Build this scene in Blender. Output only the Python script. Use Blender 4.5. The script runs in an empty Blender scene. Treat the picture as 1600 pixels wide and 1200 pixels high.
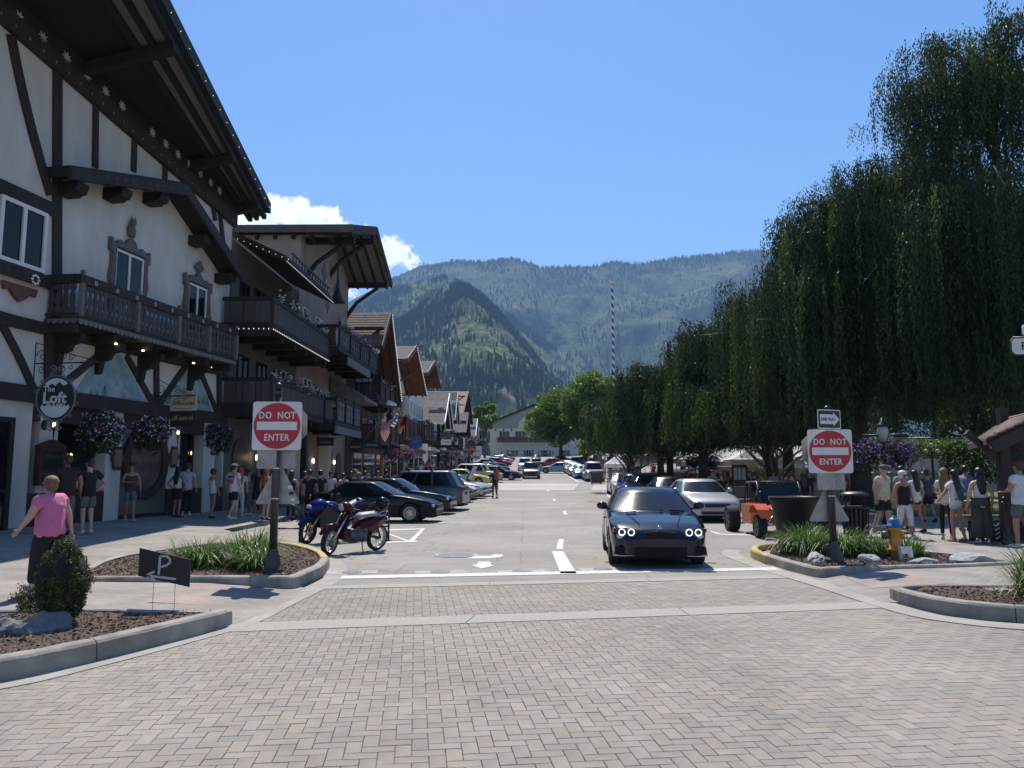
import bpy, bmesh, math, random
import numpy as np
from mathutils import Vector, Matrix, geometry
from math import sin, cos, pi, radians as R, atan2, hypot, sqrt
random.seed(11); rng = np.random.default_rng(11)
sc = bpy.context.scene; COL = sc.collection

# ------------------------------------------------------------- camera
cd = bpy.data.cameras.new('camera'); cam = bpy.data.objects.new('camera', cd); COL.objects.link(cam)
cd.sensor_width = 36; cd.lens = 36*1209/1600; cd.clip_start = .1; cd.clip_end = 30000
cam.location = (0, 0, 1.65); cam.rotation_euler = (R(96.6), 0, R(.95)); sc.camera = cam

# ------------------------------------------------------------- light and sky
SUN_EL, SUN_AZ = 56, -5            # azimuth from +Y, negative = to the left
w = bpy.data.worlds.new('World'); sc.world = w; w.use_nodes = True
nt = w.node_tree; nt.nodes.clear()
def wn(t, **k):
    n = nt.nodes.new(t)
    for a, b in k.items(): setattr(n, a, b)
    return n
out = wn('ShaderNodeOutputWorld'); bg = wn('ShaderNodeBackground')
sky = wn('ShaderNodeTexSky', sky_type='NISHITA', sun_disc=False, sun_elevation=R(SUN_EL), sun_rotation=R(SUN_AZ),
         altitude=400, air_density=1.25, dust_density=.25, ozone_density=3.0)
gam = wn('ShaderNodeHueSaturation'); gam.inputs['Saturation'].default_value = 1.26; gam.inputs['Value'].default_value = 1.0
tint = wn('ShaderNodeVectorMath', operation='MULTIPLY'); tint.inputs[1].default_value = (1.03, .965, 1.0)   # clear dry summer air
nt.links.new(sky.outputs[0], tint.inputs[0]); nt.links.new(tint.outputs[0], gam.inputs['Color'])
# small cumulus clouds low over the left roofs, laid on the sky by direction
tc = wn('ShaderNodeTexCoord')
def vmath(op, a, b=None):
    n = wn('ShaderNodeVectorMath', operation=op)
    for i, v in enumerate((a, b)):
        if v is None: continue
        if isinstance(v, tuple): n.inputs[i].default_value = v
        else: nt.links.new(v, n.inputs[i])
    return n
def fmath(op, a, b=None, clamp=False):
    n = wn('ShaderNodeMath', operation=op); n.use_clamp = clamp
    for i, v in enumerate((a, b)):
        if v is None: continue
        if isinstance(v, (int, float)): n.inputs[i].default_value = v
        else: nt.links.new(v, n.inputs[i])
    return n.outputs[0]
H0, F0 = 1.65, 1209.
def ray(px, py):
    """direction of a point of the photograph, for setting things out at their real distances"""
    x = (px-800)/F0; y = -(py-600)/F0; p = R(6.6); a = R(.95)
    d = (x, cos(p)-sin(p)*y, sin(p)+cos(p)*y)
    return Vector((cos(a)*d[0]-sin(a)*d[1], sin(a)*d[0]+cos(a)*d[1], d[2]))
def at(px, py, Y):
    d = ray(px, py); return Vector((d.x*Y/d.y, Y, H0+d.z*Y/d.y))
def xat(px, Y): return at(px, 738, Y).x
def zat(py, Y, px=820): return at(px, py, Y).z
noise = wn('ShaderNodeTexNoise'); noise.inputs['Scale'].default_value = 42; noise.inputs['Detail'].default_value = 8
noise.inputs['Roughness'].default_value = .6
nt.links.new(tc.outputs['Generated'], noise.inputs['Vector'])
field = None
for px, py, ax, ay, k in [(452, 324, .036, .016, 1.0), (495, 336, .036, .013, .95), (425, 320, .026, .016, 1.0), (400, 335, .06, .02, 1), (612, 395, .024, .016, 1.15), (632, 408, .018, .010, .95),
                       (645, 420, .012, .006, .7), (575, 441, .026, .006, .95), (540, 460, .014, .010, 1.0), (470, 345, .06, .012, 1.0), (320, 400, .08, .03, 1.1)]:
    d = ray(px, py).normalized()
    s = vmath('SUBTRACT', tc.outputs['Generated'], tuple(d))
    s = vmath('MULTIPLY', s.outputs[0], (1/ax, 1/ax, 1/ay))
    ln = vmath('LENGTH', s.outputs[0])
    v = fmath('SUBTRACT', k, ln.outputs['Value'])
    field = v if field is None else fmath('MAXIMUM', field, v)
nz = fmath('MULTIPLY', fmath('SUBTRACT', noise.outputs[0], .5), 3.4)
mask = fmath('MULTIPLY', fmath('ADD', field, nz), 2.6, True)
nsh = wn('ShaderNodeTexNoise'); nsh.inputs['Scale'].default_value = 60; nsh.inputs['Detail'].default_value = 4
nt.links.new(tc.outputs['Generated'], nsh.inputs['Vector'])
cr = wn('ShaderNodeMix', data_type='RGBA'); nt.links.new(nsh.outputs[0], cr.inputs[0])
cr.inputs[6].default_value = (6.0, 6.8, 8.2, 1); cr.inputs[7].default_value = (13, 13, 13, 1)
mx = wn('ShaderNodeMix', data_type='RGBA'); nt.links.new(mask, mx.inputs[0])
nt.links.new(gam.outputs[0], mx.inputs[6]); nt.links.new(cr.outputs[2], mx.inputs[7])
nt.links.new(mx.outputs[2], bg.inputs[0]); bg.inputs[1].default_value = .112
nt.links.new(bg.outputs[0], out.inputs[0])
sl = bpy.data.lights.new('sun', 'SUN'); sun = bpy.data.objects.new('sun', sl); COL.objects.link(sun)
sl.energy = 5.0; sl.angle = R(.5); sl.color = (1, .93, .83)
SUNV = Vector((sin(R(SUN_AZ))*cos(R(SUN_EL)), cos(R(SUN_AZ))*cos(R(SUN_EL)), sin(R(SUN_EL))))
sun.rotation_euler = SUNV.to_track_quat('Z', 'Y').to_euler(); sun.location = (0, 0, 60)
vs = sc.view_settings; vs.view_transform = 'Standard'; vs.look = 'None'; vs.exposure = .52; vs.gamma = 1
sc.cycles.max_bounces = 6; sc.cycles.diffuse_bounces = 2; sc.cycles.glossy_bounces = 3; sc.cycles.transmission_bounces = 4
sc.cycles.transparent_max_bounces = 8; sc.cycles.volume_bounces = 0; sc.cycles.caustics_reflective = False; sc.cycles.caustics_refractive = False

# ------------------------------------------------------------- materials
MATS = {}
def pm(name, col, rough=.7, var=.12, scale=3., bump=0., metal=0., spec=.5, coat=0., col2=None, trans=0., bscale=None, emit=0., coord='Object', stretch=None, isl=0.):
    if name in MATS: return MATS[name]
    m = bpy.data.materials.new(name); m.use_nodes = True; t = m.node_tree; b = t.nodes['Principled BSDF']; L = t.links.new
    b.inputs['Roughness'].default_value = rough; b.inputs['Metallic'].default_value = metal
    b.inputs['Specular IOR Level'].default_value = spec
    if coat: b.inputs['Coat Weight'].default_value = coat; b.inputs['Coat Roughness'].default_value = .03
    c = (*col, 1); tcn = t.nodes.new('ShaderNodeTexCoord'); src = tcn.outputs[coord]
    if stretch:
        mp = t.nodes.new('ShaderNodeMapping'); mp.inputs['Scale'].default_value = stretch; L(src, mp.inputs[0]); src = mp.outputs[0]
    n = t.nodes.new('ShaderNodeTexNoise'); n.inputs['Scale'].default_value = scale; n.inputs['Detail'].default_value = 6; n.inputs['Roughness'].default_value = .62
    L(src, n.inputs['Vector'])
    mixn = t.nodes.new('ShaderNodeMix'); mixn.data_type = 'RGBA'
    if col2 is None: c0 = tuple(x*(1-var*1.6) for x in col); c1 = tuple(min(1, x*(1+var*1.6)) for x in col)
    else: c0, c1 = col, col2
    mixn.inputs[6].default_value = (*c0, 1); mixn.inputs[7].default_value = (*c1, 1)
    mr = t.nodes.new('ShaderNodeMapRange'); mr.inputs[1].default_value = .3; mr.inputs[2].default_value = .7; L(n.outputs[0], mr.inputs[0]); L(mr.outputs[0], mixn.inputs[0])
    colout = mixn.outputs[2]
    if isl:
        g = t.nodes.new('ShaderNodeNewGeometry'); oi = t.nodes.new('ShaderNodeObjectInfo')
        a = t.nodes.new('ShaderNodeMath'); a.operation = 'ADD'; L(g.outputs['Random Per Island'], a.inputs[0]); L(oi.outputs['Random'], a.inputs[1])
        f = t.nodes.new('ShaderNodeMath'); f.operation = 'FRACT'; L(a.outputs[0], f.inputs[0])
        r2 = t.nodes.new('ShaderNodeMapRange'); r2.inputs[3].default_value = 1-isl; r2.inputs[4].default_value = 1+isl; L(f.outputs[0], r2.inputs[0])
        mm = t.nodes.new('ShaderNodeVectorMath'); mm.operation = 'SCALE'; L(colout, mm.inputs[0]); L(r2.outputs[0], mm.inputs['Scale']); colout = mm.outputs[0]
    L(colout, b.inputs['Base Color'])
    if bump:
        n2 = t.nodes.new('ShaderNodeTexNoise'); n2.inputs['Scale'].default_value = bscale or scale*6; n2.inputs['Detail'].default_value = 4; L(src, n2.inputs['Vector'])
        bp = t.nodes.new('ShaderNodeBump'); bp.inputs['Strength'].default_value = min(1, bump); bp.inputs['Distance'].default_value = .02*bump
        L(n2.outputs[0], bp.inputs['Height']); L(bp.outputs[0], b.inputs['Normal'])
    if emit: b.inputs['Emission Color'].default_value = c; b.inputs['Emission Strength'].default_value = emit
    if trans:
        tr = t.nodes.new('ShaderNodeBsdfTranslucent'); L(colout, tr.inputs[0]); ms = t.nodes.new('ShaderNodeMixShader'); ms.inputs[0].default_value = trans
        L(b.outputs[0], ms.inputs[1]); L(tr.outputs[0], ms.inputs[2]); L(ms.outputs[0], t.nodes['Material Output'].inputs[0])
    MATS[name] = m; return m

# ------------------------------------------------------------- mesh builder
def link(o, parent=None):
    COL.objects.link(o)
    if parent is not None: o.parent = parent
    return o
def pinv(o):
    """inverse of an object's own transform chain (no view layer update needed)"""
    m = Matrix.Identity(4)
    while o is not None:
        m = (o.matrix_parent_inverse if o.parent is not None else Matrix.Identity(4)) @ o.matrix_basis @ m
        o = o.parent
    return m.inverted()
def tag(o, label=None, cat=None, group=None, kind=None):
    if label: o['label'] = label
    if cat: o['category'] = cat
    if group: o['group'] = group
    if kind: o['kind'] = kind
    return o
def thing(name, label, cat, loc=(0, 0, 0), rz=0, group=None):
    o = bpy.data.objects.new(name, None); COL.objects.link(o); o.location = loc; o.rotation_euler = (0, 0, rz)
    o.empty_display_size = .2
    return tag(o, label, cat, group)
class MB:
    def __init__(s, T=None): s.v = []; s.f = []; s.mi = []; s.sm = []; s.T = T
    def add(s, vs, fs, mi=0, sm=False):
        b = len(s.v)
        if s.T is not None: vs = [s.T @ Vector(p) for p in vs]
        s.v.extend([tuple(p) for p in vs])
        for f in fs: s.f.append([b+i for i in f]); s.mi.append(mi); s.sm.append(sm)
        return s
    def box(s, x0, y0, z0, x1, y1, z1, mi=0):
        return s.add([(x0, y0, z0), (x1, y0, z0), (x1, y1, z0), (x0, y1, z0), (x0, y0, z1), (x1, y0, z1), (x1, y1, z1), (x0, y1, z1)],
                     [(0, 3, 2, 1), (4, 5, 6, 7), (0, 1, 5, 4), (1, 2, 6, 5), (2, 3, 7, 6), (3, 0, 4, 7)], mi)
    def beam(s, p, q, w, h, up=(0, 0, 1), mi=0):
        p = Vector(p); q = Vector(q); d = (q-p).normalized(); u = Vector(up)
        if abs(d.dot(u)) > .98: u = Vector((1, 0, 0))
        a = d.cross(u).normalized()*w/2; b = a.cross(d).normalized()*h/2
        vs = [p-a-b, p+a-b, p+a+b, p-a+b, q-a-b, q+a-b, q+a+b, q-a+b]
        return s.add(vs, [(3, 2, 1, 0), (4, 5, 6, 7), (0, 1, 5, 4), (1, 2, 6, 5), (2, 3, 7, 6), (3, 0, 4, 7)], mi)
    def rings(s, rings, mi=0, sm=True, cap=True, closed=True):
        n = len(rings[0]); vs = [p for r in rings for p in r]; fs = []
        for i in range(len(rings)-1):
            for j in range(n if closed else n-1):
                k = (j+1) % n; fs.append((i*n+j, i*n+k, (i+1)*n+k, (i+1)*n+j))
        if cap:
            fs.append(tuple(reversed(range(n)))); fs.append(tuple(range((len(rings)-1)*n, len(rings)*n)))
        return s.add(vs, fs, mi, sm)
    def tube(s, pts, r, n=8, mi=0, sm=True, cap=True):
        pts = [Vector(p) for p in pts]; rs = r if isinstance(r, (list, tuple)) else [r]*len(pts); rg = []; a = None
        for i, p in enumerate(pts):
            d = (pts[min(i+1, len(pts)-1)]-pts[max(i-1, 0)])
            d = d.normalized() if d.length > 1e-9 else Vector((0, 0, 1))
            if a is None:
                a = d.orthogonal().normalized()
            else:
                a = (a-d*a.dot(d)); a = a.normalized() if a.length > 1e-6 else d.orthogonal().normalized()
            b = d.cross(a); rg.append([p+(a*cos(2*pi*j/n)+b*sin(2*pi*j/n))*rs[i] for j in range(n)])
        return s.rings(rg, mi, sm, cap)
    def lathe(s, prof, c=(0, 0, 0), n=16, mi=0, sm=True, axis='z', cap=True):
        rg = []
        for r, z in prof:
            ring = []
            for j in range(n):
                a = 2*pi*j/n; x, y = r*cos(a), r*sin(a)
                p = {'z': (x, y, z), 'y': (x, z, -y), 'x': (z, x, y)}[axis]
                ring.append((p[0]+c[0], p[1]+c[1], p[2]+c[2]))
            rg.append(ring)
        return s.rings(rg, mi, sm, cap)
    def prism(s, poly, o, u, v, d, mi=0):
        """polygon (list of 2D) laid in the frame o,u,v and pushed along vector d"""
        o, u, v, d = map(Vector, (o, u, v, d)); n = len(poly)
        a = [o+u*p[0]+v*p[1] for p in poly]; b = [p+d for p in a]
        fs = [tuple(range(n)), tuple(reversed(range(n, 2*n)))]+[(i, n+i, n+(i+1) % n, (i+1) % n) for i in range(n)]
        return s.add(a+b, fs, mi)
    def ell(s, c, r, nu=12, nv=8, mi=0, M=None, sm=True):
        rg = []
        for i in range(nv+1):
            t = pi*(.02+.96*i/nv)
            ring = [Vector((r[0]*sin(t)*cos(2*pi*j/nu), r[1]*sin(t)*sin(2*pi*j/nu), -r[2]*cos(t))) for j in range(nu)]
            if M is not None: ring = [M @ p for p in ring]
            rg.append([p+Vector(c) for p in ring])
        return s.rings(rg, mi, sm)
    def build(s, name, mats, parent=None, local=False, kind=None, label=None):
        me = bpy.data.meshes.new(name); me.from_pydata(s.v, [], s.f)
        for m in (mats if isinstance(mats, (list, tuple)) else [mats]): me.materials.append(m)
        me.polygons.foreach_set('material_index', s.mi); me.polygons.foreach_set('use_smooth', s.sm); me.update()
        o = bpy.data.objects.new(name, me); link(o, parent)
        if parent is not None and not local: o.matrix_parent_inverse = pinv(parent)
        if kind: o['kind'] = kind
        if label: o['label'] = label
        return o
def npmesh(name, V, Fq, mat, parent=None, kind=None, smooth=False, local=False):
    V = np.asarray(V, dtype=np.float32); Fq = np.asarray(Fq, dtype=np.int32); k = Fq.shape[1]
    me = bpy.data.meshes.new(name); me.vertices.add(len(V)); me.vertices.foreach_set('co', V.ravel())
    me.loops.add(Fq.size); me.loops.foreach_set('vertex_index', Fq.ravel())
    me.polygons.add(len(Fq)); me.polygons.foreach_set('loop_start', np.arange(0, Fq.size, k, dtype=np.int32))
    me.polygons.foreach_set('use_smooth', np.full(len(Fq), smooth)); me.update(calc_edges=True)
    me.materials.append(mat); o = bpy.data.objects.new(name, me); link(o, parent)
    if parent is not None and not local: o.matrix_parent_inverse = pinv(parent)
    if kind: o['kind'] = kind
    return o
def leaves(C, size, mat, name, parent=None, kind=None, updir=None, aspect=2.0, local=False):
    """diamond leaves at the points C (n,3); updir (n,3) their long axis (random when None)"""
    C = np.asarray(C, float); n = len(C); S = np.broadcast_to(np.asarray(size, float), (n,))[:, None]
    a = rng.normal(size=(n, 3)) if updir is None else np.asarray(updir, float)+rng.normal(size=(n, 3))*.25
    a /= np.linalg.norm(a, axis=1)[:, None]
    b = np.cross(a, rng.normal(size=(n, 3))); b /= np.linalg.norm(b, axis=1)[:, None]
    V = np.stack([C-a*S*.5, C+b*S*.5/aspect, C+a*S*.5, C-b*S*.5/aspect], 1).reshape(-1, 3)
    return npmesh(name, V, np.arange(4*n).reshape(-1, 4), mat, parent, kind, local=local)
def copy_tree(o, parent=None):
    c = o.copy(); COL.objects.link(c)
    if parent is not None: c.parent = parent
    for ch in list(o.children): copy_tree(ch, c)
    return c
def setmat(o, old, new):
    """give this object (and its children) the material new wherever the shared mesh has old"""
    for i, s in enumerate(o.material_slots):
        if s.material == old or (s.material and old and s.material.name == old.name): s.link = 'OBJECT'; s.material = new
    for ch in o.children: setmat(ch, old, new)
BFONT = None
def text(body, size, o, u, v, mat, parent, name='lettering', depth=.004, bold=0., align='CENTER', sx=1., shear=0., spacing=1.):
    cu = bpy.data.curves.new(name, 'FONT'); cu.body = body; cu.size = size; cu.extrude = depth/2; cu.offset = bold*size; cu.align_x = align
    cu.resolution_u = 2; cu.shear = shear; cu.space_character = spacing
    ob = bpy.data.objects.new(name, cu); me = bpy.data.meshes.new_from_object(ob); bpy.data.objects.remove(ob); bpy.data.curves.remove(cu)
    u = Vector(u).normalized(); v = Vector(v).normalized(); n = u.cross(v)
    M = Matrix.Identity(4); M.col[0][:3] = u*sx; M.col[1][:3] = v; M.col[2][:3] = n; M.col[3][:3] = Vector(o)
    me.transform(M); me.materials.clear(); me.materials.append(mat)
    t = bpy.data.objects.new(name, me); link(t, parent)
    if parent is not None: t.matrix_parent_inverse = pinv(parent)
    return t
def gz(y):
    if y < 20: return 0.
    if y < 80: return .000292*(y-20)**2
    return 1.051+.04*(min(y, 210)-80)
def gY(px, py):
    """the point of the rising street seen at this place of the photograph"""
    d = ray(px, py); lo, hi = 1., 400.
    for _ in range(40):
        m = (lo+hi)/2
        if H0+d.z/d.y*m > gz(m): lo = m
        else: hi = m
    return at(px, py, lo)
# ------------------------------------------------------------- ground materials
def nodes(name):
    m = bpy.data.materials.new(name); m.use_nodes = True; MATS[name] = m
    return m, m.node_tree, m.node_tree.nodes['Principled BSDF']
def asphalt():
    m, t, b = nodes('asphalt'); L = t.links.new; N = t.nodes.new
    tc = N('ShaderNodeTexCoord'); n1 = N('ShaderNodeTexNoise'); n1.inputs['Scale'].default_value = .35; n1.inputs['Detail'].default_value = 5; L(tc.outputs['Object'], n1.inputs[0])
    n2 = N('ShaderNodeTexNoise'); n2.inputs['Scale'].default_value = 60; n2.inputs['Detail'].default_value = 5; n2.inputs['Roughness'].default_value = .7; L(tc.outputs['Object'], n2.inputs[0])
    vo = N('ShaderNodeTexVoronoi'); vo.feature = 'DISTANCE_TO_EDGE'; vo.inputs['Scale'].default_value = .42
    wv = N('ShaderNodeTexNoise'); wv.inputs['Scale'].default_value = 1.6; wv.inputs['Detail'].default_value = 6; L(tc.outputs['Object'], wv.inputs[0])
    mp = N('ShaderNodeVectorMath'); mp.operation = 'MULTIPLY_ADD'; mp.inputs[1].default_value = (1.6,)*3; L(wv.outputs['Color'], mp.inputs[0]); L(tc.outputs['Object'], mp.inputs[2]); L(mp.outputs[0], vo.inputs['Vector'])
    cr = N('ShaderNodeMapRange'); cr.inputs[1].default_value = .002; cr.inputs[2].default_value = .007; L(vo.outputs['Distance'], cr.inputs[0])
    v3 = N('ShaderNodeTexVoronoi'); v3.feature = 'DISTANCE_TO_EDGE'; v3.inputs['Scale'].default_value = 1.9; L(mp.outputs[0], v3.inputs['Vector'])
    c3 = N('ShaderNodeMapRange'); c3.inputs[1].default_value = .006; c3.inputs[2].default_value = .02; L(v3.outputs['Distance'], c3.inputs[0])
    pat = N('ShaderNodeTexNoise'); pat.inputs['Scale'].default_value = .16; pat.inputs['Detail'].default_value = 3; L(tc.outputs['Object'], pat.inputs[0])
    pr = N('ShaderNodeMapRange'); pr.inputs[1].default_value = .50; pr.inputs[2].default_value = .54; pr.inputs[3].default_value = 1; pr.inputs[4].default_value = 0; L(pat.outputs[0], pr.inputs[0])
    mxx = N('ShaderNodeMath'); mxx.operation = 'MAXIMUM'; L(c3.outputs[0], mxx.inputs[0]); L(pr.outputs[0], mxx.inputs[1])
    mn = N('ShaderNodeMath'); mn.operation = 'MULTIPLY'; L(cr.outputs[0], mn.inputs[0]); L(mxx.outputs[0], mn.inputs[1])
    # seams of old patches: thin straight dark lines
    br = N('ShaderNodeTexBrick'); br.inputs['Scale'].default_value = .12; br.inputs['Mortar Size'].default_value = .0016; br.inputs['Mortar Smooth'].default_value = 0
    br.inputs['Color1'].default_value = (1, 1, 1, 1); br.inputs['Color2'].default_value = (.93, .93, .94, 1); br.inputs['Mortar'].default_value = (.62, .61, .6, 1); br.inputs['Bias'].default_value = .2
    dm = N('ShaderNodeVectorMath'); dm.operation = 'MULTIPLY_ADD'; dm.inputs[1].default_value = (.16,)*3; L(wv.outputs['Color'], dm.inputs[0]); L(tc.outputs['Object'], dm.inputs[2]); L(dm.outputs[0], br.inputs['Vector'])
    a = N('ShaderNodeMix'); a.data_type = 'RGBA'; a.inputs[6].default_value = (.225, .208, .188, 1); a.inputs[7].default_value = (.305, .283, .256, 1)
    r1 = N('ShaderNodeMapRange'); r1.inputs[1].default_value = .35; r1.inputs[2].default_value = .65; L(n1.outputs[0], r1.inputs[0]); L(r1.outputs[0], a.inputs[0])
    r2 = N('ShaderNodeMapRange'); r2.inputs[1].default_value = .25; r2.inputs[2].default_value = .75; r2.inputs[3].default_value = .72; r2.inputs[4].default_value = 1.28; L(n2.outputs[0], r2.inputs[0])
    s = N('ShaderNodeVectorMath'); s.operation = 'SCALE'; L(a.outputs[2], s.inputs[0]); L(r2.outputs[0], s.inputs['Scale'])
    s2 = N('ShaderNodeVectorMath'); s2.operation = 'MULTIPLY'; L(s.outputs[0], s2.inputs[0]); L(br.outputs[0], s2.inputs[1])
    r3 = N('ShaderNodeMapRange'); r3.inputs[3].default_value = .52; L(mn.outputs[0], r3.inputs[0])
    s3 = N('ShaderNodeVectorMath'); s3.operation = 'SCALE'; L(s2.outputs[0], s3.inputs[0]); L(r3.outputs[0], s3.inputs['Scale']); L(s3.outputs[0], b.inputs['Base Color'])
    b.inputs['Roughness'].default_value = .85
    bp = N('ShaderNodeBump'); bp.inputs['Strength'].default_value = .35; bp.inputs['Distance'].default_value = .01; L(n2.outputs[0], bp.inputs['Height']); L(bp.outputs[0], b.inputs['Normal'])
    return m
def paver_walk(name, c1, c2, mort, sx=5., rot=0.):
    m, t, b = nodes(name); L = t.links.new; N = t.nodes.new
    tc = N('ShaderNodeTexCoord'); mp = N('ShaderNodeMapping'); mp.inputs['Rotation'].default_value = (0, 0, rot); L(tc.outputs['Object'], mp.inputs[0])
    br = N('ShaderNodeTexBrick'); br.inputs['Scale'].default_value = sx; br.inputs['Mortar Size'].default_value = .018; br.inputs['Mortar Smooth'].default_value = .3
    br.inputs['Brick Width'].default_value = 1.0; br.inputs['Row Height'].default_value = .5
    br.inputs['Color1'].default_value = (*c1, 1); br.inputs['Color2'].default_value = (*c2, 1); br.inputs['Mortar'].default_value = (*mort, 1)
    L(mp.outputs[0], br.inputs['Vector'])
    n = N('ShaderNodeTexNoise'); n.inputs['Scale'].default_value = 1.3; n.inputs['Detail'].default_value = 8; L(tc.outputs['Object'], n.inputs[0])
    r = N('ShaderNodeMapRange'); r.inputs[1].default_value = .3; r.inputs[2].default_value = .7; r.inputs[3].default_value = .78; r.inputs[4].default_value = 1.16; L(n.outputs[0], r.inputs[0])
    s = N('ShaderNodeVectorMath'); s.operation = 'SCALE'; L(br.outputs[0], s.inputs[0]); L(r.outputs[0], s.inputs['Scale']); L(s.outputs[0], b.inputs['Base Color'])
    b.inputs['Roughness'].default_value = .9
    bp = N('ShaderNodeBump'); bp.inputs['Strength'].default_value = .3; bp.inputs['Distance'].default_value = .004; bp.invert = True; L(br.outputs['Fac'], bp.inputs['Height']); L(bp.outputs[0], b.inputs['Normal'])
    return m
M_ASPH = asphalt()
M_WALK = paver_walk('walk_pavers', (.30, .272, .24), (.25, .23, .21), (.165, .152, .137), 5., R(8))
M_WALKRED = paver_walk('red_pavers', (.33, .265, .235), (.29, .24, .215), (.2, .17, .155), 5., R(8))
M_CONC = pm('concrete', (.30, .28, .248), .85, .12, 1.7, .35, bscale=40)
M_KERB = pm('kerb_concrete', (.255, .24, .21), .85, .25, 2.6, .5, bscale=30)
M_YEL = pm('worn_yellow_kerb_paint', (.44, .30, .06), .6, .1, 9, .2, col2=(.42, .33, .16))
M_PAINT = pm('road_paint', (.66, .64, .60), .6, .1, 11, .1, col2=(.40, .38, .35))
M_GRAVELBAND = pm('exposed_aggregate', (.38, .358, .32), .85, .2, 30, .7, col2=(.27, .25, .22), bscale=70)
M_BED = pm('joint_sand', (.095, .083, .07), .95, .2, 8)
M_EARTH = pm('earth', (.16, .13, .09), .95, .2, .6)
M_LAWN = pm('lawn', (.045, .09, .018), .9, .2, 3, .5, col2=(.08, .13, .025), bscale=60)

# ------------------------------------------------------------- terrain sheet, road, pavements
def sheet(name, poly, zf, mat, step=2.0, kind='structure', parent=None):
    xs = [p[0] for p in poly]; ys = [p[1] for p in poly]; pts = [Vector(p[:2]) for p in poly]; n = len(pts); inner = []
    x = math.floor(min(xs)/step)*step
    while x < max(xs):
        y = math.floor(min(ys)/step)*step
        while y < max(ys):
            ins = False; j = n-1
            for i in range(n):
                a, c = pts[i], pts[j]
                if (a.y > y) != (c.y > y) and x < (c.x-a.x)*(y-a.y)/(c.y-a.y)+a.x: ins = not ins
                j = i
            if ins: inner.append(Vector((x, y)))
            y += step
        x += step
    vs, es, fs, *_ = geometry.delaunay_2d_cdt(pts+inner, [], [list(range(n))], 1, 1e-4)
    o = MB().add([(p.x, p.y, zf(p.x, p.y)) for p in vs], [tuple(f) for f in fs]).build(name, mat, parent)
    for p in o.data.polygons:
        if p.normal.z < 0: p.flip()
    if kind: o['kind'] = kind
    return o
def zl(x, y): return gz(y)+.12*min(1, max(0, (-x-3.2)/1.6))+.21*min(1, max(0, (-x-8.3)/4.5))
def zr(x, y): return gz(y)+.12*min(1, max(0, (x-4.5)/1.6))+max(0, min(1.2, (x-12)*.06))*(1 if y > 30 else max(0, (y-22)/8))
# broad ground, with the valley floor and the rise
ys = [-60, -10, 0, 20, 30, 40, 50, 60, 70, 80, 120, 160, 210, 400, 900, 2000, 4000, 6600]; xs = [-6000, -1500, -400, -100, -40, -12, -8, 8, 12, 40, 100, 400, 1500, 6000]
V = [(x, y, gz(y)-.12+(0 if y < 200 else 0)) for y in ys for x in xs]; nx = len(xs)
npmesh('ground', V, [(j*nx+i, j*nx+i+1, (j+1)*nx+i+1, (j+1)*nx+i) for j in range(len(ys)-1) for i in range(nx-1)], M_EARTH, kind='structure')
KL = [(-3.32, 11.5), (-3.3, 12.8), (-3.5, 14.1), (-3.9, 15.4), (-4.5, 16.8), (-5.5, 18.1), (-7.0, 19.5), (-8.3, 21.5), (-8.3, 24)]
KR = [(4.42, 12.9), (4.4, 14.2), (4.46, 15.2), (4.75, 16.6), (5.3, 17.6), (6.3, 18.4), (8.2, 19.2), (10.0, 20.2), (10.2, 23)]
road = [(-3.0, 11.5)]+[(x+.03, y) for x, y in KL[1:]]+[(-8.27, y) for y in (30, 45, 57, 72, 100, 150, 225)]+[(10.17, y) for y in (225, 150, 100, 72, 57, 45, 30)]+[(x-.03, y) for x, y in reversed(KR)]+[(4.3, 12.9)]
sheet('street', road, lambda x, y: gz(y)+.004, M_ASPH, 3.0)
sheet('pavement', [(-3.1, 8.72), (-3.0, 9.9), (-2.98, 11.3)]+KL+[(-8.3, y) for y in (40, 60, 100, 160, 225)]+[(-34, 225), (-34, 60), (-34, 14), (-14, 8.9), (-6, 8.74)], lambda x, y: zl(x, y)+.003, M_WALK, 1.5)
sheet('pavement', [(4.9, 10.2), (4.55, 10.2), (4.45, 11.5)]+KR+[(10.2, y) for y in (40, 60, 100, 160, 225)]+[(80, 225), (80, 60), (40, 12), (16, 10.0), (7, 10.6)], lambda x, y: zr(x, y)+.003, M_WALK, 1.5)
# park lawn behind the right pavement
sheet('lawn', [(13.5, 27), (12.2, 33), (12.4, 52), (60, 52), (60, 30), (30, 26)], lambda x, y: zr(x, y)+.03, M_LAWN, 2.0)
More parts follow.
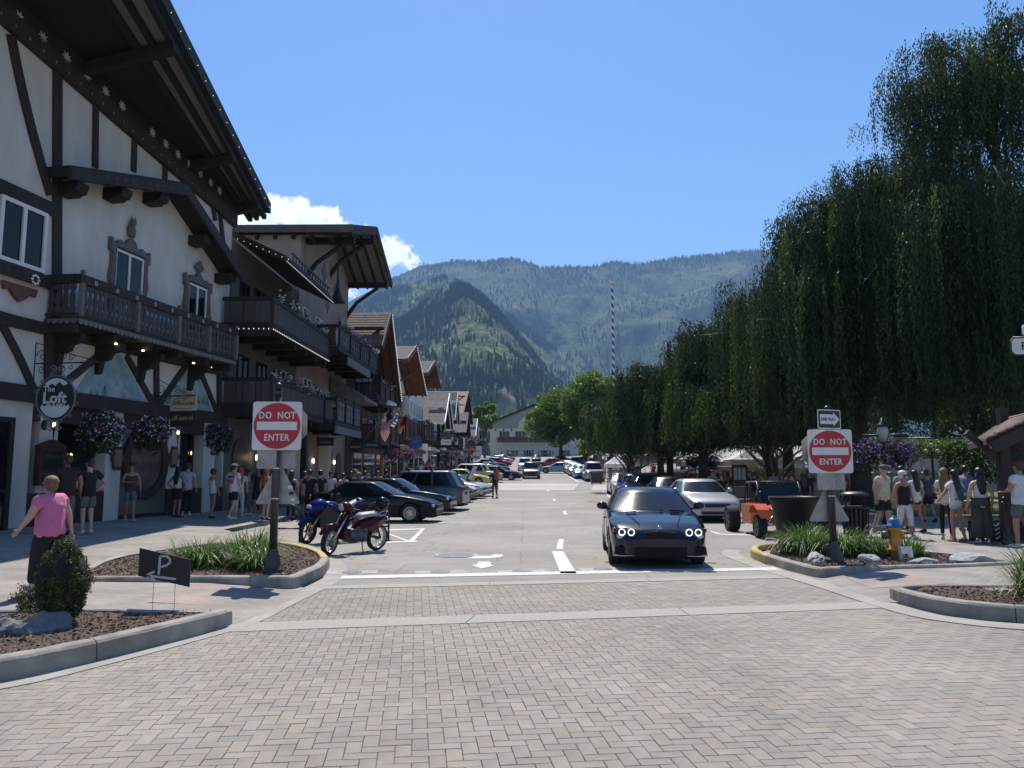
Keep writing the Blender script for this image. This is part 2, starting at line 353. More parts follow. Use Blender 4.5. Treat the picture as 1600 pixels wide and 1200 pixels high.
# cross street: setting bed, herringbone pavers
sheet('cross_street', [(-60, -30), (60, -30), (60, 11.2), (16, 11.2), (5.2, 11.3), (4.44, 13.0), (-3.1, 12.0), (-3.4, 9.6), (-6, 8.85), (-60, 8.85)], lambda x, y: -.016, M_BED, 4.0)
M_BRICK = pm('clay_paver', (.262, .237, .206), .88, .08, 5, .35, bscale=120, isl=.085)
def brick_tones():
    t = M_BRICK.node_tree; b = t.nodes['Principled BSDF']; L = t.links.new; N = t.nodes.new; src = b.inputs['Base Color'].links[0].from_socket
    g = N('ShaderNodeNewGeometry'); oi = N('ShaderNodeObjectInfo'); a = N('ShaderNodeMath'); a.operation = 'MULTIPLY_ADD'; a.inputs[1].default_value = 7.31; L(g.outputs['Random Per Island'], a.inputs[0])
    o7 = N('ShaderNodeMath'); o7.operation = 'MULTIPLY'; o7.inputs[1].default_value = 5.77; L(oi.outputs['Random'], o7.inputs[0]); L(o7.outputs[0], a.inputs[2]); f = N('ShaderNodeMath'); f.operation = 'FRACT'; L(a.outputs[0], f.inputs[0])
    r = N('ShaderNodeValToRGB'); r.color_ramp.interpolation = 'LINEAR'; e = r.color_ramp.elements; e[0].position = 0; e[0].color = (.95, .975, .99, 1); e[1].position = 1; e[1].color = (1.03, 1.0, .95, 1)
    for p, c in ((.25, (.98, .97, .98, 1)), (.6, (1.01, .99, .97, 1)), (.82, (1.015, .98, .96, 1))): q = e.new(p); q.color = c
    L(f.outputs[0], r.inputs[0]); m = N('ShaderNodeVectorMath'); m.operation = 'MULTIPLY'; L(src, m.inputs[0]); L(r.outputs[0], m.inputs[1])
    # wear and tyre dirt over many bricks
    tc = N('ShaderNodeTexCoord'); ge = N('ShaderNodeNewGeometry'); n = N('ShaderNodeTexNoise'); n.inputs['Scale'].default_value = .45; n.inputs['Detail'].default_value = 7; L(ge.outputs['Position'], n.inputs[0])
    mr = N('ShaderNodeMapRange'); mr.inputs[1].default_value = .32; mr.inputs[2].default_value = .68; mr.inputs[3].default_value = .84; mr.inputs[4].default_value = 1.12; L(n.outputs[0], mr.inputs[0]); s = N('ShaderNodeVectorMath'); s.operation = 'SCALE'; L(m.outputs[0], s.inputs[0]); L(mr.outputs[0], s.inputs['Scale']); L(s.outputs[0], b.inputs['Base Color'])
brick_tones()
def brick_mesh(l=.1968, w_=.0968, ch=.0035, h=.03):
    a, b = l/2, w_/2
    v = [(-a, -b, -h), (a, -b, -h), (a, b, -h), (-a, b, -h), (-a, -b, -ch), (a, -b, -ch), (a, b, -ch), (-a, b, -ch),
         (-a+ch, -b+ch, 0), (a-ch, -b+ch, 0), (a-ch, b-ch, 0), (-a+ch, b-ch, 0)]
    f = [(8, 9, 10, 11)]+[(4+i, 4+(i+1) % 4, 8+(i+1) % 4, 8+i) for i in range(4)]+[(i, (i+1) % 4, 4+(i+1) % 4, 4+i) for i in range(4)]
    return np.array(v), np.array(f)
def inpoly(x, y, poly):
    ins = False; j = len(poly)-1
    for i in range(len(poly)):
        a, c = poly[i], poly[j]
        if (a[1] > y) != (c[1] > y) and x < (c[0]-a[0])*(y-a[1])/(c[1]-a[1])+a[0]: ins = not ins
        j = i
    return ins
reg1 = [(-9, 1.2), (10, 1.2), (10, 8.2), (6.5, 8.45), (5.4, 8.75), (4.75, 9.2), (4.6, 10.05), (-3.15, 8.58), (-3.35, 8.1), (-3.6, 7.2), (-4.1, 6.3), (-6.5, 4.9), (-9, 4.3)]
reg2 = [(-3.12, 8.66), (4.55, 10.14), (4.5, 12.82), (-3.12, 11.44)]
def herring(reg, ang, first):
    ca, sa = cos(ang), sin(ang); out = []; g = .1
    for i in range(-140, 180):
        for j in range(-140, 180):
            k = (i-j) % 4
            # herringbone on a grid of half bricks: cell (i,j)
            if k == 0: c = ((i+1)*g, (j+.5)*g, 0.)
            elif k == 3: c = ((i+.5)*g, (j+1)*g, pi/2)
            else: continue
            x, y = c[0]*ca-c[1]*sa, c[0]*sa+c[1]*ca
            if inpoly(x, y, reg): out.append((x, y, c[2]+ang))
    return out
bl = herring(reg1, R(8), True)+herring(reg2, R(8), True)
def inview(x, y): return y > 3.6 and abs(x+.02) < .68*y+.3
vis = [b for b in bl if inview(b[0], b[1])]; vis.sort(key=lambda b: b[0]**2+b[1]**2)
parts, rest = vis[:300], vis[300:]+[b for b in bl if not inview(b[0], b[1])]
bv, bf = brick_mesh()
paving = tag(bpy.data.objects.new('paving', None), kind='structure'); COL.objects.link(paving)
bme = bpy.data.meshes.new('brick'); bme.from_pydata([tuple(p) for p in bv], [], [tuple(int(i) for i in f) for f in bf]); bme.materials.append(M_BRICK)
for x, y, a in parts:
    o = bpy.data.objects.new('brick', bme); COL.objects.link(o); o.parent = paving
    o.location = (x, y, random.uniform(-.0015, .001)); o.rotation_euler = (random.uniform(-.006, .006), random.uniform(-.006, .006), a+random.uniform(-.012, .012))
A = np.array(rest); n = len(A); c, s = np.cos(A[:, 2]+rng.uniform(-.012, .012, n)), np.sin(A[:, 2])
zo = rng.uniform(-.0015, .001, n)
X = bv[None, :, 0]*c[:, None]-bv[None, :, 1]*s[:, None]+A[:, 0:1]; Yb = bv[None, :, 0]*s[:, None]+bv[None, :, 1]*c[:, None]+A[:, 1:2]
Z = np.broadcast_to(bv[None, :, 2], X.shape)+zo[:, None]+bv[None, :, 0]*rng.uniform(-.006, .006, (n, 1))
npmesh('bricks', np.stack([X, Yb, Z], 2).reshape(-1, 3), (bf[None]+np.arange(n)[:, None, None]*12).reshape(-1, 4), M_BRICK, paving, 'stuff')

def ribbon(name, a, b, z, mat, th=.03, kind='structure', parent=None, zf=None):
    """flat band between polylines a and b with a little thickness"""
    m = MB(); zf = zf or (lambda x, y: 0)
    for i in range(len(a)-1):
        q = [a[i], a[i+1], b[i+1], b[i]]
        top = [(p[0], p[1], zf(p[0], p[1])+z) for p in q]; bot = [(p[0], p[1], zf(p[0], p[1])+z-th) for p in q]
        m.add(top+bot, [(0, 1, 2, 3), (4, 7, 6, 5), (0, 4, 5, 1), (3, 2, 6, 7), (0, 3, 7, 4), (1, 5, 6, 2)])
    o = m.build(name, mat, parent)
    if kind: o['kind'] = kind
    return o
def smooth_path(p, k=4):
    out = []
    P = [Vector(q) for q in p]
    for i in range(len(P)-1):
        a, b, c, d = P[max(i-1, 0)], P[i], P[i+1], P[min(i+2, len(P)-1)]
        for j in range(k):
            t = j/k; out.append(.5*((2*b)+(c-a)*t+(2*a-5*b+4*c-d)*t*t+(3*b-a-3*c+d)*t**3))
    return out+[P[-1]]
def offset(path, d):
    out = []
    for i, p in enumerate(path):
        t = (Vector(path[min(i+1, len(path)-1)])-Vector(path[max(i-1, 0)])).normalized()
        out.append(Vector((p[0]-t.y*d, p[1]+t.x*d)))
    return out
# exposed aggregate bands on both sides of the crossing
def cband(a, b, name='concrete_band'):
    # broken into slabs with thin joints
    n = 3
    for k in range(n):
        f = lambda p, q, t: (p[0]+(q[0]-p[0])*t, p[1]+(q[1]-p[1])*t)
        t0, t1 = k/n+.0008, (k+1)/n-.0008
        ribbon(name, [f(*a, t0), f(*a, t1)], [f(*b, t0), f(*b, t1)], .006, M_GRAVELBAND, .03)
cband(((-3.25, 8.26), (4.5, 9.88)), ((-3.05, 8.80), (4.36, 10.30)))
cband(((-2.98, 11.30), (4.38, 12.66)), ((-2.98, 11.62), (4.34, 13.0)))
ribbon('apron', [(-2.95, 11.62), (4.34, 13.0)], [(-2.95, 12.35), (4.4, 13.62)], .003, M_ASPH, .02)
M_STOP = M_PAINT
ribbon('stop_line', [(-2.9, 12.35), (4.4, 13.62)], [(-2.95, 12.72), (4.38, 13.98)], .012, M_PAINT, .006)
# gutters
gl = smooth_path([(-9, 4.2), (-6.3, 4.9), (-4.7, 5.7), (-4.0, 6.15), (-3.62, 6.9), (-3.22, 7.95), (-2.97, 8.8), (-2.93, 10.2), (-2.86, 11.7), (-2.88, 12.7), (-3.05, 13.5), (-3.42, 14.7), (-4.0, 15.8), (-4.6, 17.0)])
ribbon('gutter', gl, offset(gl, .34), .007, M_CONC, .03)
gr = smooth_path([(9.5, 8.0), (6.6, 8.2), (5.35, 8.5), (4.75, 8.9), (4.42, 9.6), (4.24, 11.8), (4.05, 13.6), (4.0, 14.8), (4.02, 16.2), (4.35, 17.2)])
ribbon('gutter', gr, offset(gr, -.36), .0105, M_CONC, .03)
# street kerbs further on
def kerb(path, wdt, h, mat, name='kerb', parent=None, zf=None, seg=2.6, side=1, kind=None, zbase=0.):
    """swept rounded kerb cut into stones with joints"""
    zf = zf or (lambda x, y: 0); outp = [Vector(p) for p in path]; inn = offset(path, wdt*side)
    prof = [(0, -.06), (0.01, h-.03), (.03, h-.008), (.06, h), (.8*wdt, h), (wdt-.005, h-.012), (wdt, -.06)]
    L = 0; cur = []; stones = []; start = 0
    def flush(idx):
        if len(idx) < 2: return
        rg = []
        for q, i in enumerate(idx):
            p, r = outp[i], inn[i]; e = (r-p).normalized()
            t = Vector((-e.y, e.x)); sh = .006 if q == 0 else (-.006 if q == len(idx)-1 else 0)
            tt = (outp[min(i+1, len(outp)-1)]-outp[max(i-1, 0)]).normalized()
            rg.append([(p.x+e.x*a+tt.x*sh, p.y+e.y*a+tt.y*sh, zbase+zf(p.x, p.y)+b+random.uniform(-.003, .003)*(b > 0)) for a, b in prof])
        m = MB().rings(rg, sm=False); o = m.build(name, mat, parent); 
        if kind: o['kind'] = kind
    for i in range(len(outp)):
        cur.append(i)
        if i: L += (outp[i]-outp[i-1]).length
        if L > seg and i < len(outp)-1: flush(cur); cur = [i]; L = 0
    flush(cur)
kerb([(-8.3, y) for y in (24, 30, 36, 42, 48, 54, 60, 66, 72, 80, 90, 100, 120, 150, 190, 225)], .15, .13, M_KERB, zf=lambda x, y: gz(y), seg=5, kind='structure')
kerb([(10.2, y) for y in (23, 30, 36, 42, 48, 54, 60, 66, 72, 80, 90, 100, 120, 150, 190, 225)], .15, .13, M_KERB, zf=lambda x, y: gz(y), seg=5, side=-1, kind='structure')
kerb(smooth_path([(-5.5, 18.05), (-7.0, 19.45), (-8.3, 21.5), (-8.3, 24)]), .15, .13, M_KERB, seg=3, kind='structure')
kerb(smooth_path([(6.3, 18.4), (8.2, 19.2), (10.0, 20.2), (10.2, 23)]), .15, .13, M_KERB, seg=3, side=-1, kind='structure')

# ------------------------------------------------------------- road markings
def mark(pts, name='road_marking', z=.012, mat=None):
    m = MB(); n = len(pts)
    v = [(x, y, gz(y)+z) for x, y in pts]+[(x, y, gz(y)+z-.006) for x, y in pts]
    m.add(v, [tuple(range(n)), tuple(reversed(range(n, 2*n)))]+[(i, n+i, n+(i+1) % n, (i+1) % n) for i in range(n)])
    o = m.build(name, mat or M_PAINT); o['kind'] = 'structure'
    if o.data.polygons[0].normal.z < 0:
        for p in o.data.polygons: p.flip()
    return o
def pmark(pix, **k): return mark([tuple(gY(*p)[:2]) for p in pix], **k)
pmark([(862, 862), (880, 862), (901, 897), (876, 897)])
pmark([(873, 843), (881, 843), (879, 859), (869, 859)])
for a in ([(879, 799), (884, 799), (887, 804.5), (882, 804.5)], [(863, 780), (867, 780), (869, 783), (865, 783)], [(854, 766), (857, 766), (858.5, 767.6), (855.5, 767.6)]): pmark(a)
pmark([(748, 878.5), (766, 878.5), (767, 884), (775, 884), (752, 889.5), (735, 883.5), (745, 883.5)])
pmark([(728, 873.6), (745, 869), (766, 869.5), (772, 867), (785, 867), (786, 870), (778, 872), (760, 873.5)])
pmark([(711, 866), (718, 865), (727, 868), (722, 871), (711, 870)])
# parking lines
for a in ([(590, 847.5), (652, 845.5), (652, 847.3), (590, 849.5)], [(597, 832), (602, 832), (640, 845.5), (634, 846)], [(660, 826), (664.5, 826), (646, 847), (637, 847)],
          [(600, 828), (664, 826), (664, 827.3), (600, 830)], [(1108, 830), (1112, 830), (1128, 835.5), (1122, 836)], [(1122, 834.6), (1175, 836), (1175, 837.4), (1126, 836.2)],
          [(941, 768), (944, 768), (957, 778.5), (953, 779)], [(876, 737), (878, 737), (905, 753), (902, 753)]): pmark(a)
for k, yy in enumerate((26.0, 29.2, 32.6, 36.0, 39.2, 42.4, 45.6, 48.8)):
    mark([(-8.0, yy+.9), (-2.0, yy), (-2.0, yy+.12), (-8.0, yy+1.02)])
for yy in (31., 37., 43., 49.): mark([(5.0, yy), (7.6, yy), (7.6, yy+.12), (5.0, yy+.12)])
# pale concrete crossing and its dark paver strips
sheet('crossing', [(-8.2, 58), (-8.2, 70.5), (10.1, 70.5), (10.1, 58)], lambda x, y: gz(y)+.010, pm('pale_crossing', (.40, .355, .31), .85, .12, .8, .2), 3.)
for q in ([(-5.1, 58), (-3.9, 58), (-3.4, 70.5), (-4.6, 70.5)], [(3.6, 58), (4.9, 58), (6.2, 70.5), (4.9, 70.5)]): mark(q, 'crossing_strip', .018, M_WALK)
mark([(-8.2, 64.2), (10.1, 64.2), (10.1, 64.35), (-8.2, 64.35)], 'crossing_joint', .016, M_WALK)
# sunk plates with round covers near the stop line, and a manhole
M_IRON = pm('worn_iron', (.10, .11, .13), .5, .25, 12, .3, metal=.5)
M_PLATE = pm('plate_concrete', (.33, .32, .30), .8, .15, 6)
for px, py in ((550, 895), (688, 894.5), (815, 893.5), (942, 890)):
    c = gY(px, py); u = Vector((1, .17, 0)).normalized(); v = Vector((-u.y, u.x, 0))
    t = thing('utility_cover', {550: 'worn utility cover in a pale square at the left end of the stop line', 688: 'blue grey round utility cover in a pale square, second from the left end', 815: 'round utility cover in a pale square below the painted road arrow', 942: 'dark oval utility cover before the left wheel of the black sedan'}[px], 'utility cover', c, 0, 'utility covers along the stop line')
    m = MB(); m.prism([(-.42, -.2), (.42, -.2), (.42, .2), (-.42, .2)], c+Vector((0, 0, .003)), u, v, (0, 0, .0065)); m.build('frame', M_PLATE, t)
    MB().lathe([(.17, 0), (.17, .012), (.16, .014)], c+Vector((0, 0, .003)), 24, sm=False).build('lid', M_IRON, t)
c = gY(713, 868); t = thing('manhole_cover', 'round iron manhole cover beside the painted road symbols', 'manhole cover', c)
MB().lathe([(.45, 0), (.45, .014), (.43, .015)], c+Vector((0, 0, .001)), 28, sm=False).build('frame', M_PLATE, t)
MB().lathe([(.36, 0), (.36, .019), (.34, .021)], c+Vector((0, 0, .001)), 28, sm=False).build('lid', M_IRON, t)
sheet('red_paver_panel', [(-4.55, 9.5), (-3.75, 9.62), (-3.85, 11.2), (-4.6, 11.1)], lambda x, y: zl(x, y)+.009, M_WALKRED, 1.)
sheet('red_paver_panel', [(4.9, 11.3), (5.9, 11.2), (6.1, 12.4), (5.0, 12.7)], lambda x, y: zr(x, y)+.009, M_WALKRED, 1.)
# ------------------------------------------------------------- mountains
from mathutils import noise as mn
def mount_mat(name, dark, green, rock, rk, sc_=1.0, gk=.0):
    m, t, b = nodes(name); L = t.links.new; N = t.nodes.new
    tc = N('ShaderNodeTexCoord')
    def nz(s, d=6, r=.6, st=None):
        n = N('ShaderNodeTexNoise'); n.inputs['Scale'].default_value = s*sc_; n.inputs['Detail'].default_value = d; n.inputs['Roughness'].default_value = r
        if st:
            mp = N('ShaderNodeMapping'); mp.inputs['Scale'].default_value = st; L(tc.outputs['Object'], mp.inputs[0]); L(mp.outputs[0], n.inputs[0])
        else: L(tc.outputs['Object'], n.inputs[0])
        return n.outputs[0]
    def rmp(v, a, c):
        r = N('ShaderNodeMapRange'); r.inputs[1].default_value = a; r.inputs[2].default_value = c; L(v, r.inputs[0]); return r.outputs[0]
    def mix(f, c1, c2):
        x = N('ShaderNodeMix'); x.data_type = 'RGBA'; L(f, x.inputs[0])
        for i, c in ((6, c1), (7, c2)):
            if isinstance(c, tuple): x.inputs[i].default_value = (*c, 1)
            else: L(c, x.inputs[i])
        return x.outputs[2]
    g = mix(rmp(nz(.006, 7, .65), .46+gk, .58+gk), dark, green)
    fine = mix(rmp(nz(.07, 6, .7), .42, .58), g, dark)
    rk_ = mix(rmp(nz(.010, 8, .72, (1, 1, .45)), rk, rk+.1), fine, rock)
    L(rk_, b.inputs['Base Color']); b.inputs['Roughness'].default_value = 1; b.inputs['Specular IOR Level'].default_value = .05
    return m
M_M1 = mount_mat('front_hill_ground', (.022, .036, .018), (.15, .19, .05), (.21, .18, .14), .57, gk=-.03)
M_M2 = mount_mat('mid_spur_ground', (.022, .035, .020), (.16, .20, .055), (.18, .16, .13), .62, gk=-.08)
M_M3 = mount_mat('back_ridge_ground', (.024, .034, .022), (.13, .155, .055), (.17, .15, .125), .575, .7, gk=-.02)
M_FIR = pm('far_conifers', (.016, .030, .016), 1., .3, .02, spec=.0, col2=(.035, .055, .022), isl=.35)
def interp(P, x):
    for i in range(len(P)-1):
        if x <= P[i+1][0]:
            a, b = P[i], P[i+1]; t = (x-a[0])/(b[0]-a[0]); t = max(0, t); return a[1]+(b[1]-a[1])*t
    return P[-1][1]
def mountain(name, prof, Yc, Y0, mat, amp, ntree, th, seed, ncol=260, nrow=90, crestj=1.0, tsel=None):
    x0, x1 = prof[0][0], prof[-1][0]; V = []; H = []
    for i in range(ncol+1):
        px = x0+(x1-x0)*i/ncol; py = interp(prof, px); d = ray(px, 738); k = d.x/d.y
        zc = max(4, at(px, py, Yc).z)+crestj*6*mn.noise(Vector((px*.06, seed, 0)))+crestj*3*mn.noise(Vector((px*.21, seed, 0)))
        for j in range(nrow+1):
            t = j/nrow
            if t <= .85: s = t/.85; Y = Y0+(Yc-Y0)*s; base = zc*(s**1.12)
            else: s = (t-.85)/.15; Y = Yc+(Yc-Y0)*.5*s; base = zc*(1-s)
            x = k*Y; q = Vector((x/(amp*4.2), Y/(amp*9), seed)); gul = mn.ridged_multi_fractal(q, .9, 2.1, 5, 1.0, 2.0)-1.0
            f = sin(pi*min(1, t/.85)) if t <= .85 else 0
            sm_ = mn.noise(Vector((x/(amp*.5), Y/(amp*.5), seed+4)))*amp*.05
            V.append((x+gul*amp*.25*f, Y-gul*amp*.7*f, max(-.2, base+(gul*amp*.42+sm_)*f)))
    n = nrow+1
    F = [(i*n+j, (i+1)*n+j, (i+1)*n+j+1, i*n+j+1) for i in range(ncol) for j in range(nrow)]
    o = npmesh(name, V, F, mat, kind='structure', smooth=True)
    # forest: small conifers of two stacked five-sided cones, one mass
    A = np.array(V).reshape(ncol+1, nrow+1, 3); P = []
    while len(P) < ntree:
        u = random.random()*ncol; v = random.random()*nrow*.86
        if random.random() < .35: v = nrow*(.85-.12*random.random()**2)
        i, j = int(u), min(int(v), nrow-1); fu, fv = u-i, v-j
        if i >= ncol: continue
        p = A[i, j]*(1-fu)*(1-fv)+A[i+1, j]*fu*(1-fv)+A[i, j+1]*(1-fu)*fv+A[i+1, j+1]*fu*fv
        c = mn.fractal(Vector((p[0]/(amp*1.4), p[1]/(amp*2.2), p[2]/(amp*2.2)+seed)), .8, 2.1, 4)
        if c > .12 and random.random() < .93: continue
        P.append(p)
    P = np.array(P); h = th*rng.uniform(.5, 1.25, len(P)); r = h*rng.uniform(.16, .24, len(P)); m = 5
    an = np.linspace(0, 2*np.pi, m, endpoint=False)
    ring = np.stack([np.cos(an), np.sin(an), np.zeros(m)], 1)
    v1 = P[:, None]+ring[None]*r[:, None, None]-np.array([0, 0, 1])*(h*.1)[:, None, None]; t1 = (P+np.array([0, 0, 1])*(h*.62)[:, None])[:, None]
    v2 = P[:, None]+ring[None]*(r*.68)[:, None, None]+np.array([0, 0, 1])*(h*.34)[:, None, None]; t2 = (P+np.array([0, 0, 1])*h[:, None])[:, None]
    VV = np.concatenate([v1, t1, v2, t2], 1).reshape(-1, 3)
    fl = [(q, (q+1) % m, m) for q in range(m)]+[(m+1+q, m+1+(q+1) % m, 2*m+1) for q in range(m)]
    FF = (np.array(fl)[None]+np.arange(len(P))[:, None, None]*(2*m+2)).reshape(-1, 3)
    tag(npmesh('conifer_forest', VV, FF, M_FIR, kind='stuff'), 'dark conifer forest covering the slopes of the hills', 'forest')
mountain('back_mountain', [(250, 640), (420, 540), (545, 468), (600, 440), (650, 415), (700, 408), (745, 410), (800, 405), (830, 412), (845, 420), (880, 418), (920, 419), (965, 410), (1010, 413), (1060, 405), (1110, 400), (1160, 396), (1220, 390), (1243, 396), (1320, 405), (1420, 420), (1700, 450)], 4300, 2200, M_M3, 190, 12000, 20, 3.3, 300, 100, .6)
mountain('middle_spur', [(380, 560), (500, 500), (560, 474), (620, 449), (690, 434), (730, 446), (790, 490), (860, 540), (930, 590), (1000, 640), (1080, 690)], 2900, 1700, M_M2, 110, 9000, 17, 7.1, 220, 80, .5)
mountain('front_hill', [(430, 640), (520, 575), (580, 530), (640, 488), (685, 456), (700, 450), (715, 448), (732, 452), (752, 464), (778, 487), (810, 525), (840, 560), (870, 595), (905, 625), (960, 655), (1040, 690)], 1900, 900, M_M1, 75, 15000, 13, 1.7, 240, 100, .5)
# the air
hz = MB().box(-6900, -700, -4, 6900, 7000, 1400).build('haze', pm('air', (1, 1, 1)))
hm = MATS['air']; t = hm.node_tree; t.nodes.clear(); vo = t.nodes.new('ShaderNodeVolumePrincipled'); oo = t.nodes.new('ShaderNodeOutputMaterial')
vo.inputs['Color'].default_value = (.36, .62, 1, 1); vo.inputs['Density'].default_value = 1.25e-4; vo.inputs['Anisotropy'].default_value = .0
t.links.new(vo.outputs[0], oo.inputs['Volume']); hz['kind'] = 'stuff'; hz['label'] = 'thin blue summer haze filling the valley air'; hz['category'] = 'haze'
# ------------------------------------------------------------- building helpers
M_STUC = pm('cream_stucco', (.64, .625, .59), .9, .10, 1.5, .3, bscale=25, col2=(.50, .48, .44), stretch=(1, 1, .3))
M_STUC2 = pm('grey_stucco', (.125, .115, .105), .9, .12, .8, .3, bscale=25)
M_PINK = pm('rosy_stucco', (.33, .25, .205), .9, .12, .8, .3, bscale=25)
M_TIMB = pm('dark_brown_timber', (.030, .020, .018), .75, .25, 5, .4, stretch=(1, 1, .25), bscale=30)
M_TIMB2 = pm('black_timber', (.014, .012, .012), .75, .3, 5, .4, bscale=30)
M_SLAT = pm('grey_brown_boards', (.060, .050, .050), .7, .25, 7, .3, isl=.2)
M_POST = pm('weathered_grey_paint', (.15, .138, .138), .7, .2, 8, .2)
M_SOFF = pm('grey_soffit_boards', (.20, .19, .175), .8, .15, 4, .2)
M_WHITE = pm('white_paint', (.72, .72, .72), .5, .05, 5)
M_GLASS = pm('window_glass', (.008, .010, .013), .06, .3, 1, spec=.3)
M_SHING = pm('brown_shingles', (.17, .13, .11), .9, .25, 4, .6, bscale=22)
M_SHING2 = pm('grey_shingles', (.16, .15, .15), .9, .25, 4, .6, bscale=22)
M_ORWOOD = pm('orange_brown_wood', (.115, .045, .024), .7, .25, 4, .3)
M_DKRED = pm('maroon_wood', (.055, .018, .015), .7, .25, 4, .3)
M_OCHRE = pm('ochre_stucco', (.48, .27, .08), .9, .12, 1, .2)
M_WWALL = pm('white_wall', (.62, .61, .58), .9, .08, 1, .2)
M_IRONB = pm('black_iron', (.012, .012, .013), .45, .2, 9, spec=.5)
M_GOLD = pm('gold_lettering', (.50, .36, .12), .5, .1, 8)
M_MAROON = pm('dark_wainscot', (.035, .016, .016), .6, .25, 5, .3)
M_WARM = pm('warm_lamp_glow', (1, .78, .45), .5, 0, 1, emit=9)
M_BULB = pm('string_light_bulb', (1, .93, .8), .4, 0, 1, emit=.5)
M_MURAL = pm('mural_paint', (.10, .22, .26), .8, .2, 1.2, col2=(.36, .47, .48))
M_GREEN = pm('basket_leaves', (.018, .035, .012), .6, .3, 6, trans=.2, isl=.4)
M_FLW = pm('white_petals', (.62, .60, .60), .6, .1, 6, trans=.2)
M_FLP = pm('purple_petals', (.26, .13, .34), .6, .2, 6, trans=.2, isl=.3)
M_FLK = pm('pink_petals', (.50, .20, .32), .6, .2, 6, trans=.2, isl=.3)
M_FLY = pm('yellow_petals', (.70, .52, .06), .6, .1, 6, trans=.2)
def frame(P0, U):
    U = Vector((U[0], U[1], 0)).normalized(); N = Vector((U.y, -U.x, 0)); M = Matrix.Identity(4)
    M.col[0][:3] = U; M.col[1][:3] = N; M.col[2][:3] = (0, 0, 1); M.col[3][:3] = (P0[0], P0[1], 0); return M
def inst(me, M, parent, name):
    o = bpy.data.objects.new(name, me); COL.objects.link(o)
    if parent is not None: o.parent = parent; o.matrix_parent_inverse = pinv(parent)
    o.matrix_basis = M; return o
_mc = {}
def cached(key, fn):
    if key not in _mc: _mc[key] = fn()
    return _mc[key]
def mesh_of(mb, mats):
    o = mb.build('tmp', mats); me = o.data; bpy.data.objects.remove(o); return me
def slat_mesh(h, wd, mat, fancy=True):
    def mk():
        a = wd/2; m = MB()
        if fancy: L = [(-a, 0), (-a, .18*h), (-a*.55, .25*h), (-a, .36*h), (-a*.85, .6*h), (-a*.5, .74*h), (-a, .82*h), (-a, h)]
        else: L = [(-a, 0), (-a, h)]
        m.prism(L+[(-p[0], p[1]) for p in reversed(L)], (0, 0, 0), (1, 0, 0), (0, 0, 1), (0, .022, 0)); return mesh_of(m, mat)
    return cached(('slat', round(h, 2), round(wd, 3), mat.name, fancy), mk)
def slats(T, p, q, n, z0, h, parent, mat, wd, name='slat', fancy=True):
    """n boards between local points p and q (s,n)"""
    me = slat_mesh(h, wd, mat, fancy); p = Vector(p); q = Vector(q); d = (q-p); a = atan2(d.y, d.x)
    for i in range(n):
        c = p+d*((i+.5)/n)
        inst(me, T @ Matrix.Translation((c.x, c.y, z0)) @ Matrix.Rotation(a, 4, 'Z'), parent, name)
def bulbs(T, pts, parent, r=.022, name='string_lights'):
    m = MB(T)
    for p in pts: m.ell(p, (r, r, r*1.2), 6, 4)
    o = m.build(name, M_BULB, parent); o['kind'] = 'stuff'
def lin(p, q, n): return [tuple(Vector(p).lerp(Vector(q), (i+.5)/n)) for i in range(n)]
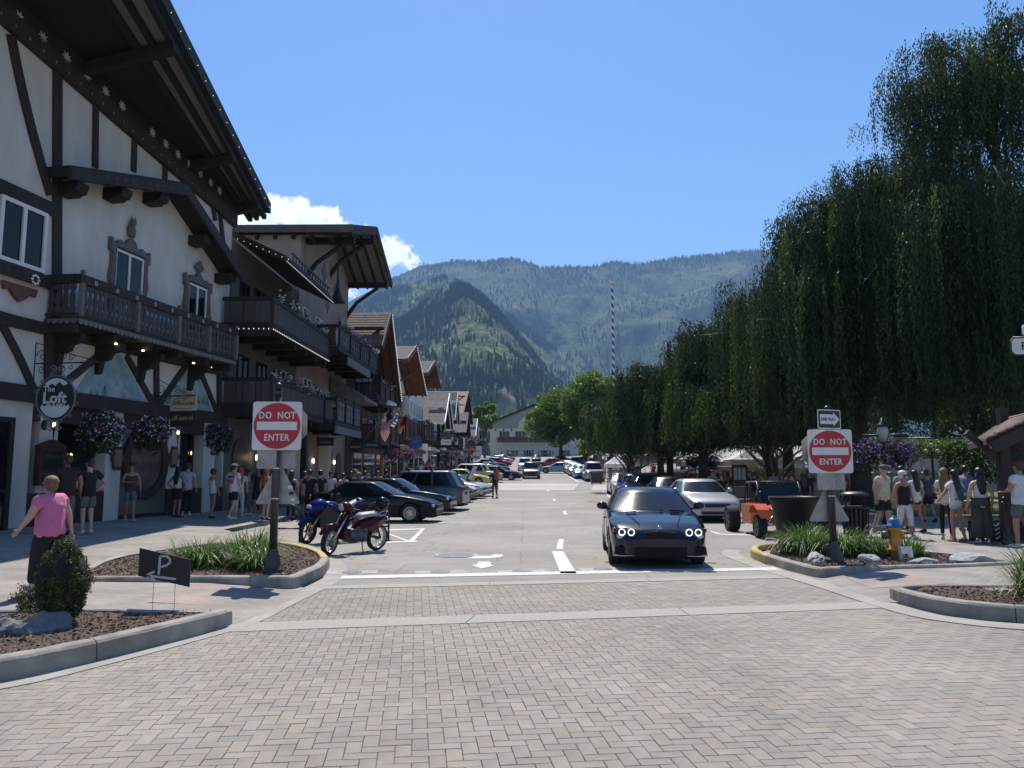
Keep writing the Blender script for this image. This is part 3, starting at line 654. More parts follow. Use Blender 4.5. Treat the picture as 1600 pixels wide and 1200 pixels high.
def balcony(T, parent, s0, s1, n1, z0, h=1.0, pitch=.2, mats=None, n0=0., posts=None, fancy=True, scallop=None, lights=0, flowers=0, sides=(1, 1), caph=.14, floor=.18, solid=False):
    mrail, mslat, mpost, mfloor = mats or (M_TIMB, M_SLAT, M_POST, M_TIMB2)
    b = MB(T); b.box(s0, n0, z0-floor, s1, n1, z0); b.box(s0-.02, n1-.10, z0+h-caph, s1+.02, n1+.04, z0+h)
    b.box(s0, n1-.06, z0+.02, s1, n1-.01, z0+.10)
    for k, s in ((0, s0), (1, s1)):
        if sides[k]: b.box(s-.05, n0, z0+h-caph, s+.05, n1-.10, z0+h); b.box(s-.03, n0, z0+.02, s+.03, n1-.1, z0+.10)
    # joists under the floor
    k = max(2, int((s1-s0)/1.5))
    for i in range(k+1):
        s = s0+.12+(s1-s0-.24)*i/k; b.box(s-.09, n0, z0-floor-.22, s+.09, n1-.12, z0-floor-.002)
    o = b.build('balcony', [mrail], parent)
    ps = posts or [s0+(s1-s0)*i/max(1, round((s1-s0)/2.2)) for i in range(max(1, round((s1-s0)/2.2))+1)]
    pm_ = MB(); pm_.box(-.055, -.055, 0, .055, .055, h-caph-.003); pm_.ell((0, 0, h+.05), (.07, .07, .07), 8, 6); pme = mesh_of(pm_, mpost)
    for s in ps: inst(pme, T @ Matrix.Translation((min(max(s, s0+.06), s1-.06), n1+.02, z0+.01)), o, 'post')
    hh = h-caph-.12; sl = [(max(ps[i], s0)+.08, min(ps[i+1], s1)-.08) for i in range(len(ps)-1)]
    if solid:
        m = MB(T)
        for a, c in sl: m.box(a, n1-.05, z0+.11, c, n1-.02, z0+.11+hh)
        m.build('panel', mslat, o)
    else:
        for a, c in sl:
            nn = max(1, int((c-a)/pitch)); slats(T, (a, n1-.02), (c, n1-.02), nn, z0+.11, hh, o, mslat, (c-a)/nn*.84, fancy=fancy)
        for k, s in ((0, s0), (1, s1)):
            if sides[k]:
                nn = max(1, int((n1-n0-.1)/pitch)); slats(T, (s, n0+.05), (s, n1-.08), nn, z0+.11, hh, o, mslat, (n1-n0-.1)/nn*.84, fancy=fancy)
    if scallop:
        m = MB(T); n = int((s1-s0)/.18); wd = (s1-s0)/n
        for i in range(n):
            a = s0+i*wd; L = [(a, 0), (a+.01, -.08)]+[(a+wd/2-cos(pi*k/6)*(wd/2-.01), -.08-sin(pi*k/6)*.06) for k in range(1, 6)]+[(a+wd-.01, -.08), (a+wd, 0)]
            m.prism(L, (0, n1+.012, z0-.06), (1, 0, 0), (0, 0, 1), (0, .02, 0))
        n = max(1, int(n1/.18)); wd = n1/n
        for i in range(n):
            a = i*wd; L = [(a, 0), (a+.01, -.08), (a+wd*.5, -.14), (a+wd-.01, -.08), (a+wd, 0)]
            m.prism(L, (s0-.012, 0, z0-.06), (0, 1, 0), (0, 0, 1), (-.02, 0, 0))
        m.build('scalloped_trim', scallop, o)
    if lights: bulbs(T, lin((s0, n1+.05, z0-floor+.02), (s1, n1+.05, z0-floor+.02), lights)+lin((s0-.03, n0, z0-floor+.02), (s0-.03, n1, z0-floor+.02), max(3, int(lights*.25))), o)
    for i in range(flowers):
        s = s0+(s1-s0)*(i+.5)/flowers; c = T @ Vector((s, n1-.02, z0+h+.10))
        g = np.array(c)+rng.normal(size=(90, 3))*[.12, .16, .10]; leaves(g, .09, M_GREEN, 'planter_leaves', o, 'stuff')
        g = np.array(c)+rng.normal(size=(45, 3))*[.12, .16, .10]+[0.04, 0, .05]; leaves(g, .09, random.choice([M_FLW, M_FLW, M_FLK]), 'planter_flowers', o, 'stuff', aspect=1.1)
    return o
def window(T, parent, s0, s1, z0, z1, n=0., cols=2, rows=1, fmat=None, surround=None, fw=.055, deep=.05, shutters=None):
    fmat = fmat or M_WHITE; m = MB(T); sgn = 1
    m.box(s0, n, z0, s0+fw, n+deep, z1); m.box(s1-fw, n, z0, s1, n+deep, z1); m.box(s0+fw, n, z0, s1-fw, n+deep, z0+fw); m.box(s0+fw, n, z1-fw, s1-fw, n+deep, z1)
    for i in range(1, cols):
        s = s0+(s1-s0)*i/cols; m.box(s-fw*.55, n, z0+fw, s+fw*.55, n+deep, z1-fw)
    for j in range(1, rows):
        z = z0+(z1-z0)*j/rows
        for i in range(cols):
            a, b = s0+(s1-s0)*i/cols, s0+(s1-s0)*(i+1)/cols; m.box(a+fw*.6, n, z-.015, b-fw*.6, n+deep*.8, z+.015)
    o = m.build('window', fmat, parent)
    for i in range(cols):
        a, b = s0+(s1-s0)*i/cols, s0+(s1-s0)*(i+1)/cols
        g = MB(T); g.box(a+fw*.6, n+.004, z0+fw, b-fw*.6, n+deep*.45, z1-fw); g.build('pane', M_GLASS, o)
    if surround:
        g = MB(T); k = .15
        for a in ([s0-k, n, z0-k, s0-.002, n+.09, z1+k], [s1+.002, n, z0-k, s1+k, n+.09, z1+k], [s0-.001, n, z1+.002, s1+.001, n+.09, z1+k], [s0-.001, n, z0-k, s1+.001, n+.10, z0-.002]): g.box(*a)
        g.build('surround', surround, o)
    if shutters:
        g = MB(T); wd = (s1-s0)*.42; g.box(s0-wd-.03, n, z0, s0-.03, n+.04, z1); g.box(s1+.03, n, z0, s1+wd+.03, n+.04, z1); g.build('shutters', shutters, o)
    return o

# ------------------------------------------------------------- building 1: half timbered inn, nearest on the left
T1 = frame((-12.8, 18.), (.1474, .989)); P1 = Vector((-12.8, 18., 0)); U1 = Vector((.1474, .989, 0)).normalized(); N1 = Vector((U1.y, -U1.x, 0))
def fp(px, py, off=0):
    d = ray(px, py); q = P1+N1*off; det = d.x*-U1.y+U1.x*d.y
    t = (q.x*-U1.y+U1.x*q.y)/det; s = (d.x*q.y-d.y*q.x)/det*1.0
    s = ((d.x*t-q.x)*U1.x+(d.y*t-q.y)*U1.y); return s, H0+d.z*t
inn = thing('timbered_inn', 'tall half-timbered inn with snowflake trimmed gable and long carved balcony', 'building', (-12.8, 18, .2))
SE = 10.75
rk = lambda s: 12.83-.136*s
w_ = MB(T1); w_.prism([(-9, 3.55), (SE, 3.55), (SE, rk(SE)), (-9, rk(-9))], (0, 0, 0), (1, 0, 0), (0, 0, 1), (0, -13, 0)); w_.build('wall', M_STUC, inn)
# timbers: (px,py) pairs on the facade, width in m
def timber(a, b, wd, off=.0, mat=None, name='timber', bow=0):
    m = MB(T1); p = fp(*a, off); q = fp(*b, off); n = 1 if not bow else 5; pts = []
    for i in range(n+1):
        t = i/n; pts.append(Vector((p[0]+(q[0]-p[0])*t+bow*sin(pi*t), off, p[1]+(q[1]-p[1])*t)))
    rg = []
    for i, c in enumerate(pts):
        d = (pts[min(i+1, n)]-pts[max(i-1, 0)]).normalized(); e = Vector((-d.z, 0, d.x))*wd/2
        rg.append([c-e, c+e, c+e+Vector((0, .07+random.uniform(0, .004), 0)), c-e+Vector((0, .07, 0))])
    m.rings(rg, sm=False); return m.build(name, mat or M_TIMB, inn)
timber((88, 112), (87, 618), .30); timber((15, 55), (77, 305), .26, bow=-.10); timber((-60, 265), (86, 330), .36, .003)
timber((-60, 398), (92, 447), .32, .06); timber((-60, 478), (78, 517), .26, .002)
timber((0, 505), (52, 612), .20, bow=.05); timber((76, 500), (76, 622), .34, .01)
for a, b in (((148, 160), (147, 262)), ((209, 205), (207, 268)), ((257, 246), (256, 280)), ((330, 312), (335, 345)), ((342, 330), (352, 420))): timber(a, b, .2)
m = MB(T1); m.prism([(-9, rk(-9)-.30), (SE+.1, rk(SE)-.30), (SE+.1, rk(SE)+.2), (-9, rk(-9)+.2)], (0, .0, 0), (1, 0, 0), (0, 0, 1), (0, .16, 0)); m.build('rake_beam', M_TIMB, inn)
m = MB(T1)
for i in range(26):
    s = -1+i*.46; m.box(s-.02, .161, rk(s)-.17, s+.02, .19, rk(s)-.10)
m.build('bolt_heads', M_POST, inn)['kind'] = 'stuff'
# roof with prow overhang
def soff(s, n): return Vector((s, n, rk(s)+.66+.12*n))
def outer(px, py, zt):   # overhang point whose soffit height agrees
    lo, hi = .3, 8.
    for _ in range(40):
        m_ = (lo+hi)/2; s, z = fp(px, py, m_)
        if z > soff(s, m_).z: lo = m_
        else: hi = m_
    s, z = fp(px, py, lo); return Vector((s, lo, z))
oA, oB = outer(423, 334, 0), outer(255, 4, 0); dO = oB-oA; oC = oB+dO*1.1
roof = MB(T1); inA = soff(SE+.1, -.5); inC = soff(oC.x, -.5)
base = [inA, oA, oC, inC, soff(oC.x, -13), soff(SE+.1, -13)]; up = Vector((0, 0, .42))
oA2 = Vector(oA)
roof.add(base+[p+up for p in base], [(0, 1, 2, 3), (0, 3, 4, 5), (6, 9, 8, 7), (6, 11, 10, 9), (1, 7, 8, 2), (0, 6, 7, 1), (0, 5, 11, 6), (5, 4, 10, 11), (2, 8, 9, 3), (3, 9, 10, 4)])
rf = roof.build('roof', M_TIMB2, inn)
# soffit: dark boards by the wall, paler panels at the edge, rafters and purlins
e0 = (oA-oC).normalized(); inn_d = Vector((0, -1, -.12)).normalized()
m = MB(T1); q0, q1 = oC+inn_d*.25, oA+inn_d*.25; wA, wC = .60, 1.5
m.add([q0-Vector((0, 0, .03)), q1-Vector((0, 0, .03)), q1+inn_d*wA-Vector((0, 0, .03)), q0+inn_d*wC-Vector((0, 0, .03))], [(0, 1, 2, 3)]); m.build('soffit_panel', M_SOFF, inn)
for k, f in enumerate((0.02, .55, 1.02)):
    m = MB(T1); p = q0+inn_d*wC*f; q = q1+inn_d*wA*f; m.beam(p-Vector((0, 0, .10)), q-Vector((0, 0, .10)), .16, .18); m.build('rafter', M_TIMB2, inn)
for t in (.05, .19, .42, .85):
    p = oA.lerp(oC, t); wn_ = soff(p.x, 0); m = MB(T1); m.beam(p+inn_d*.15-Vector((0, 0, .22)), Vector((p.x, -.0, wn_.z-.28)), .26, .3); m.build('purlin', M_TIMB2, inn)
bulbs(T1, [tuple(oA.lerp(oC, (i+.5)/34)+Vector((0, .03, .1))) for i in range(34)], rf, .014)
# snowflake ornaments along the verge
M_ICE = pm('pale_blue_grey_paint', (.42, .45, .50), .6, .05, 5)
def star_mesh():
    m = MB(); n = 16; L = []
    for i in range(n): r = .17 if i % 2 == 0 else .075; L.append((r*cos(2*pi*i/n), r*sin(2*pi*i/n)))
    m.prism(L, (0, 0, 0), (1, 0, 0), (0, 0, 1), (0, .02, 0)); return mesh_of(m, M_ICE)
sme = star_mesh()
m = MB(T1); m.prism([(-9, rk(-9)+.21), (SE+.1, rk(SE)+.21), (SE+.1, rk(SE)+.62), (-9, rk(-9)+.62)], (0, .05, 0), (1, 0, 0), (0, 0, 1), (0, .08, 0)); m.build('verge_board', M_TIMB2, inn)
for px, py in ((30, 27), (67, 59), (104, 90), (136, 118), (165, 143), (191, 166), (238, 207), (259, 225), (278, 241), (296, 257), (313, 271), (329, 285), (343, 298)):
    s, z = fp(px, py, .14); inst(sme, T1 @ Matrix.Translation((s, .14, z)) @ Matrix.Rotation(random.random(), 4, 'Y'), inn, 'snowflake')
# windows of the upper floor
window(T1, inn, -2.6, -.15, 6.85, 8.55, .005, 2, fw=.10, deep=.09); window(T1, inn, .0, 1.5, 6.82, 8.42, .005, 2, fw=.10, deep=.09)
M_CARVE = pm('carved_grey_wood', (.13, .12, .115), .8, .25, 12, .5)
for s0, s1, z1, owl in ((4.18, 5.5, 8.3, 1), (7.95, 9.1, 8.2, 0)):
    wi = window(T1, inn, s0, s1, 6.5, z1, .03, 2, fw=.07, deep=.06)
    g = MB(T1); k = .20; zt = z1+.05
    for sg, s in ((-1, s0), (1, s1)):
        L = [(0, 6.4), (k*.8, 6.5), (k, 6.8), (k*.7, 7.1), (k*1.1, 7.4), (k*.75, 7.8), (k*.8, zt-.2), (k*1.3, zt-.15), (k*1.3, zt+.22), (k*.9, zt+.22), (k*.8, zt+.1), (0, zt+.1)]
        g.prism([(s+sg*(p[0]+.004), p[1]) for p in L][::sg], (0, .0, 0), (1, 0, 0), (0, 0, 1), (0, .13, 0))
    sc_ = s1-s0; L = [(s0, zt), (s0, zt+.16), (s0+.12*sc_, zt+.24), (s0+.2*sc_, zt+.17), (s0+.32*sc_, zt+.20), (s0+.38*sc_, zt+.34), (s0+.5*sc_, zt+.42), (s0+.62*sc_, zt+.34), (s0+.68*sc_, zt+.2), (s0+.8*sc_, zt+.17), (s0+.88*sc_, zt+.24), (s1, zt+.16), (s1, zt)]
    g.prism(L, (0, .0, 0), (1, 0, 0), (0, 0, 1), (0, .14, 0)); g.build('carved_surround', M_CARVE, wi)
    g = MB(T1); c = (s0+s1)/2
    if owl:
        g.ell((c, .10, zt+.68), (.12, .09, .24), 10, 8); g.ell((c, .12, zt+.93), (.11, .09, .11), 10, 8)
        for q in (-1, 1): g.tube([(c+q*.07, .12, zt+1.0), (c+q*.1, .12, zt+1.14)], [.035, .004], 6); g.ell((c+q*.12, .08, zt+.66), (.04, .06, .2), 8, 6)
    else:
        g.ell((c, .10, zt+.58), (.17, .08, .15), 10, 8); g.ell((c, .12, zt+.74), (.09, .08, .1), 10, 8)
        for q in (-1, 1): g.tube([(c+q*.1, .1, zt+.5), (c+q*.22, .1, zt+.62), (c+q*.16, .1, zt+.74)], [.06, .05, .01], 6)
    g.build('carved_finial', M_CARVE, wi)
# little gabled hood over the balcony
hd = MB(T1); hn = .72; dn = lambda q, d: (q[0], q[1]-d); hl, ha, hr = dn(fp(110, 258, hn), .28), dn(fp(290, 285, hn), .32), dn(fp(374, 422, hn), .2)
hd.prism([hl, ha, hr, (hr[0]+.12, hr[1]+.2), (ha[0], ha[1]+.32), (hl[0], hl[1]+.28)], (0, 0.0, 0), (1, 0, 0), (0, 0, 1), (0, hn, 0)); ho = hd.build('hood_roof', M_TIMB2, inn)
m = MB(T1); m.prism([(hl[0]-.05, hl[1]-.12), (ha[0], ha[1]-.12), (hr[0]+.05, hr[1]-.14), (hr[0]+.12, hr[1]+.22), (ha[0], ha[1]+.25), (hl[0]-.05, hl[1]+.2)], (0, hn+.002, 0), (1, 0, 0), (0, 0, 1), (0, .10, 0)); m.build('verge_board', M_TIMB, ho)
for t, side in ((.12, 0), (.47, 0), (.82, 0), (.45, 1), (.93, 1)):
    p = Vector((*hl, 0)).lerp(Vector((*ha, 0)), t) if side == 0 else Vector((*ha, 0)).lerp(Vector((*hr, 0)), t)
    m = MB(T1); z = p.y-.14; L = [(0, z-.34), (hn*.55, z-.34), (hn*.62, z-.28), (hn*.8, z-.26), (hn*.9, z-.1), (hn*.9, z), (0, z)]
    m.prism(L, (p.x-.22, 0, 0), (0, 1, 0), (0, 0, 1), (.44, 0, 0)); m.build('bracket', M_TIMB2, ho)
m = MB(T1)
for a, b in ((hl, ha), (ha, hr)):
    for i in range(14):
        s = a[0]+(b[0]-a[0])*(i+.5)/14; z = a[1]+(b[1]-a[1])*(i+.5)/14; m.box(s-.018, hn+.102, z+.05, s+.018, hn+.13, z+.09)
m.build('bolt_heads', M_POST, ho)['kind'] = 'stuff'
# long balcony
bs = [fp(px, 480, .95)[0] for px in (125, 215, 280, 328, 371)]
bal = balcony(T1, inn, bs[0]-.05, bs[-1]+.05, .95, 5.72, 1.12, .19, posts=bs, scallop=M_POST, caph=.24)
m = MB(T1)
for i in range(9):
    s = bs[0]+.5+(bs[-1]-bs[0]-1)*i/8
    for k in range(5): a = 2*pi*k/5; m.ell((s+.045*cos(a), .995, 6.71+.045*sin(a)), (.026, .008, .026), 6, 4)
m.build('painted_blossoms', M_ICE, bal)['kind'] = 'stuff'
m = MB(T1)
for k in range(8): a = 2*pi*k/8; m.ell((fp(56, 437, .14)[0]+.11*cos(a), .14, fp(56, 437, .14)[1]+.11*sin(a)), (.05, .01, .035), 6, 4)
m.build('painted_edelweiss', M_WHITE, inn)
# carved console below the window beam
m = MB(T1); c = fp(32, 460, .1)[0]; z = fp(32, 458, .1)[1]
m.prism([(c-.55, z+.2), (c-.5, z+.0), (c-.32, z+.04), (c-.2, z-.1), (c, z-.22), (c+.2, z-.1), (c+.32, z+.04), (c+.5, z), (c+.55, z+.2)], (0, .02, 0), (1, 0, 0), (0, 0, 1), (0, .09, 0)); m.build('carved_ornament', pm('red_brown_carving', (.14, .06, .05), .8, .2, 9), inn)
for px in (115, 178, 243, 318):   # brackets under the balcony
    s, z = fp(px, 520, .5); m = MB(T1); m.prism([(0, 5.3), (.8, 5.3), (.78, 5.12), (.5, 5.05), (.42, 4.88), (.2, 4.82), (.14, 4.5), (0, 4.45)], (s-.1, .0, 0), (0, 1, 0), (0, 0, 1), (.2, 0, 0)); m.build('bracket', M_TIMB2, inn)
for k, px in enumerate((180, 223, 303, 330)):
    s = fp(px, 540, .7)[0]; m = MB(T1); m.lathe([(.035, 5.28), (.035, 5.30), (.03, 5.31)], (s, .72, 0), 10, sm=False); m.build('downlight', M_WARM, inn)
# lower panels: braces, posts, lintel, murals
timber((152, 556), (100, 598), .2); timber((196, 556), (238, 632), .2); timber((291, 568), (247, 632), .2); timber((308, 572), (338, 645), .2)
timber((243, 548), (243, 650), .22, .01); timber((341, 565), (341, 650), .25, .01)
m = MB(T1); m.box(-9, -.1, 3.45, SE, .14, 3.86); m.build('lintel_beam', M_TIMB, inn)
m = MB(T1); m.box(-9, .0, 5.25, SE, .10, 5.55); m.build('floor_beam', M_TIMB, inn)
for P in ([(113, 618), (160, 550), (187, 550), (232, 632)], [(255, 630), (296, 573), (304, 573), (332, 642)]):
    m = MB(T1); m.prism([fp(x, y, .02) for x, y in P], (0, .003, 0), (1, 0, 0), (0, 0, 1), (0, .02, 0)); mu = m.build('mural', M_MURAL, inn)
    c = fp(sum(p[0] for p in P)/4, 600, .03); m = MB(T1)
    for dx, h_, wd in ((-.75, .5, .5), (-.2, 1.0, .7), (.45, .7, .6)):
        m.prism([(c[0]+dx-wd, c[1]-.45), (c[0]+dx+wd, c[1]-.45), (c[0]+dx+.15, c[1]-.4+h_*.8), (c[0]+dx, c[1]-.4+h_), (c[0]+dx-.12, c[1]-.45+h_*.7)], (0, .024, 0), (1, 0, 0), (0, 0, 1), (0, .004+.003*wd, 0))
    m.build('painted_peaks', pm('mural_peaks', (.38, .47, .50), .8, .3, 2.5, col2=(.14, .25, .30)), mu)
    m = MB(T1)
    for i in range(9):
        s = c[0]-1.1+.28*i; h_ = random.uniform(.18, .4); m.prism([(s-.09, c[1]-.62), (s+.09, c[1]-.62), (s, c[1]-.62+h_)], (0, .034, 0), (1, 0, 0), (0, 0, 1), (0, .003, 0))
    m.build('painted_firs', pm('mural_firs', (.07, .15, .13), .8, .2, 5), mu)
# ground floor: piers, dark glass bays, wainscot
gfl = .1
pier = []
for a, b in ((-40, 47), (60, 89), (166, 190), (262, 281), (318, 336), (350, 362)):
    sa, sb = fp(a, 700)[0], fp(b, 700)[0]; sb = min(sb, SE); m = MB(T1); m.box(sa, -.7, gfl, sb, .0, 3.46); m.build('pier', M_STUC, inn); pier.append((sa, sb))
m = MB(T1); m.box(-9, -13, gfl, pier[0][0]-.002, 0, 3.46); m.build('side_wall', M_STUC, inn)
for i in range(len(pier)-1):
    a, b = pier[i][1], pier[i+1][0]
    m = MB(T1); m.box(a-.02, -.5, 1.2, b+.02, -.45, 3.2); m.build('shop_glass', M_GLASS, inn)
    m = MB(T1); m.box(a+.003, -.44, gfl, b-.003, .02, 1.15) if i != 2 else m.box(a+.003, -.44, gfl, b-.003, .0, .4); m.build('wainscot', M_MAROON, inn)
    m = MB(T1); m.box(a+.003, -.44, 3.0, b-.003, .0, 3.45)
    for k in range(int((b-a)/1.1)+1): s = a+.06+(b-a-.12)*k/max(1, int((b-a)/1.1)); m.box(s-.04, -.44, 1.16, s+.04, -.36, 3.0)
    m.build('shopfront_frame', M_TIMB, inn)
for i in (1, 3):
    a, b = pier[i]; m = MB(T1); m.box(a-.02, .001, gfl, b+.02, .05, 1.15); m.build('wainscot', M_MAROON, inn)
# round barrel window in the third bay
a, b = pier[2][1], pier[3][0]; c = (a+b)/2; R0 = (b-a)/2-.02
m = MB(T1); n = 28; o_ = [(c+R0*cos(2*pi*k/n), 2.0+1.15*sin(2*pi*k/n)) for k in range(n)]; i_ = [(c+R0*.72*cos(2*pi*k/n), 2.0+.85*sin(2*pi*k/n)) for k in range(n)]
vs_ = [(p[0], y, p[1]) for y in (.0, .09) for L in (o_, i_) for p in L]
f_ = []
for k in range(n):
    j = (k+1) % n; f_ += [(2*n+k, 2*n+j, 3*n+j, 3*n+k), (k, n+k, n+j, j), (k, j, 2*n+j, 2*n+k), (n+k, 3*n+k, 3*n+j, n+j)]
m.add(vs_, f_); m.build('round_window_ring', M_TIMB, inn)
m = MB(T1); m.prism(i_, (0, .004, 0), (1, 0, 0), (0, 0, 1), (0, .015, 0)); m.build('round_window_pane', pm('tan_reflecting_glass', (.16, .12, .10), .12, .3, 1.5, col2=(.03, .025, .03)), inn)
m = MB(T1); m.box(a, -.4, .41, b, -.02, 1.4); m.box(a, -.4, 1.4, b, -.03, 3.0); m.build('stucco_infill', M_STUC2, inn)
# warm specks inside the shop windows
m = MB(T1)
for px, py in ((244, 719), (205, 727), (112, 712), (348, 713), (354, 728), (300, 708)):
    s, z = fp(px, py, -.38); m.ell((s, -.40, z), (.05, .02, .07), 8, 6)
m.build('display_lights', pm('shop_glow', (1, .6, .25), .5, 0, 1, emit=3), inn)['kind'] = 'stuff'
# glazed door frame at the very left
m = MB(T1); s = fp(3, 700, .3)[0]
for a, b in ((s-1.2, s-1.1), (s+.16, s+.30)): m.box(a, .25, .14, b, .35, 2.9)
m.box(s-1.2, .25, 2.9, s+.3, .35, 3.0); m.box(s-1.1, .27, 1.2, s+.16, .33, 1.28); m.build('door_frame', M_TIMB2, inn)
m = MB(T1); m.box(s-1.09, .29, .2, s+.15, .31, 2.89); m.build('door_glass', M_GLASS, inn)
def lantern(pos, label, nrm, group='lit wall lanterns of the inn', lit=True):
    t = thing('wall_lantern', label, 'lantern', pos, 0, group); p = Vector(pos); n = Vector(nrm)
    b = MB(); b.ell(p-n*.28, (.07, .07, .14), 10, 6); b.tube([p-n*.28, p-n*.2+Vector((0, 0, .12)), p-n*.05+Vector((0, 0, .02)), p-Vector((0, 0, .1))], .018, 6)
    b.tube([p-Vector((0, 0, .10)), p-Vector((0, 0, .28)), p-Vector((0, 0, .48))], [.03, .018, .004], 6); b.lathe([(.05, -.1), (.07, -.08)], p, 6); b.lathe([(.11, .12), (.10, .14), (.03, .24), (.012, .30)], p, 6)
    for k in range(6): a = 2*pi*k/6; b.tube([p+Vector((.065*cos(a), .065*sin(a), -.08)), p+Vector((.095*cos(a), .095*sin(a), .12))], .008, 4)
    b.build('bracket', M_IRONB, t); g = MB(); g.ell(p+Vector((0, 0, .0)), (.035, .035, .06), 8, 6); g.build('bulb', M_WARM, t)
s, z = fp(83, 664, .35); lantern(T1 @ Vector((s, .38, z)), 'lit black wall lantern below the round tavern sign', N1)
s, z = fp(277, 676, .35); lantern(T1 @ Vector((s, .38, z)), 'lit black wall lantern beside the chocolate shop sign', N1)
for k, (px, py) in enumerate(((183, 716), (272, 714))):
    s, z = fp(px, py, .06); t = thing('menu_plaque', ['framed menu plaque on the white pier behind the man in black', 'framed menu plaque on the white pier beneath the second lantern'][k], 'menu board', T1 @ Vector((s, .03, z)), 0, 'framed menu plaques')
    m = MB(T1); L = []
    for i in range(24): a = 2*pi*i/24; r = 1+.14*cos(6*a); L.append((s+.24*r*cos(a), z+.36*r*sin(a)))
    m.prism(L, (0, .055, 0), (1, 0, 0), (0, 0, 1), (0, .03, 0)); m.build('frame', pm('carved_dark_frame', (.05, .03, .025), .7), t)
    m = MB(T1); m.box(s-.17, .0855, z-.25, s+.17, .10, z+.25); m.build('board', pm('menu_face', (.20, .13, .085), .6), t)
# menu cabinet at the first pier
t = thing('menu_cabinet', 'reddish wooden menu cabinet fixed to the corner pier of the inn', 'cabinet', T1 @ Vector((1.9, .1, 1.6)))
s, z = fp(76, 728, .1); m = MB(T1); m.box(s-.45, .055, z-.5, s+.45, .22, z+.5); m.prism([(s-.5, z+.502), (s+.5, z+.502), (s, z+.68)], (0, .05, 0), (1, 0, 0), (0, 0, 1), (0, .2, 0)); m.build('case', M_DKRED, t)
m = MB(T1); m.box(s-.34, .222, z-.38, s+.34, .23, z+.38); m.build('pane', M_GLASS, t)

# hanging signs
def scroll(m, c, r, turns, u, v, t=.012, sg=1):
    pts = []
    for i in range(22): a = sg*2*pi*turns*i/21; rr = r*(1-i/24); pts.append(Vector(c)+Vector(u)*rr*cos(a)+Vector(v)*rr*sin(a))
    m.tube(pts, t, 5)
zz = Vector((0, 0, 1))
M_SIGNB = pm('black_sign_face', (.022, .02, .022), .5); M_SIGNW = pm('white_sign_face', (.66, .66, .66), .5)
s, z = fp(87, 622, 1.25); c = T1 @ Vector((s, 1.25, z)); u = N1; t = thing('tavern_sign', 'oval black and white hanging sign reading The Loft Bar & Grill', 'sign', c)
m = MB(); n = 36; sy = -U1
m.prism([(.50*cos(2*pi*k/n), .52*sin(2*pi*k/n)) for k in range(n)], c, u, zz, U1*.06); m.build('board', M_SIGNB, t)
L = [(.46*cos(a), .48*sin(a)) for a in [pi+pi*k/20*1.0 for k in range(3, 18)]]
m = MB(); firs = [(-.40+.05*k, -.22+(.05 if k % 2 else -.02)+.03*random.random()) for k in range(17)]
m.prism(list(reversed(firs))+L, c+sy*.012, u, zz, U1*.01); m.build('painted_firs', M_SIGNW, t)
m = MB(); m.prism([(.45*cos(a), .49*sin(a)) for a in [pi*k/16 for k in range(4, 13)]]+[(-.24, .30), (-.12, .36), (-.03, .30), (.08, .40), (.2, .30)], c+sy*.012, u, zz, U1*.01); m.build('painted_peaks', M_SIGNW, t)
text('The', .20, c+sy*.02+u*-.18+zz*.16, u, zz, M_SIGNW, t, bold=.02); text('Loft', .38, c+sy*.02+u*-.02+zz*-.12, u, zz, M_SIGNW, t, bold=.03, sx=1.05); text('Bar & Grill', .10, c+sy*.02+zz*-.20, u, zz, M_SIGNW, t, bold=.02)
m = MB(); ring = [c+u*.53*cos(2*pi*k/30)+zz*.55*sin(2*pi*k/30) for k in range(31)]; m.tube(ring, .022, 6)
for k in range(12): a = 2*pi*k/12+.26; scroll(m, c+u*.58*cos(a)+zz*.6*sin(a), .06, 1.2, u, zz, .012, 1 if k % 2 else -1)
for sg in (-1, 1): scroll(m, c+zz*.72+u*sg*.1, .10, 1.3, u*sg, zz, .016); scroll(m, c-zz*.70+u*sg*.1, .10, 1.3, u*sg, -zz, .016)
m.build('scrollwork', pm('grey_scrollwork', (.16, .16, .17), .5), t)
def iron_bracket(name_label, s, zb, out_, up_, grp='iron sign brackets on the inn'):
    o = T1 @ Vector((s, 0, zb)); t = thing('sign_bracket', name_label, 'bracket', o, 0, grp); m = MB(); u = N1
    m.tube([o-zz*.5, o+zz*up_], .018, 6); m.tube([o, o+u*out_], .018, 6); m.tube([o+u*(out_-.02), o+u*(out_+.12)], [.03, .002], 6)
    for k, (a, r) in enumerate(((.22, .17), (.5, .13), (.8, .15), (1.05, .1))):
        if a < out_: scroll(m, o+u*a+zz*(r+.03), r, 1.3, u if k % 2 else -u, zz, .010); scroll(m, o+u*a-zz*(r*.7+.03), r*.7, 1.2, -u if k % 2 else u, -zz, .010)
    m.tube([o+zz*up_, o+u*out_*.5+zz*up_*.45, o+u*out_], .010, 5)
    m.build('ironwork', M_IRONB, t)
iron_bracket('scrolled iron bracket above the round tavern sign', fp(60, 560, .1)[0], 4.45, 1.9, .55)
iron_bracket('scrolled iron bracket above the chocolate shop sign', fp(246, 600, .1)[0], 4.1, 1.35, .6)
s, z = fp(278, 626, .95); c = T1 @ Vector((fp(250, 626, .1)[0]+.1, .85, z)); t = thing('shop_sign', 'cream hanging shop sign lettered Schocolat with scroll ornament', 'sign', c)
m = MB(); m.prism([(-.45, -.28), (.45, -.28), (.45, .18), (.36, .22), (.25, .34), (0, .40), (-.25, .34), (-.36, .22), (-.45, .18)], c, N1, zz, U1*.05); m.build('board', pm('cream_board', (.52, .45, .30), .6), t)
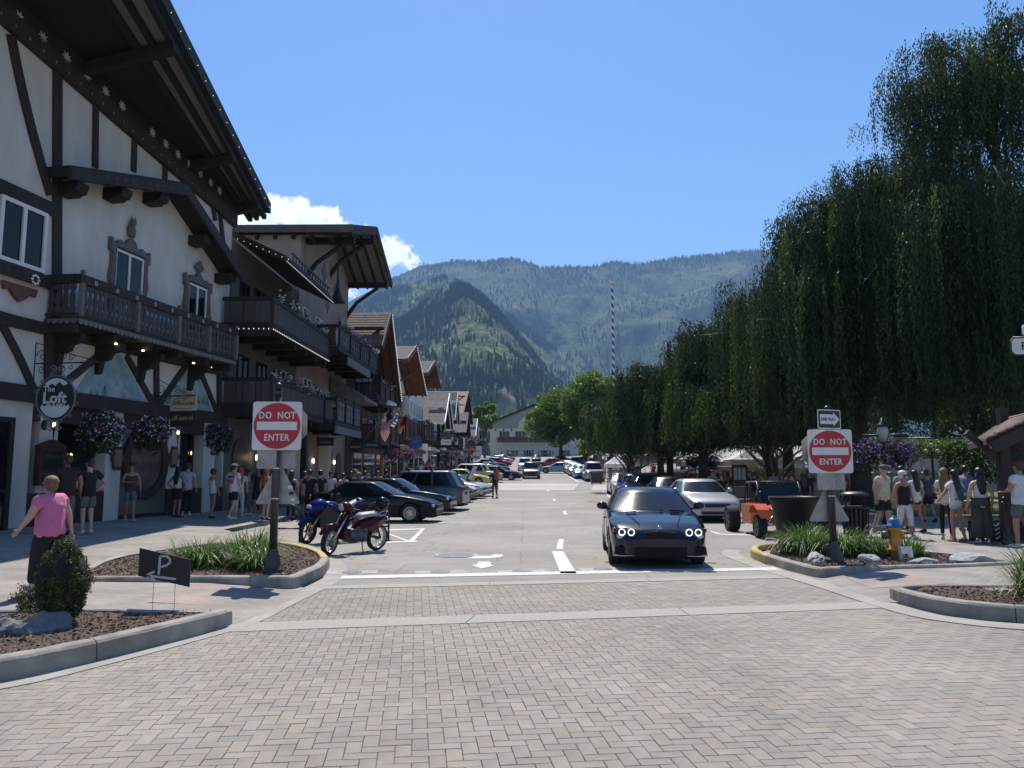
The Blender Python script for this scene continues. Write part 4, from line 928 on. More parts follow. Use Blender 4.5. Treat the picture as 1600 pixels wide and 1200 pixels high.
M_INK = pm('dark_ink', (.03, .02, .015), .6); text('Schocolat', .20, c-U1*.008-zz*.10, N1, zz, M_INK, t, shear=.25, bold=.01); text('Fine Handmade Chocolate', .055, c-U1*.008-zz*.23, N1, zz, M_INK, t)
m = MB(); [scroll(m, c-U1*.01+N1*a+zz*.17, .07, 1.3, N1*sg, zz, .006) for a, sg in ((-.15, -1), (.15, 1))]; m.build('ornament', M_INK, t)
c2 = c-zz*.56; t = thing('shop_sign', 'black hanging sign lettered Kestrel below the cream chocolate sign', 'sign', c2)
m = MB(); m.prism([(-.43, -.24), (.43, -.24), (.43, .24), (-.43, .24)], c2, N1, zz, U1*.05); m.build('board', M_SIGNB, t)
text('Kestrel', .22, c2-U1*.008+N1*.06-zz*.02, N1, zz, M_GOLD, t); m = MB(); scroll(m, c2-U1*.01-N1*.3, .09, 1.4, N1, zz, .008); m.build('ornament', M_GOLD, t)

# flower baskets
def basket(c, r, label, fmats, group, hang=True, drop=.0, nl=2000, nf=260):
    c = Vector(c); t = thing('flower_basket', label, 'flower basket', c, 0, group)
    def pts(n, k):
        d = rng.normal(size=(n, 3)); d /= np.linalg.norm(d, axis=1)[:, None]; rr = r*k*rng.uniform(.72, 1.04, n)[:, None]
        p = d*rr; p *= 1+.18*np.sin(d[:, 0:1]*7+c.y)*np.cos(d[:, 2:3]*6+c.x); p[:, 2] = np.where(p[:, 2] < 0, p[:, 2]*(1+drop), p[:, 2]*.8); return p+np.array(c)
    leaves(pts(nl, .95), .09, M_GREEN, 'foliage', t, 'stuff')
    for m_ in fmats:
        p = pts(nf*2, 1.02); p = p[(p[:, 2]-c.z) > -r*.65][:nf]; leaves(p, .065, m_, 'blossoms', t, 'stuff', aspect=1.05)
    b = MB(); b.lathe([(.05, -r*.7), (r*.5, -r*.4), (r*.6, 0)], c, 12); b.build('bowl', M_IRONB, t)
    if hang: h = MB(); [h.tube([c+Vector((r*.5*cos(a), r*.5*sin(a), 0)), c+Vector((0, 0, r+.55))], .006, 4) for a in (0, 2.1, 4.2)]; h.build('chains', M_IRONB, t)
    return t
HB = 'flower baskets hanging from the inn'
s, z = fp(160, 668, 1.6); basket(T1 @ Vector((s, 1.6, z)), .55, 'large hanging basket of mostly white blossoms, widest of the three on the inn', [M_FLW, M_FLP], HB, drop=.3)
s, z = fp(235, 672, 1.6); basket(T1 @ Vector((s, 1.6, z)), .50, 'hanging basket of mauve and white blossoms left of the chocolate sign', [M_FLP, M_FLW], HB, drop=.3)
s, z = fp(343, 678, 1.5); basket(T1 @ Vector((s, 1.5, z)), .47, 'smallest hanging basket of violet blossoms at the right end of the inn', [M_FLP], HB, drop=.5)
# ------------------------------------------------------------- building 2: dark chalet hotel with stacked balconies
TS = frame((0, 0), (0, 1))        # local (s,n,z) = world (Y, X, z)
def slabroof(parent, Xf, Xb, Ya, Yr, Yb, ze1, zr, ze2, th, mroof, msoff, mverge, rafters=0, name='roof'):
    """two slopes with the ridge running away from the street; Ya<Yr<Yb"""
    out = []
    for (y0, z0, y1, z1) in ((Ya, ze1, Yr, zr), (Yr, zr, Yb, ze2)):
        m = MB(); v = [(Xf, y0, z0), (Xb, y0, z0), (Xb, y1, z1), (Xf, y1, z1)]; v2 = [(a, b, c+th) for a, b, c in v]
        m.add(v+v2, [(0, 1, 2, 3)], 1); m.add(v2, [(0, 3, 2, 1)], 0)
        m.add(v+v2, [(0, 4, 5, 1), (2, 6, 7, 3), (0, 3, 7, 4), (1, 5, 6, 2)], 2); out.append(m.build(name, [mroof, msoff, mverge], parent))
        # shingle courses
        L = hypot(y1-y0, z1-z0); n = int(L/.28) if rafters >= 0 else 0; lo, hi = ((y0, z0), (y1, z1)) if z0 < z1 else ((y1, z1), (y0, z0)); c = MB()
        for i in range(n):
            t = i/n; t2 = (i+1.15)/n; t2 = min(1, t2); a = (lo[0]+(hi[0]-lo[0])*t, lo[1]+(hi[1]-lo[1])*t+th+.035); b = (lo[0]+(hi[0]-lo[0])*t2, lo[1]+(hi[1]-lo[1])*t2+th+.006)
            c.add([(Xf+.0, a[0], a[1]), (Xb, a[0], a[1]), (Xb, b[0], b[1]), (Xf, b[0], b[1]), (Xf, a[0], a[1]-.05), (Xb, a[0], a[1]-.05)], [(0, 1, 2, 3), (4, 5, 1, 0), (0, 3, 4)])
        if n: s = c.build('shingle_courses', mroof, out[-1]); s['kind'] = 'stuff'
        v_ = MB(); v_.beam((Xf-.03, y0, z0+th*.4), (Xf-.03, y1, z1+th*.4), .07, th+.22); v_.build('verge_board', mverge, out[-1])
        if rafters > 0:
            for k in range(rafters):
                x = Xf-.35-k*.62; r_ = MB(); r_.beam((x, y0, z0-.08), (x, y1, z1-.08), .13, .15); r_.build('rafter', mverge, out[-1])
    return out
ch = thing('chalet_hotel', 'dark chalet hotel with stacked carved balconies and wide timber gable roof', 'building', (-11.2, 29, .3))
XW = -11.2
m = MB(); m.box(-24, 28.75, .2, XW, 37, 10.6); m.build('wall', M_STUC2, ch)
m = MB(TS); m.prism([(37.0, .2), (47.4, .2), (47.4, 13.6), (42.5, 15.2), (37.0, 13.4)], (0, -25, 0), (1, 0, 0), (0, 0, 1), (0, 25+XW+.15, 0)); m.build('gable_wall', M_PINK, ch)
slabroof(ch, -8.45, -26, 36.7, 43.0, 48.3, 13.45, 15.4, 13.5, .25, M_SHING2, M_SOFF, M_TIMB2, 5)
m = MB(); m.box(-26, 36.60, 13.40, -8.4, 36.72, 13.78); m.build('eave_board', pm('faded_brown_board', (.12, .08, .07), .8), ch)
for y, z in ((38.0, 13.55), (42.9, 15.0), (47.3, 13.55)):
    m = MB(); m.box(-13, y-.14, z-.34, -8.6, y+.14, z-.02); m.build('purlin', M_TIMB2, ch)
    m = MB(); m.tube([(XW, y, z-2.3), (XW+.7, y, z-1.3), (XW+2.0, y, z-.36)], [.14, .12, .12], 6, sm=False); m.build('roof_brace', M_TIMB2, ch)
for x in np.arange(-24, -9, .9):
    m = MB(); m.box(x-.07, 36.75, 13.15, x+.07, 37.6, 13.38); m.build('rafter_tail', M_TIMB2, ch)
# painted ornament and dark turret finial on the gable wall
for s, z, a in ((41.5, 12.6, .5), (44.0, 12.2, .4), (42.4, 11.0, .35), (45.2, 10.6, .3)):
    L = [(s+a*(1+.35*cos(4*t))*cos(t), z+a*(1+.35*cos(4*t))*sin(t)) for t in [2*pi*k/20 for k in range(20)]]; m = MB(TS); m.prism(L, (0, XW+.152, 0), (1, 0, 0), (0, 0, 1), (0, .02, 0)); m.build('painted_ornament', pm('faded_fresco', (.16, .13, .13), .9), ch)
m = MB(); m.lathe([(.42, 0), (.34, .12), (.12, .7), (.05, 1.5), (.012, 2.5)], (-9.8, 39.6, 10.55), 10, sm=False); m.build('turret_finial', M_IRONB, ch)
# pent roof above the top balcony, with rail
m = MB(); v = [(-9.2, 28.9, 9.75), (-9.2, 36.4, 9.75), (-11.3, 36.4, 10.75), (-11.3, 28.9, 10.75)]; v2 = [(a, b, c+.25) for a, b, c in v]
m.add(v+v2, [(0, 3, 2, 1), (4, 5, 6, 7), (0, 1, 5, 4), (1, 2, 6, 5), (3, 0, 4, 7), (2, 3, 7, 6)]); pr_ = m.build('pent_roof', M_TIMB2, ch)
bulbs(None, lin((-9.16, 28.9, 9.78), (-9.16, 36.3, 9.78), 42)+lin((-8.95, 28.85, 9.78), (-11.2, 28.85, 10.7), 9), pr_, .016)
m = MB()
for i in range(14): y = 30.5+i*.42; m.box(-9.42, y-.02, 10.02, -9.38, y+.02, 10.5)
m.box(-9.43, 30.4, 10.48, -9.37, 36.3, 10.54); m.box(-9.42, 30.4, 10.2, -9.38, 36.3, 10.23); m.build('iron_railing', M_IRONB, ch)
BM = (M_TIMB2, M_SLAT, M_TIMB, M_TIMB2)
balcony(TS, ch, 28.0, 36.4, -9.35, 7.12, 1.05, .22, BM, n0=XW, fancy=False, lights=40, flowers=5, posts=[28.0, 36.4])
balcony(TS, ch, 28.3, 36.0, -9.4, 4.15, 1.05, .22, BM, n0=XW, fancy=False, lights=0, flowers=6, posts=[28.3, 36.0])
balcony(TS, ch, 36.6, 46.3, -8.95, 7.75, 1.05, .5, (M_TIMB2, M_SLAT, M_TIMB, M_TIMB2), n0=XW, flowers=7)
balcony(TS, ch, 36.4, 42.0, -8.95, 4.1, 1.15, .5, (M_TIMB2, M_POST, M_TIMB, M_TIMB2), n0=XW)
for q_ in ((-9.0, 36.45, 3.55, -8.9, 42, 3.9), (-8.98, 38.5, 7.1, -8.88, 44, 7.5)): m = MB(); m.box(*q_); m.build('signboard', M_POST, ch)
for (y0, y1, z0, z1) in ((29.6, 30.6, 7.3, 9.2), (31.2, 32.6, 7.2, 9.3), (33.4, 34.8, 7.2, 9.3), (29.6, 30.8, 4.3, 6.3), (31.8, 33.0, 4.3, 6.3), (34.0, 35.4, 4.3, 6.3)): window(TS, ch, y0, y1, z0, z1, XW+.003, 2, 1, M_TIMB2, deep=.07)
for (y0, y1, z0, z1) in ((37.6, 38.8, 7.9, 9.9), (40, 41.4, 7.9, 9.9), (43, 44.4, 7.9, 9.9), (45.3, 46.4, 7.9, 9.6), (38, 39.4, 4.4, 6.4), (42.6, 43.6, 4.4, 6.2), (44.6, 45.8, 4.4, 6.2)): window(TS, ch, y0, y1, z0, z1, XW+.153, 2, 1, M_WHITE, deep=.07)
for y in (36.0, 41.4): m = MB(); m.box(-11.04, y, .2, -10.5, y+.55, 4.0); m.build('pale_pillar', M_STUC, ch)
for y in (28.9, 31.4, 34.2):
    m = MB(); m.box(-9.9, y-.12, .3, -9.66, y+.12, 4.0); m.build('porch_post', M_TIMB2, ch)
for s, wd in ((30.3, .8), (33.3, .9), (38.6, .7), (43.6, .8), (45.8, .6)):
    L = [(s-wd, .3), (s+wd, .3)]+[(s+wd*cos(pi*k/10), 2.3+wd*.9*sin(pi*k/10)) for k in range(11)]; m = MB(TS); m.prism(L, (0, XW+.156 if s > 37 else XW+.004, 0), (1, 0, 0), (0, 0, 1), (0, .05, 0)); m.build('arched_door', pm('dark_door', (.03, .022, .02), .5), ch)
m = MB(TS); [m.box(s-.03, XW+.2, 2.2, s+.03, XW+.26, 2.4) for s in (31.6, 35.2, 40.2, 44.6)]; m.build('door_lamps', M_WARM, ch)['kind'] = 'stuff'
# half-timbered dormer awning above the lower balcony
m = MB(); m.add([(-9.0, 43.2, 5.9), (-9.0, 47.0, 5.9), (-11, 47.0, 7.1), (-11, 43.2, 7.1), (-9.0, 43.2, 5.75), (-9.0, 47.0, 5.75), (-11, 47, 5.75), (-11, 43.2, 5.75)], [(0, 1, 2, 3), (4, 7, 6, 5), (0, 4, 5, 1), (3, 2, 6, 7), (0, 3, 7, 4), (1, 5, 6, 2)]); m.build('shingled_awning', M_SHING2, ch)

# ------------------------------------------------------------- generic chalet facing the street
M_SHUT = pm('dark_green_shutter', (.03, .06, .045), .6); M_BRICKRED = pm('red_roof', (.22, .03, .035), .8, .2, 6)
def chalet(name, label, Xw, Y0, Y1, ze, zr, over, wall, roofm, soff, verge, deep=12, floors=2, winm=None, balc=(), bm=None, yr=None, rafters=3, near_eave=None, far_eave=None, win=True, shut=None, lights=0, roofx=None, gable=None, cols=3, ov2=.7, fh=2.9, z0=None):
    g = gz((Y0+Y1)/2)+.1 if z0 is None else z0; yr = yr or (Y0+Y1)/2; t = thing(name, label, 'building', (Xw, (Y0+Y1)/2, g))
    ne = near_eave or ze; fe = far_eave or ze
    sl1 = (zr-ne)/(yr-Y0); sl2 = (zr-fe)/(Y1-yr)
    m = MB(TS); m.prism([(Y0, g-.3), (Y1, g-.3), (Y1, fe-.02), (yr, zr-.02), (Y0, ne-.02)], (0, Xw-deep, 0), (1, 0, 0), (0, 0, 1), (0, deep, 0)); m.build('wall', wall, t)
    if gable:
        zc = min(ne, fe)-.3; m = MB(TS); m.prism([(Y0+.02, zc), (Y1-.02, zc), (Y1-.02, fe-.1), (yr, zr-.1), (Y0+.02, ne-.1)], (0, Xw+.002, 0), (1, 0, 0), (0, 0, 1), (0, .07, 0)); m.build('gable_cladding', gable, t)
    rs = slabroof(t, Xw+over, Xw-deep-.3, Y0-ov2, yr, Y1+ov2, ne-sl1*ov2, zr, fe-sl2*ov2, .2, roofm, soff, verge, rafters)
    if lights: bulbs(None, lin((Xw+over+.05, yr, zr+.1), (Xw+over+.05, Y1+ov2, fe-sl2*ov2+.1), lights), rs[1], .035)
    for q in (-1, 0, 1):
        m = MB(); m.beam((Xw, yr+q*(Y1-Y0)*.3, zr-1.9-.5*abs(q)), (Xw+over*.8, yr+q*(Y1-Y0)*.3, zr-.35-.9*abs(q)), .16, .16); m.beam((Xw-.1, yr+q*(Y1-Y0)*.3, zr-.28-.9*abs(q)), (Xw+over*.92, yr+q*(Y1-Y0)*.3, zr-.28-.9*abs(q)), .2, .2); m.build('roof_bracket', verge, t)
    if win:
        L = Y1-Y0
        for f in range(floors):
            z = g+3.5+f*fh
            for c in range(cols):
                y = Y0+L*(c+.5)/cols; wd = L/cols*.26
                if z+1.4 < (ne if abs(y-yr) > L*.25 else zr-.8): window(TS, t, y-wd, y+wd, z, z+1.35, Xw+.003 if not gable else Xw+.075, 2, 1, winm or M_WHITE, deep=.06, shutters=shut)
    for (ya, yb, z, out_, h) in balc: balcony(TS, t, ya, yb, Xw+out_, z, h, .24, bm or (M_TIMB2, M_SLAT, M_TIMB, M_TIMB2), n0=Xw, flowers=2 if out_ > .9 and z < 7 else 0, solid=Y0 > 75, fancy=False)
    # shopfront
    m = MB(TS); n = max(2, int((Y1-Y0)/2.6))
    for i in range(n): a = Y0+(Y1-Y0)*i/n+.35; b = Y0+(Y1-Y0)*(i+1)/n-.35; m.box(a, Xw+.003, g+.3, b, Xw+.03, g+2.6)
    m.build('shop_window', M_GLASS, t)
    m = MB(TS); m.box(Y0+.1, Xw+.003, g+2.65, Y1-.1, Xw+.35, g+3.0); m.build('fascia', verge, t)
    return t
OB = (M_ORWOOD, M_DKRED, M_DKRED, M_ORWOOD)
chalet('gabled_shop', 'dark shop house with steep shingled gable edged in string lights', -10.6, 47.5, 53.5, 8.2, 11.9, 1.9, M_STUC2, M_SHING, M_ORWOOD, M_DKRED, yr=49.6, near_eave=9.9, far_eave=7.4, lights=40, balc=((47.6, 53.2, 6.2, 1.6, 1.1), (47.6, 53.2, 3.7, 1.3, 1.0)), bm=(M_TIMB2, M_DKRED, M_TIMB2, M_TIMB2), cols=3, gable=M_DKRED)
chalet('gabled_shop', 'maroon shop house with boarded balcony and small iron signs', -10.9, 54.2, 58.5, 7.2, 8.6, 1.4, M_DKRED, M_SHING, M_ORWOOD, M_DKRED, balc=((54.2, 58.4, 3.9, 1.5, 1.5),), bm=(M_DKRED, M_DKRED, M_DKRED, M_TIMB2), cols=2, floors=1)
chalet('wooden_gable_house', 'ochre and white house under a wide orange brown gable roof', -10.8, 59.0, 69, 9.6, 11.9, 1.9, M_OCHRE, M_SHING2, M_ORWOOD, M_ORWOOD, yr=63.0, near_eave=10.4, far_eave=9.0, balc=((62, 69, 4.6, 1.2, 1.6),), bm=OB, floors=2, cols=4, rafters=3, gable=M_WWALL, lights=24)
chalet('wooden_gable_house', 'tall white house with narrow windows and orange wooden gable', -10.8, 72, 82, 11.0, 12.7, 1.8, M_WWALL, M_SHING2, M_ORWOOD, M_ORWOOD, balc=((76, 82, 5.2, 1.1, 1.6),), bm=(M_DKRED, M_DKRED, M_DKRED, M_TIMB2), floors=3, cols=5, fh=2.6)
chalet('gabled_shop', 'half-timbered shop with brown roof and white verge board, nearest of the low row', -10.8, 86, 95, 7.6, 10.8, 2.0, M_WWALL, M_SHING, M_TIMB2, M_WHITE, balc=((86, 95, 5.2, 1.6, 1.1),), floors=2, cols=4, deep=9)
chalet('gabled_shop', 'narrow dark shop with white verge board behind the half-timbered shop', -10.6, 96.5, 102, 9.0, 11.9, 2.0, M_TIMB2, M_SHING, M_TIMB2, M_WHITE, balc=((96.5, 102, 5.8, 1.5, 1.1),), floors=2, cols=2, deep=9)
chalet('gabled_shop', 'low grey roofed dark wood shop in front of the broad tan roof', -10.4, 104, 111, 7.4, 9.9, 2.6, M_TIMB, M_SHING2, M_TIMB2, M_TIMB2, balc=((104, 111, 5.4, 1.5, 1.1),), floors=1, cols=3, deep=8)
chalet('gabled_shop', 'large white gabled house under a broad tan shingle roof', -11.0, 114, 134, 10.5, 14.6, 2.0, M_WWALL, pm('tan_shingles', (.30, .20, .14), .9, .2, 3, .4), M_TIMB2, M_TIMB2, floors=2, cols=5, deep=13)
chalet('gabled_shop', 'small white and red shop beyond the broad tan roof', -10.6, 137, 145, 8.6, 11.4, 2.0, M_WWALL, M_SHING2, M_ORWOOD, M_WHITE, floors=1, cols=3, deep=8, balc=((137, 145, 6.6, 1.2, 1.0),), bm=OB)
chalet('red_roof_house', 'white house with a bright red roof beside the cream hotel', -12.5, 160, 172, 10.5, 13.2, 1.0, M_WWALL, M_BRICKRED, M_WHITE, M_WHITE, floors=1, cols=3, deep=14)
# patio umbrella on the balcony of the maroon house
# ------------------------------------------------------------- cream hotel closing the street
ho_ = thing('cream_hotel', 'cream hotel with green gable, arch fresco and brown balcony across the street end', 'building', (-2, 212, 6))
TH = frame((-9.5, 212), (1, 0))   # local s = world x, n = towards -y
hw = 25.; gg = gz(205)-.3
M_CREAM = pm('cream_wall', (.55, .50, .40), .9, .06, .3, .2); M_SAGE = pm('sage_green_wall', (.22, .29, .25), .9, .1, .3)
m = MB(TH); m.prism([(0, gg), (hw, gg), (hw, 15.3), (hw*.5, 20.2), (0, 15.3)], (0, 0, 0), (1, 0, 0), (0, 0, 1), (0, -16, 0)); m.build('wall', M_CREAM, ho_)
m = MB(TH); L = [(0.05, 14.0), (7.6, 14.0)]+[(hw*.5+(-cos(pi*k/12))*4.9, 14.0+4.2*sin(pi*k/12)) for k in range(13)]+[(hw-7.6, 14.0), (hw-.05, 14.0), (hw-.05, 15.2), (hw*.5, 20.1), (.05, 15.2)]
m.prism(L, (0, .003, 0), (1, 0, 0), (0, 0, 1), (0, .12, 0)); m.build('green_gable', M_SAGE, ho_)
for a, b in (((-1.2, 14.85), (hw*.5, 20.35)), ((hw*.5, 20.35), (hw+1.2, 14.85))):
    m = MB(TH); m.prism([a, b, (b[0], b[1]+.35), (a[0], a[1]+.35)], (0, 1.5, 0), (1, 0, 0), (0, 0, 1), (0, -18, 0)); m.build('roof', M_TIMB2, ho_)
for a, b in ((2.5, 5.3), (6.8, 9.6), (11.0, 14.0), (15.4, 18.2), (19.7, 22.5)):
    window(TH, ho_, a, b, 11.4, 13.2, .003, 3, 1, M_WHITE, deep=.08)
for a in (5.2, 9.8, 14.5, 19.4): window(TH, ho_, a, a+1.5, 5.9, 8.0, .003, 2, 2, M_WHITE, deep=.08, shutters=pm('blue_grey_shutter', (.13, .17, .20), .7))
balcony(TH, ho_, 2.0, 10.2, 1.1, 10.5, 1.0, .3, (M_ORWOOD, M_SLAT, M_ORWOOD, M_TIMB2), solid=True); balcony(TH, ho_, 10.7, 18.6, 1.1, 10.5, 1.0, .3, (M_ORWOOD, M_SLAT, M_ORWOOD, M_TIMB2), solid=True)
m = MB(TH)
for k in range(40):
    s = 2+k*.42; z = 9.0+.35*sin(k*1.7)+.2*random.random(); m.ell((s, .01, z), (.16, .02, .08), 6, 4)
m.build('painted_scroll_fresco', pm('fresco_paint', (.24, .22, .17), .9), ho_)['kind'] = 'stuff'
m = MB(TH); [m.box(s-.12, .003, 13.2, s+.12, .3, 13.9) for s in (1.5, 3.7, 5.9)]; m.build('corbels', M_TIMB, ho_)['kind'] = 'stuff'
# ------------------------------------------------------------- trees
M_BARK = pm('grey_bark', (.055, .047, .04), .9, .3, 8, .6)
M_BARKL = pm('pale_branch_bark', (.20, .18, .155), .8, .2, 8, .2)
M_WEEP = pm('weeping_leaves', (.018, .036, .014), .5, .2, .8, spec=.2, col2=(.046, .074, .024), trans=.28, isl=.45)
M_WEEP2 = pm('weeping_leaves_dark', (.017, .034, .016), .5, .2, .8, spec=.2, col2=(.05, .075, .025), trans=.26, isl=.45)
M_WEEP3 = pm('weeping_leaves_sun_tint', (.055, .085, .026), .45, .2, .8, spec=.25, col2=(.11, .145, .045), trans=.36, isl=.4)  # paler, yellower copy of the leaf colour, sunlight painted in
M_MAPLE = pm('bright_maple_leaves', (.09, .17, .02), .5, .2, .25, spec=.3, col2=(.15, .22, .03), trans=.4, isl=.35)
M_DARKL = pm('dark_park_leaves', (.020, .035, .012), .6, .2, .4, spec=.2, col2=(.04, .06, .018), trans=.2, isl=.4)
def weeping(label, x, y, h, rad, seed, ns, sp=.05, leaf=.11, mat=None, zmin=2.3, lean=0., low=.26, sector=None, topw=.25, trunkpath=None):
    rs = np.random.default_rng(seed); g = zr(x, y); t = thing('weeping_tree', label, 'tree', (x, y, g), 0, 'weeping trees along the park')
    tp = trunkpath or [(x, y, g-.3), (x+lean*.2, y, g+h*.15), (x+lean*.5, y, g+h*.4), (x+lean*.8, y+.2, g+h*.7), (x+lean, y, g+h*.96)]
    r0 = .024*h+.06; m = MB(); m.tube(tp, [r0*1.25, r0, r0*.75, r0*.42, .03], 9); m.build('trunk', M_BARK, t)
    T = [Vector(p) for p in tp]
    def tr(f):
        f = min(.999, max(0, f))*(len(T)-1); i = int(f); return T[i].lerp(T[i+1], f-i)
    starts, limbs = [], MB()
    nl = 56
    for i in range(nl):
        f = low+(1-low)*(i/nl)**.9; p0 = tr(f); a = i*2.4+rs.uniform(-.4, .4)
        if sector and rs.random() < .6: a = rs.uniform(*sector)
        env = sin(pi*min(1, (1.08-f)/(1.08-low)*.5+.0)); R_ = rad*(topw+(1-topw)*env)*rs.uniform(.55, 1.2); rise = R_*rs.uniform(.35, .75)*(1.2 if f > .8 else .8)
        d = Vector((cos(a), sin(a), 0)); P = [p0+d*R_*q+Vector((rs.normal()*.1, rs.normal()*.1, rise*sin(min(1, q*1.25)*pi*.62))) for q in (0, .2, .4, .6, .8, .93, 1.0)]
        P[-1].z -= R_*.12
        limbs.tube(P, [.085-.02*f, .06, .045, .034, .026, .018, .010], 5)
        starts.append((P, f))
    limbs.build('branches', M_BARKL, t)
    C, D, C2, D2 = [], [], [], []
    for P, f in starts:
        nt_ = max(3, int(ns/nl/9))
        for _ in range(nt_):
            q = rs.uniform(.3, 1.0)**.7*(len(P)-1.001); i = int(q); c = P[i].lerp(P[i+1], q-i); c = c+Vector((rs.normal()*.45, rs.normal()*.45, rs.normal()*.18))
            Lm = rs.uniform(1.2, 4.6)*(.6+.4*h/14)*(.65 if f > .85 else 1)
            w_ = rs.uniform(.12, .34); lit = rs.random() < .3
            if f < .72 and rs.random() < .85: Lm = c.z-g-zmin
            for k in range(rs.integers(6, 12)):
                s0 = np.array(c)+np.array([rs.normal()*w_, rs.normal()*w_, rs.uniform(-.15, .2)]); L = Lm*rs.uniform(.55, 1.05); L = min(L, s0[2]-g-zmin*rs.uniform(.9, 1.25))
                if L < .3: continue
                n = int(L/sp); tt = np.linspace(0, 1, n)[:, None]; sw = rs.normal(size=3)*.14; sw[2] = 0
                out = np.array([c.x-x, c.y-y, 0]); out /= (np.linalg.norm(out)+1e-6)
                pts = s0+tt*np.array([0, 0, -L])+np.sin(tt*1.8)*(sw+out*.12)+rs.normal(size=(n, 3))*[.05, .05, .03]
                (C2 if lit else C).append(pts); (D2 if lit else D).append(np.broadcast_to(np.array([0, 0, -1.])+sw*.6, (n, 3)))
        # leafy upper side of the limb
        n = 110; q = rs.uniform(.15, 1, n); idx = (q*(len(P)-1.001)).astype(int); fr = q*(len(P)-1.001)-idx; A = np.array(P)
        pts = A[idx]*(1-fr)[:, None]+A[np.minimum(idx+1, len(P)-1)]*fr[:, None]+rs.normal(size=(n, 3))*[.25, .25, .14]+[0, 0, .05]; C.append(pts); D.append(rs.normal(size=(n, 3)))
    # loose upright sprays at the very top
    top = T[-1]
    for _ in range(16):
        a = rs.uniform(0, 6.28); L = rs.uniform(.7, 1.6); b = np.array(top)+[rs.normal()*.14*rad, rs.normal()*.14*rad, -rs.uniform(.2, 1.6)]; n = int(L/.03); tt = np.linspace(0, 1, n)[:, None]
        C.append(b+tt*np.array([cos(a)*.5*L, sin(a)*.5*L, L])+rs.normal(size=(n, 3))*.09*(1.2-tt)); D.append(rs.normal(size=(n, 3)))
    C = np.concatenate(C); D = np.concatenate(D)
    leaves(C, leaf*rs.uniform(.7, 1.25, len(C)), mat or M_WEEP, 'crown', t, 'stuff', updir=D, aspect=2.4)
    C2 = np.concatenate(C2); leaves(C2, leaf*rs.uniform(.7, 1.25, len(C2)), M_WEEP3, 'sun_tinted_strands', t, 'stuff', updir=np.concatenate(D2), aspect=2.4)  # same foliage as the crown, random tassels coloured as if sunlit
    return len(C)
nL = 0
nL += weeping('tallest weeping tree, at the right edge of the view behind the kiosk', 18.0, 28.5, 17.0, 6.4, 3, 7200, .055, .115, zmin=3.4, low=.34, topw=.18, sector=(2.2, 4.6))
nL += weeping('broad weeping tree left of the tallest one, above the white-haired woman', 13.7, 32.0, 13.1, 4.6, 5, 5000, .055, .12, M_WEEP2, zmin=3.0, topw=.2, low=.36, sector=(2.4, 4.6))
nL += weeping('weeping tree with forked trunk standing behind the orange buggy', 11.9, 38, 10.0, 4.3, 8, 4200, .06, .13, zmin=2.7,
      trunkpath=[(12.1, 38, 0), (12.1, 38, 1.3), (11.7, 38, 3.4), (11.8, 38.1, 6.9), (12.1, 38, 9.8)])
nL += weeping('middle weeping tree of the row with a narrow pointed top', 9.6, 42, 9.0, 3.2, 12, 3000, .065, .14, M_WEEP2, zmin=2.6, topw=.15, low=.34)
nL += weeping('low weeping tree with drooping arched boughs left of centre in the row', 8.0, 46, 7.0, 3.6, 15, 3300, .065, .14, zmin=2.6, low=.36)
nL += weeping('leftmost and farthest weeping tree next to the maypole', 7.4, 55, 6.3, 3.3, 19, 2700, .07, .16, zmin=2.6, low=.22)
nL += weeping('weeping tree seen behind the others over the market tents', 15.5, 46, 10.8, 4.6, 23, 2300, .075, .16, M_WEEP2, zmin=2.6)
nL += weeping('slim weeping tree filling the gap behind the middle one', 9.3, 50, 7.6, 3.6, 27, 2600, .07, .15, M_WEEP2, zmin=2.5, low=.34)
# two thick forks of the buggy-side tree
def leafy(label, x, y, z0, cz, r, n, leaf, mat, seed, group, name='leafy_tree', clump=.28, nc=70, cat='tree', trunk=.35):
    rs = np.random.default_rng(seed); t = thing(name, label, cat, (x, y, z0), 0, group)
    m = MB(); m.tube([(x, y, z0-.3), (x+.1, y, z0+(cz-z0)*.5), (x-.1, y, cz)], [trunk, trunk*.8, trunk*.4], 8)
    for k in range(7):
        a = k*.9; m.tube([(x, y, z0+(cz-z0)*.45), (x+r[0]*.4*cos(a), y+r[1]*.4*sin(a), cz-r[2]*.1), (x+r[0]*.7*cos(a), y+r[1]*.7*sin(a), cz+r[2]*.35)], [trunk*.5, trunk*.3, .05], 6)
    m.build('trunk', M_BARK, t); P = []
    for k in range(nc):
        d = rs.normal(size=3); d /= np.linalg.norm(d); d[2] = abs(d[2])*rs.choice([1, 1, -.7]); c = np.array([x, y, cz])+d*np.array(r)*rs.uniform(.55, .95)
        cr = min(r)*clump*rs.uniform(.7, 1.3); k_ = n//nc; q = rs.normal(size=(k_, 3)); q /= np.linalg.norm(q, axis=1)[:, None]; q[:, 2] = q[:, 2]*.75
        P.append(c+q*cr*rs.uniform(.5, 1.05, k_)[:, None])
    P = np.concatenate(P); leaves(P, leaf*rs.uniform(.7, 1.3, len(P)), mat, 'crown', t, 'stuff', aspect=1.5)
DT = 'broad-leaved trees at the end of the street'
leafy('bright green round maple left of the taller one at the street end', xat(876, 140), 140, gz(140), zat(660, 140), (6.2, 6, 6.2), 26000, .42, M_MAPLE, 1, DT)
leafy('taller bright green maple touching the weeping trees', xat(932, 130), 130, gz(130), zat(640, 130), (5.6, 6, 6.4), 26000, .42, M_MAPLE, 2, DT)
leafy('small pale tree above the low roofs in front of the hill', xat(757, 190), 190, gz(190), zat(650, 190), (3.2, 3, 4.2), 6000, .5, M_MAPLE, 4, DT, nc=30)
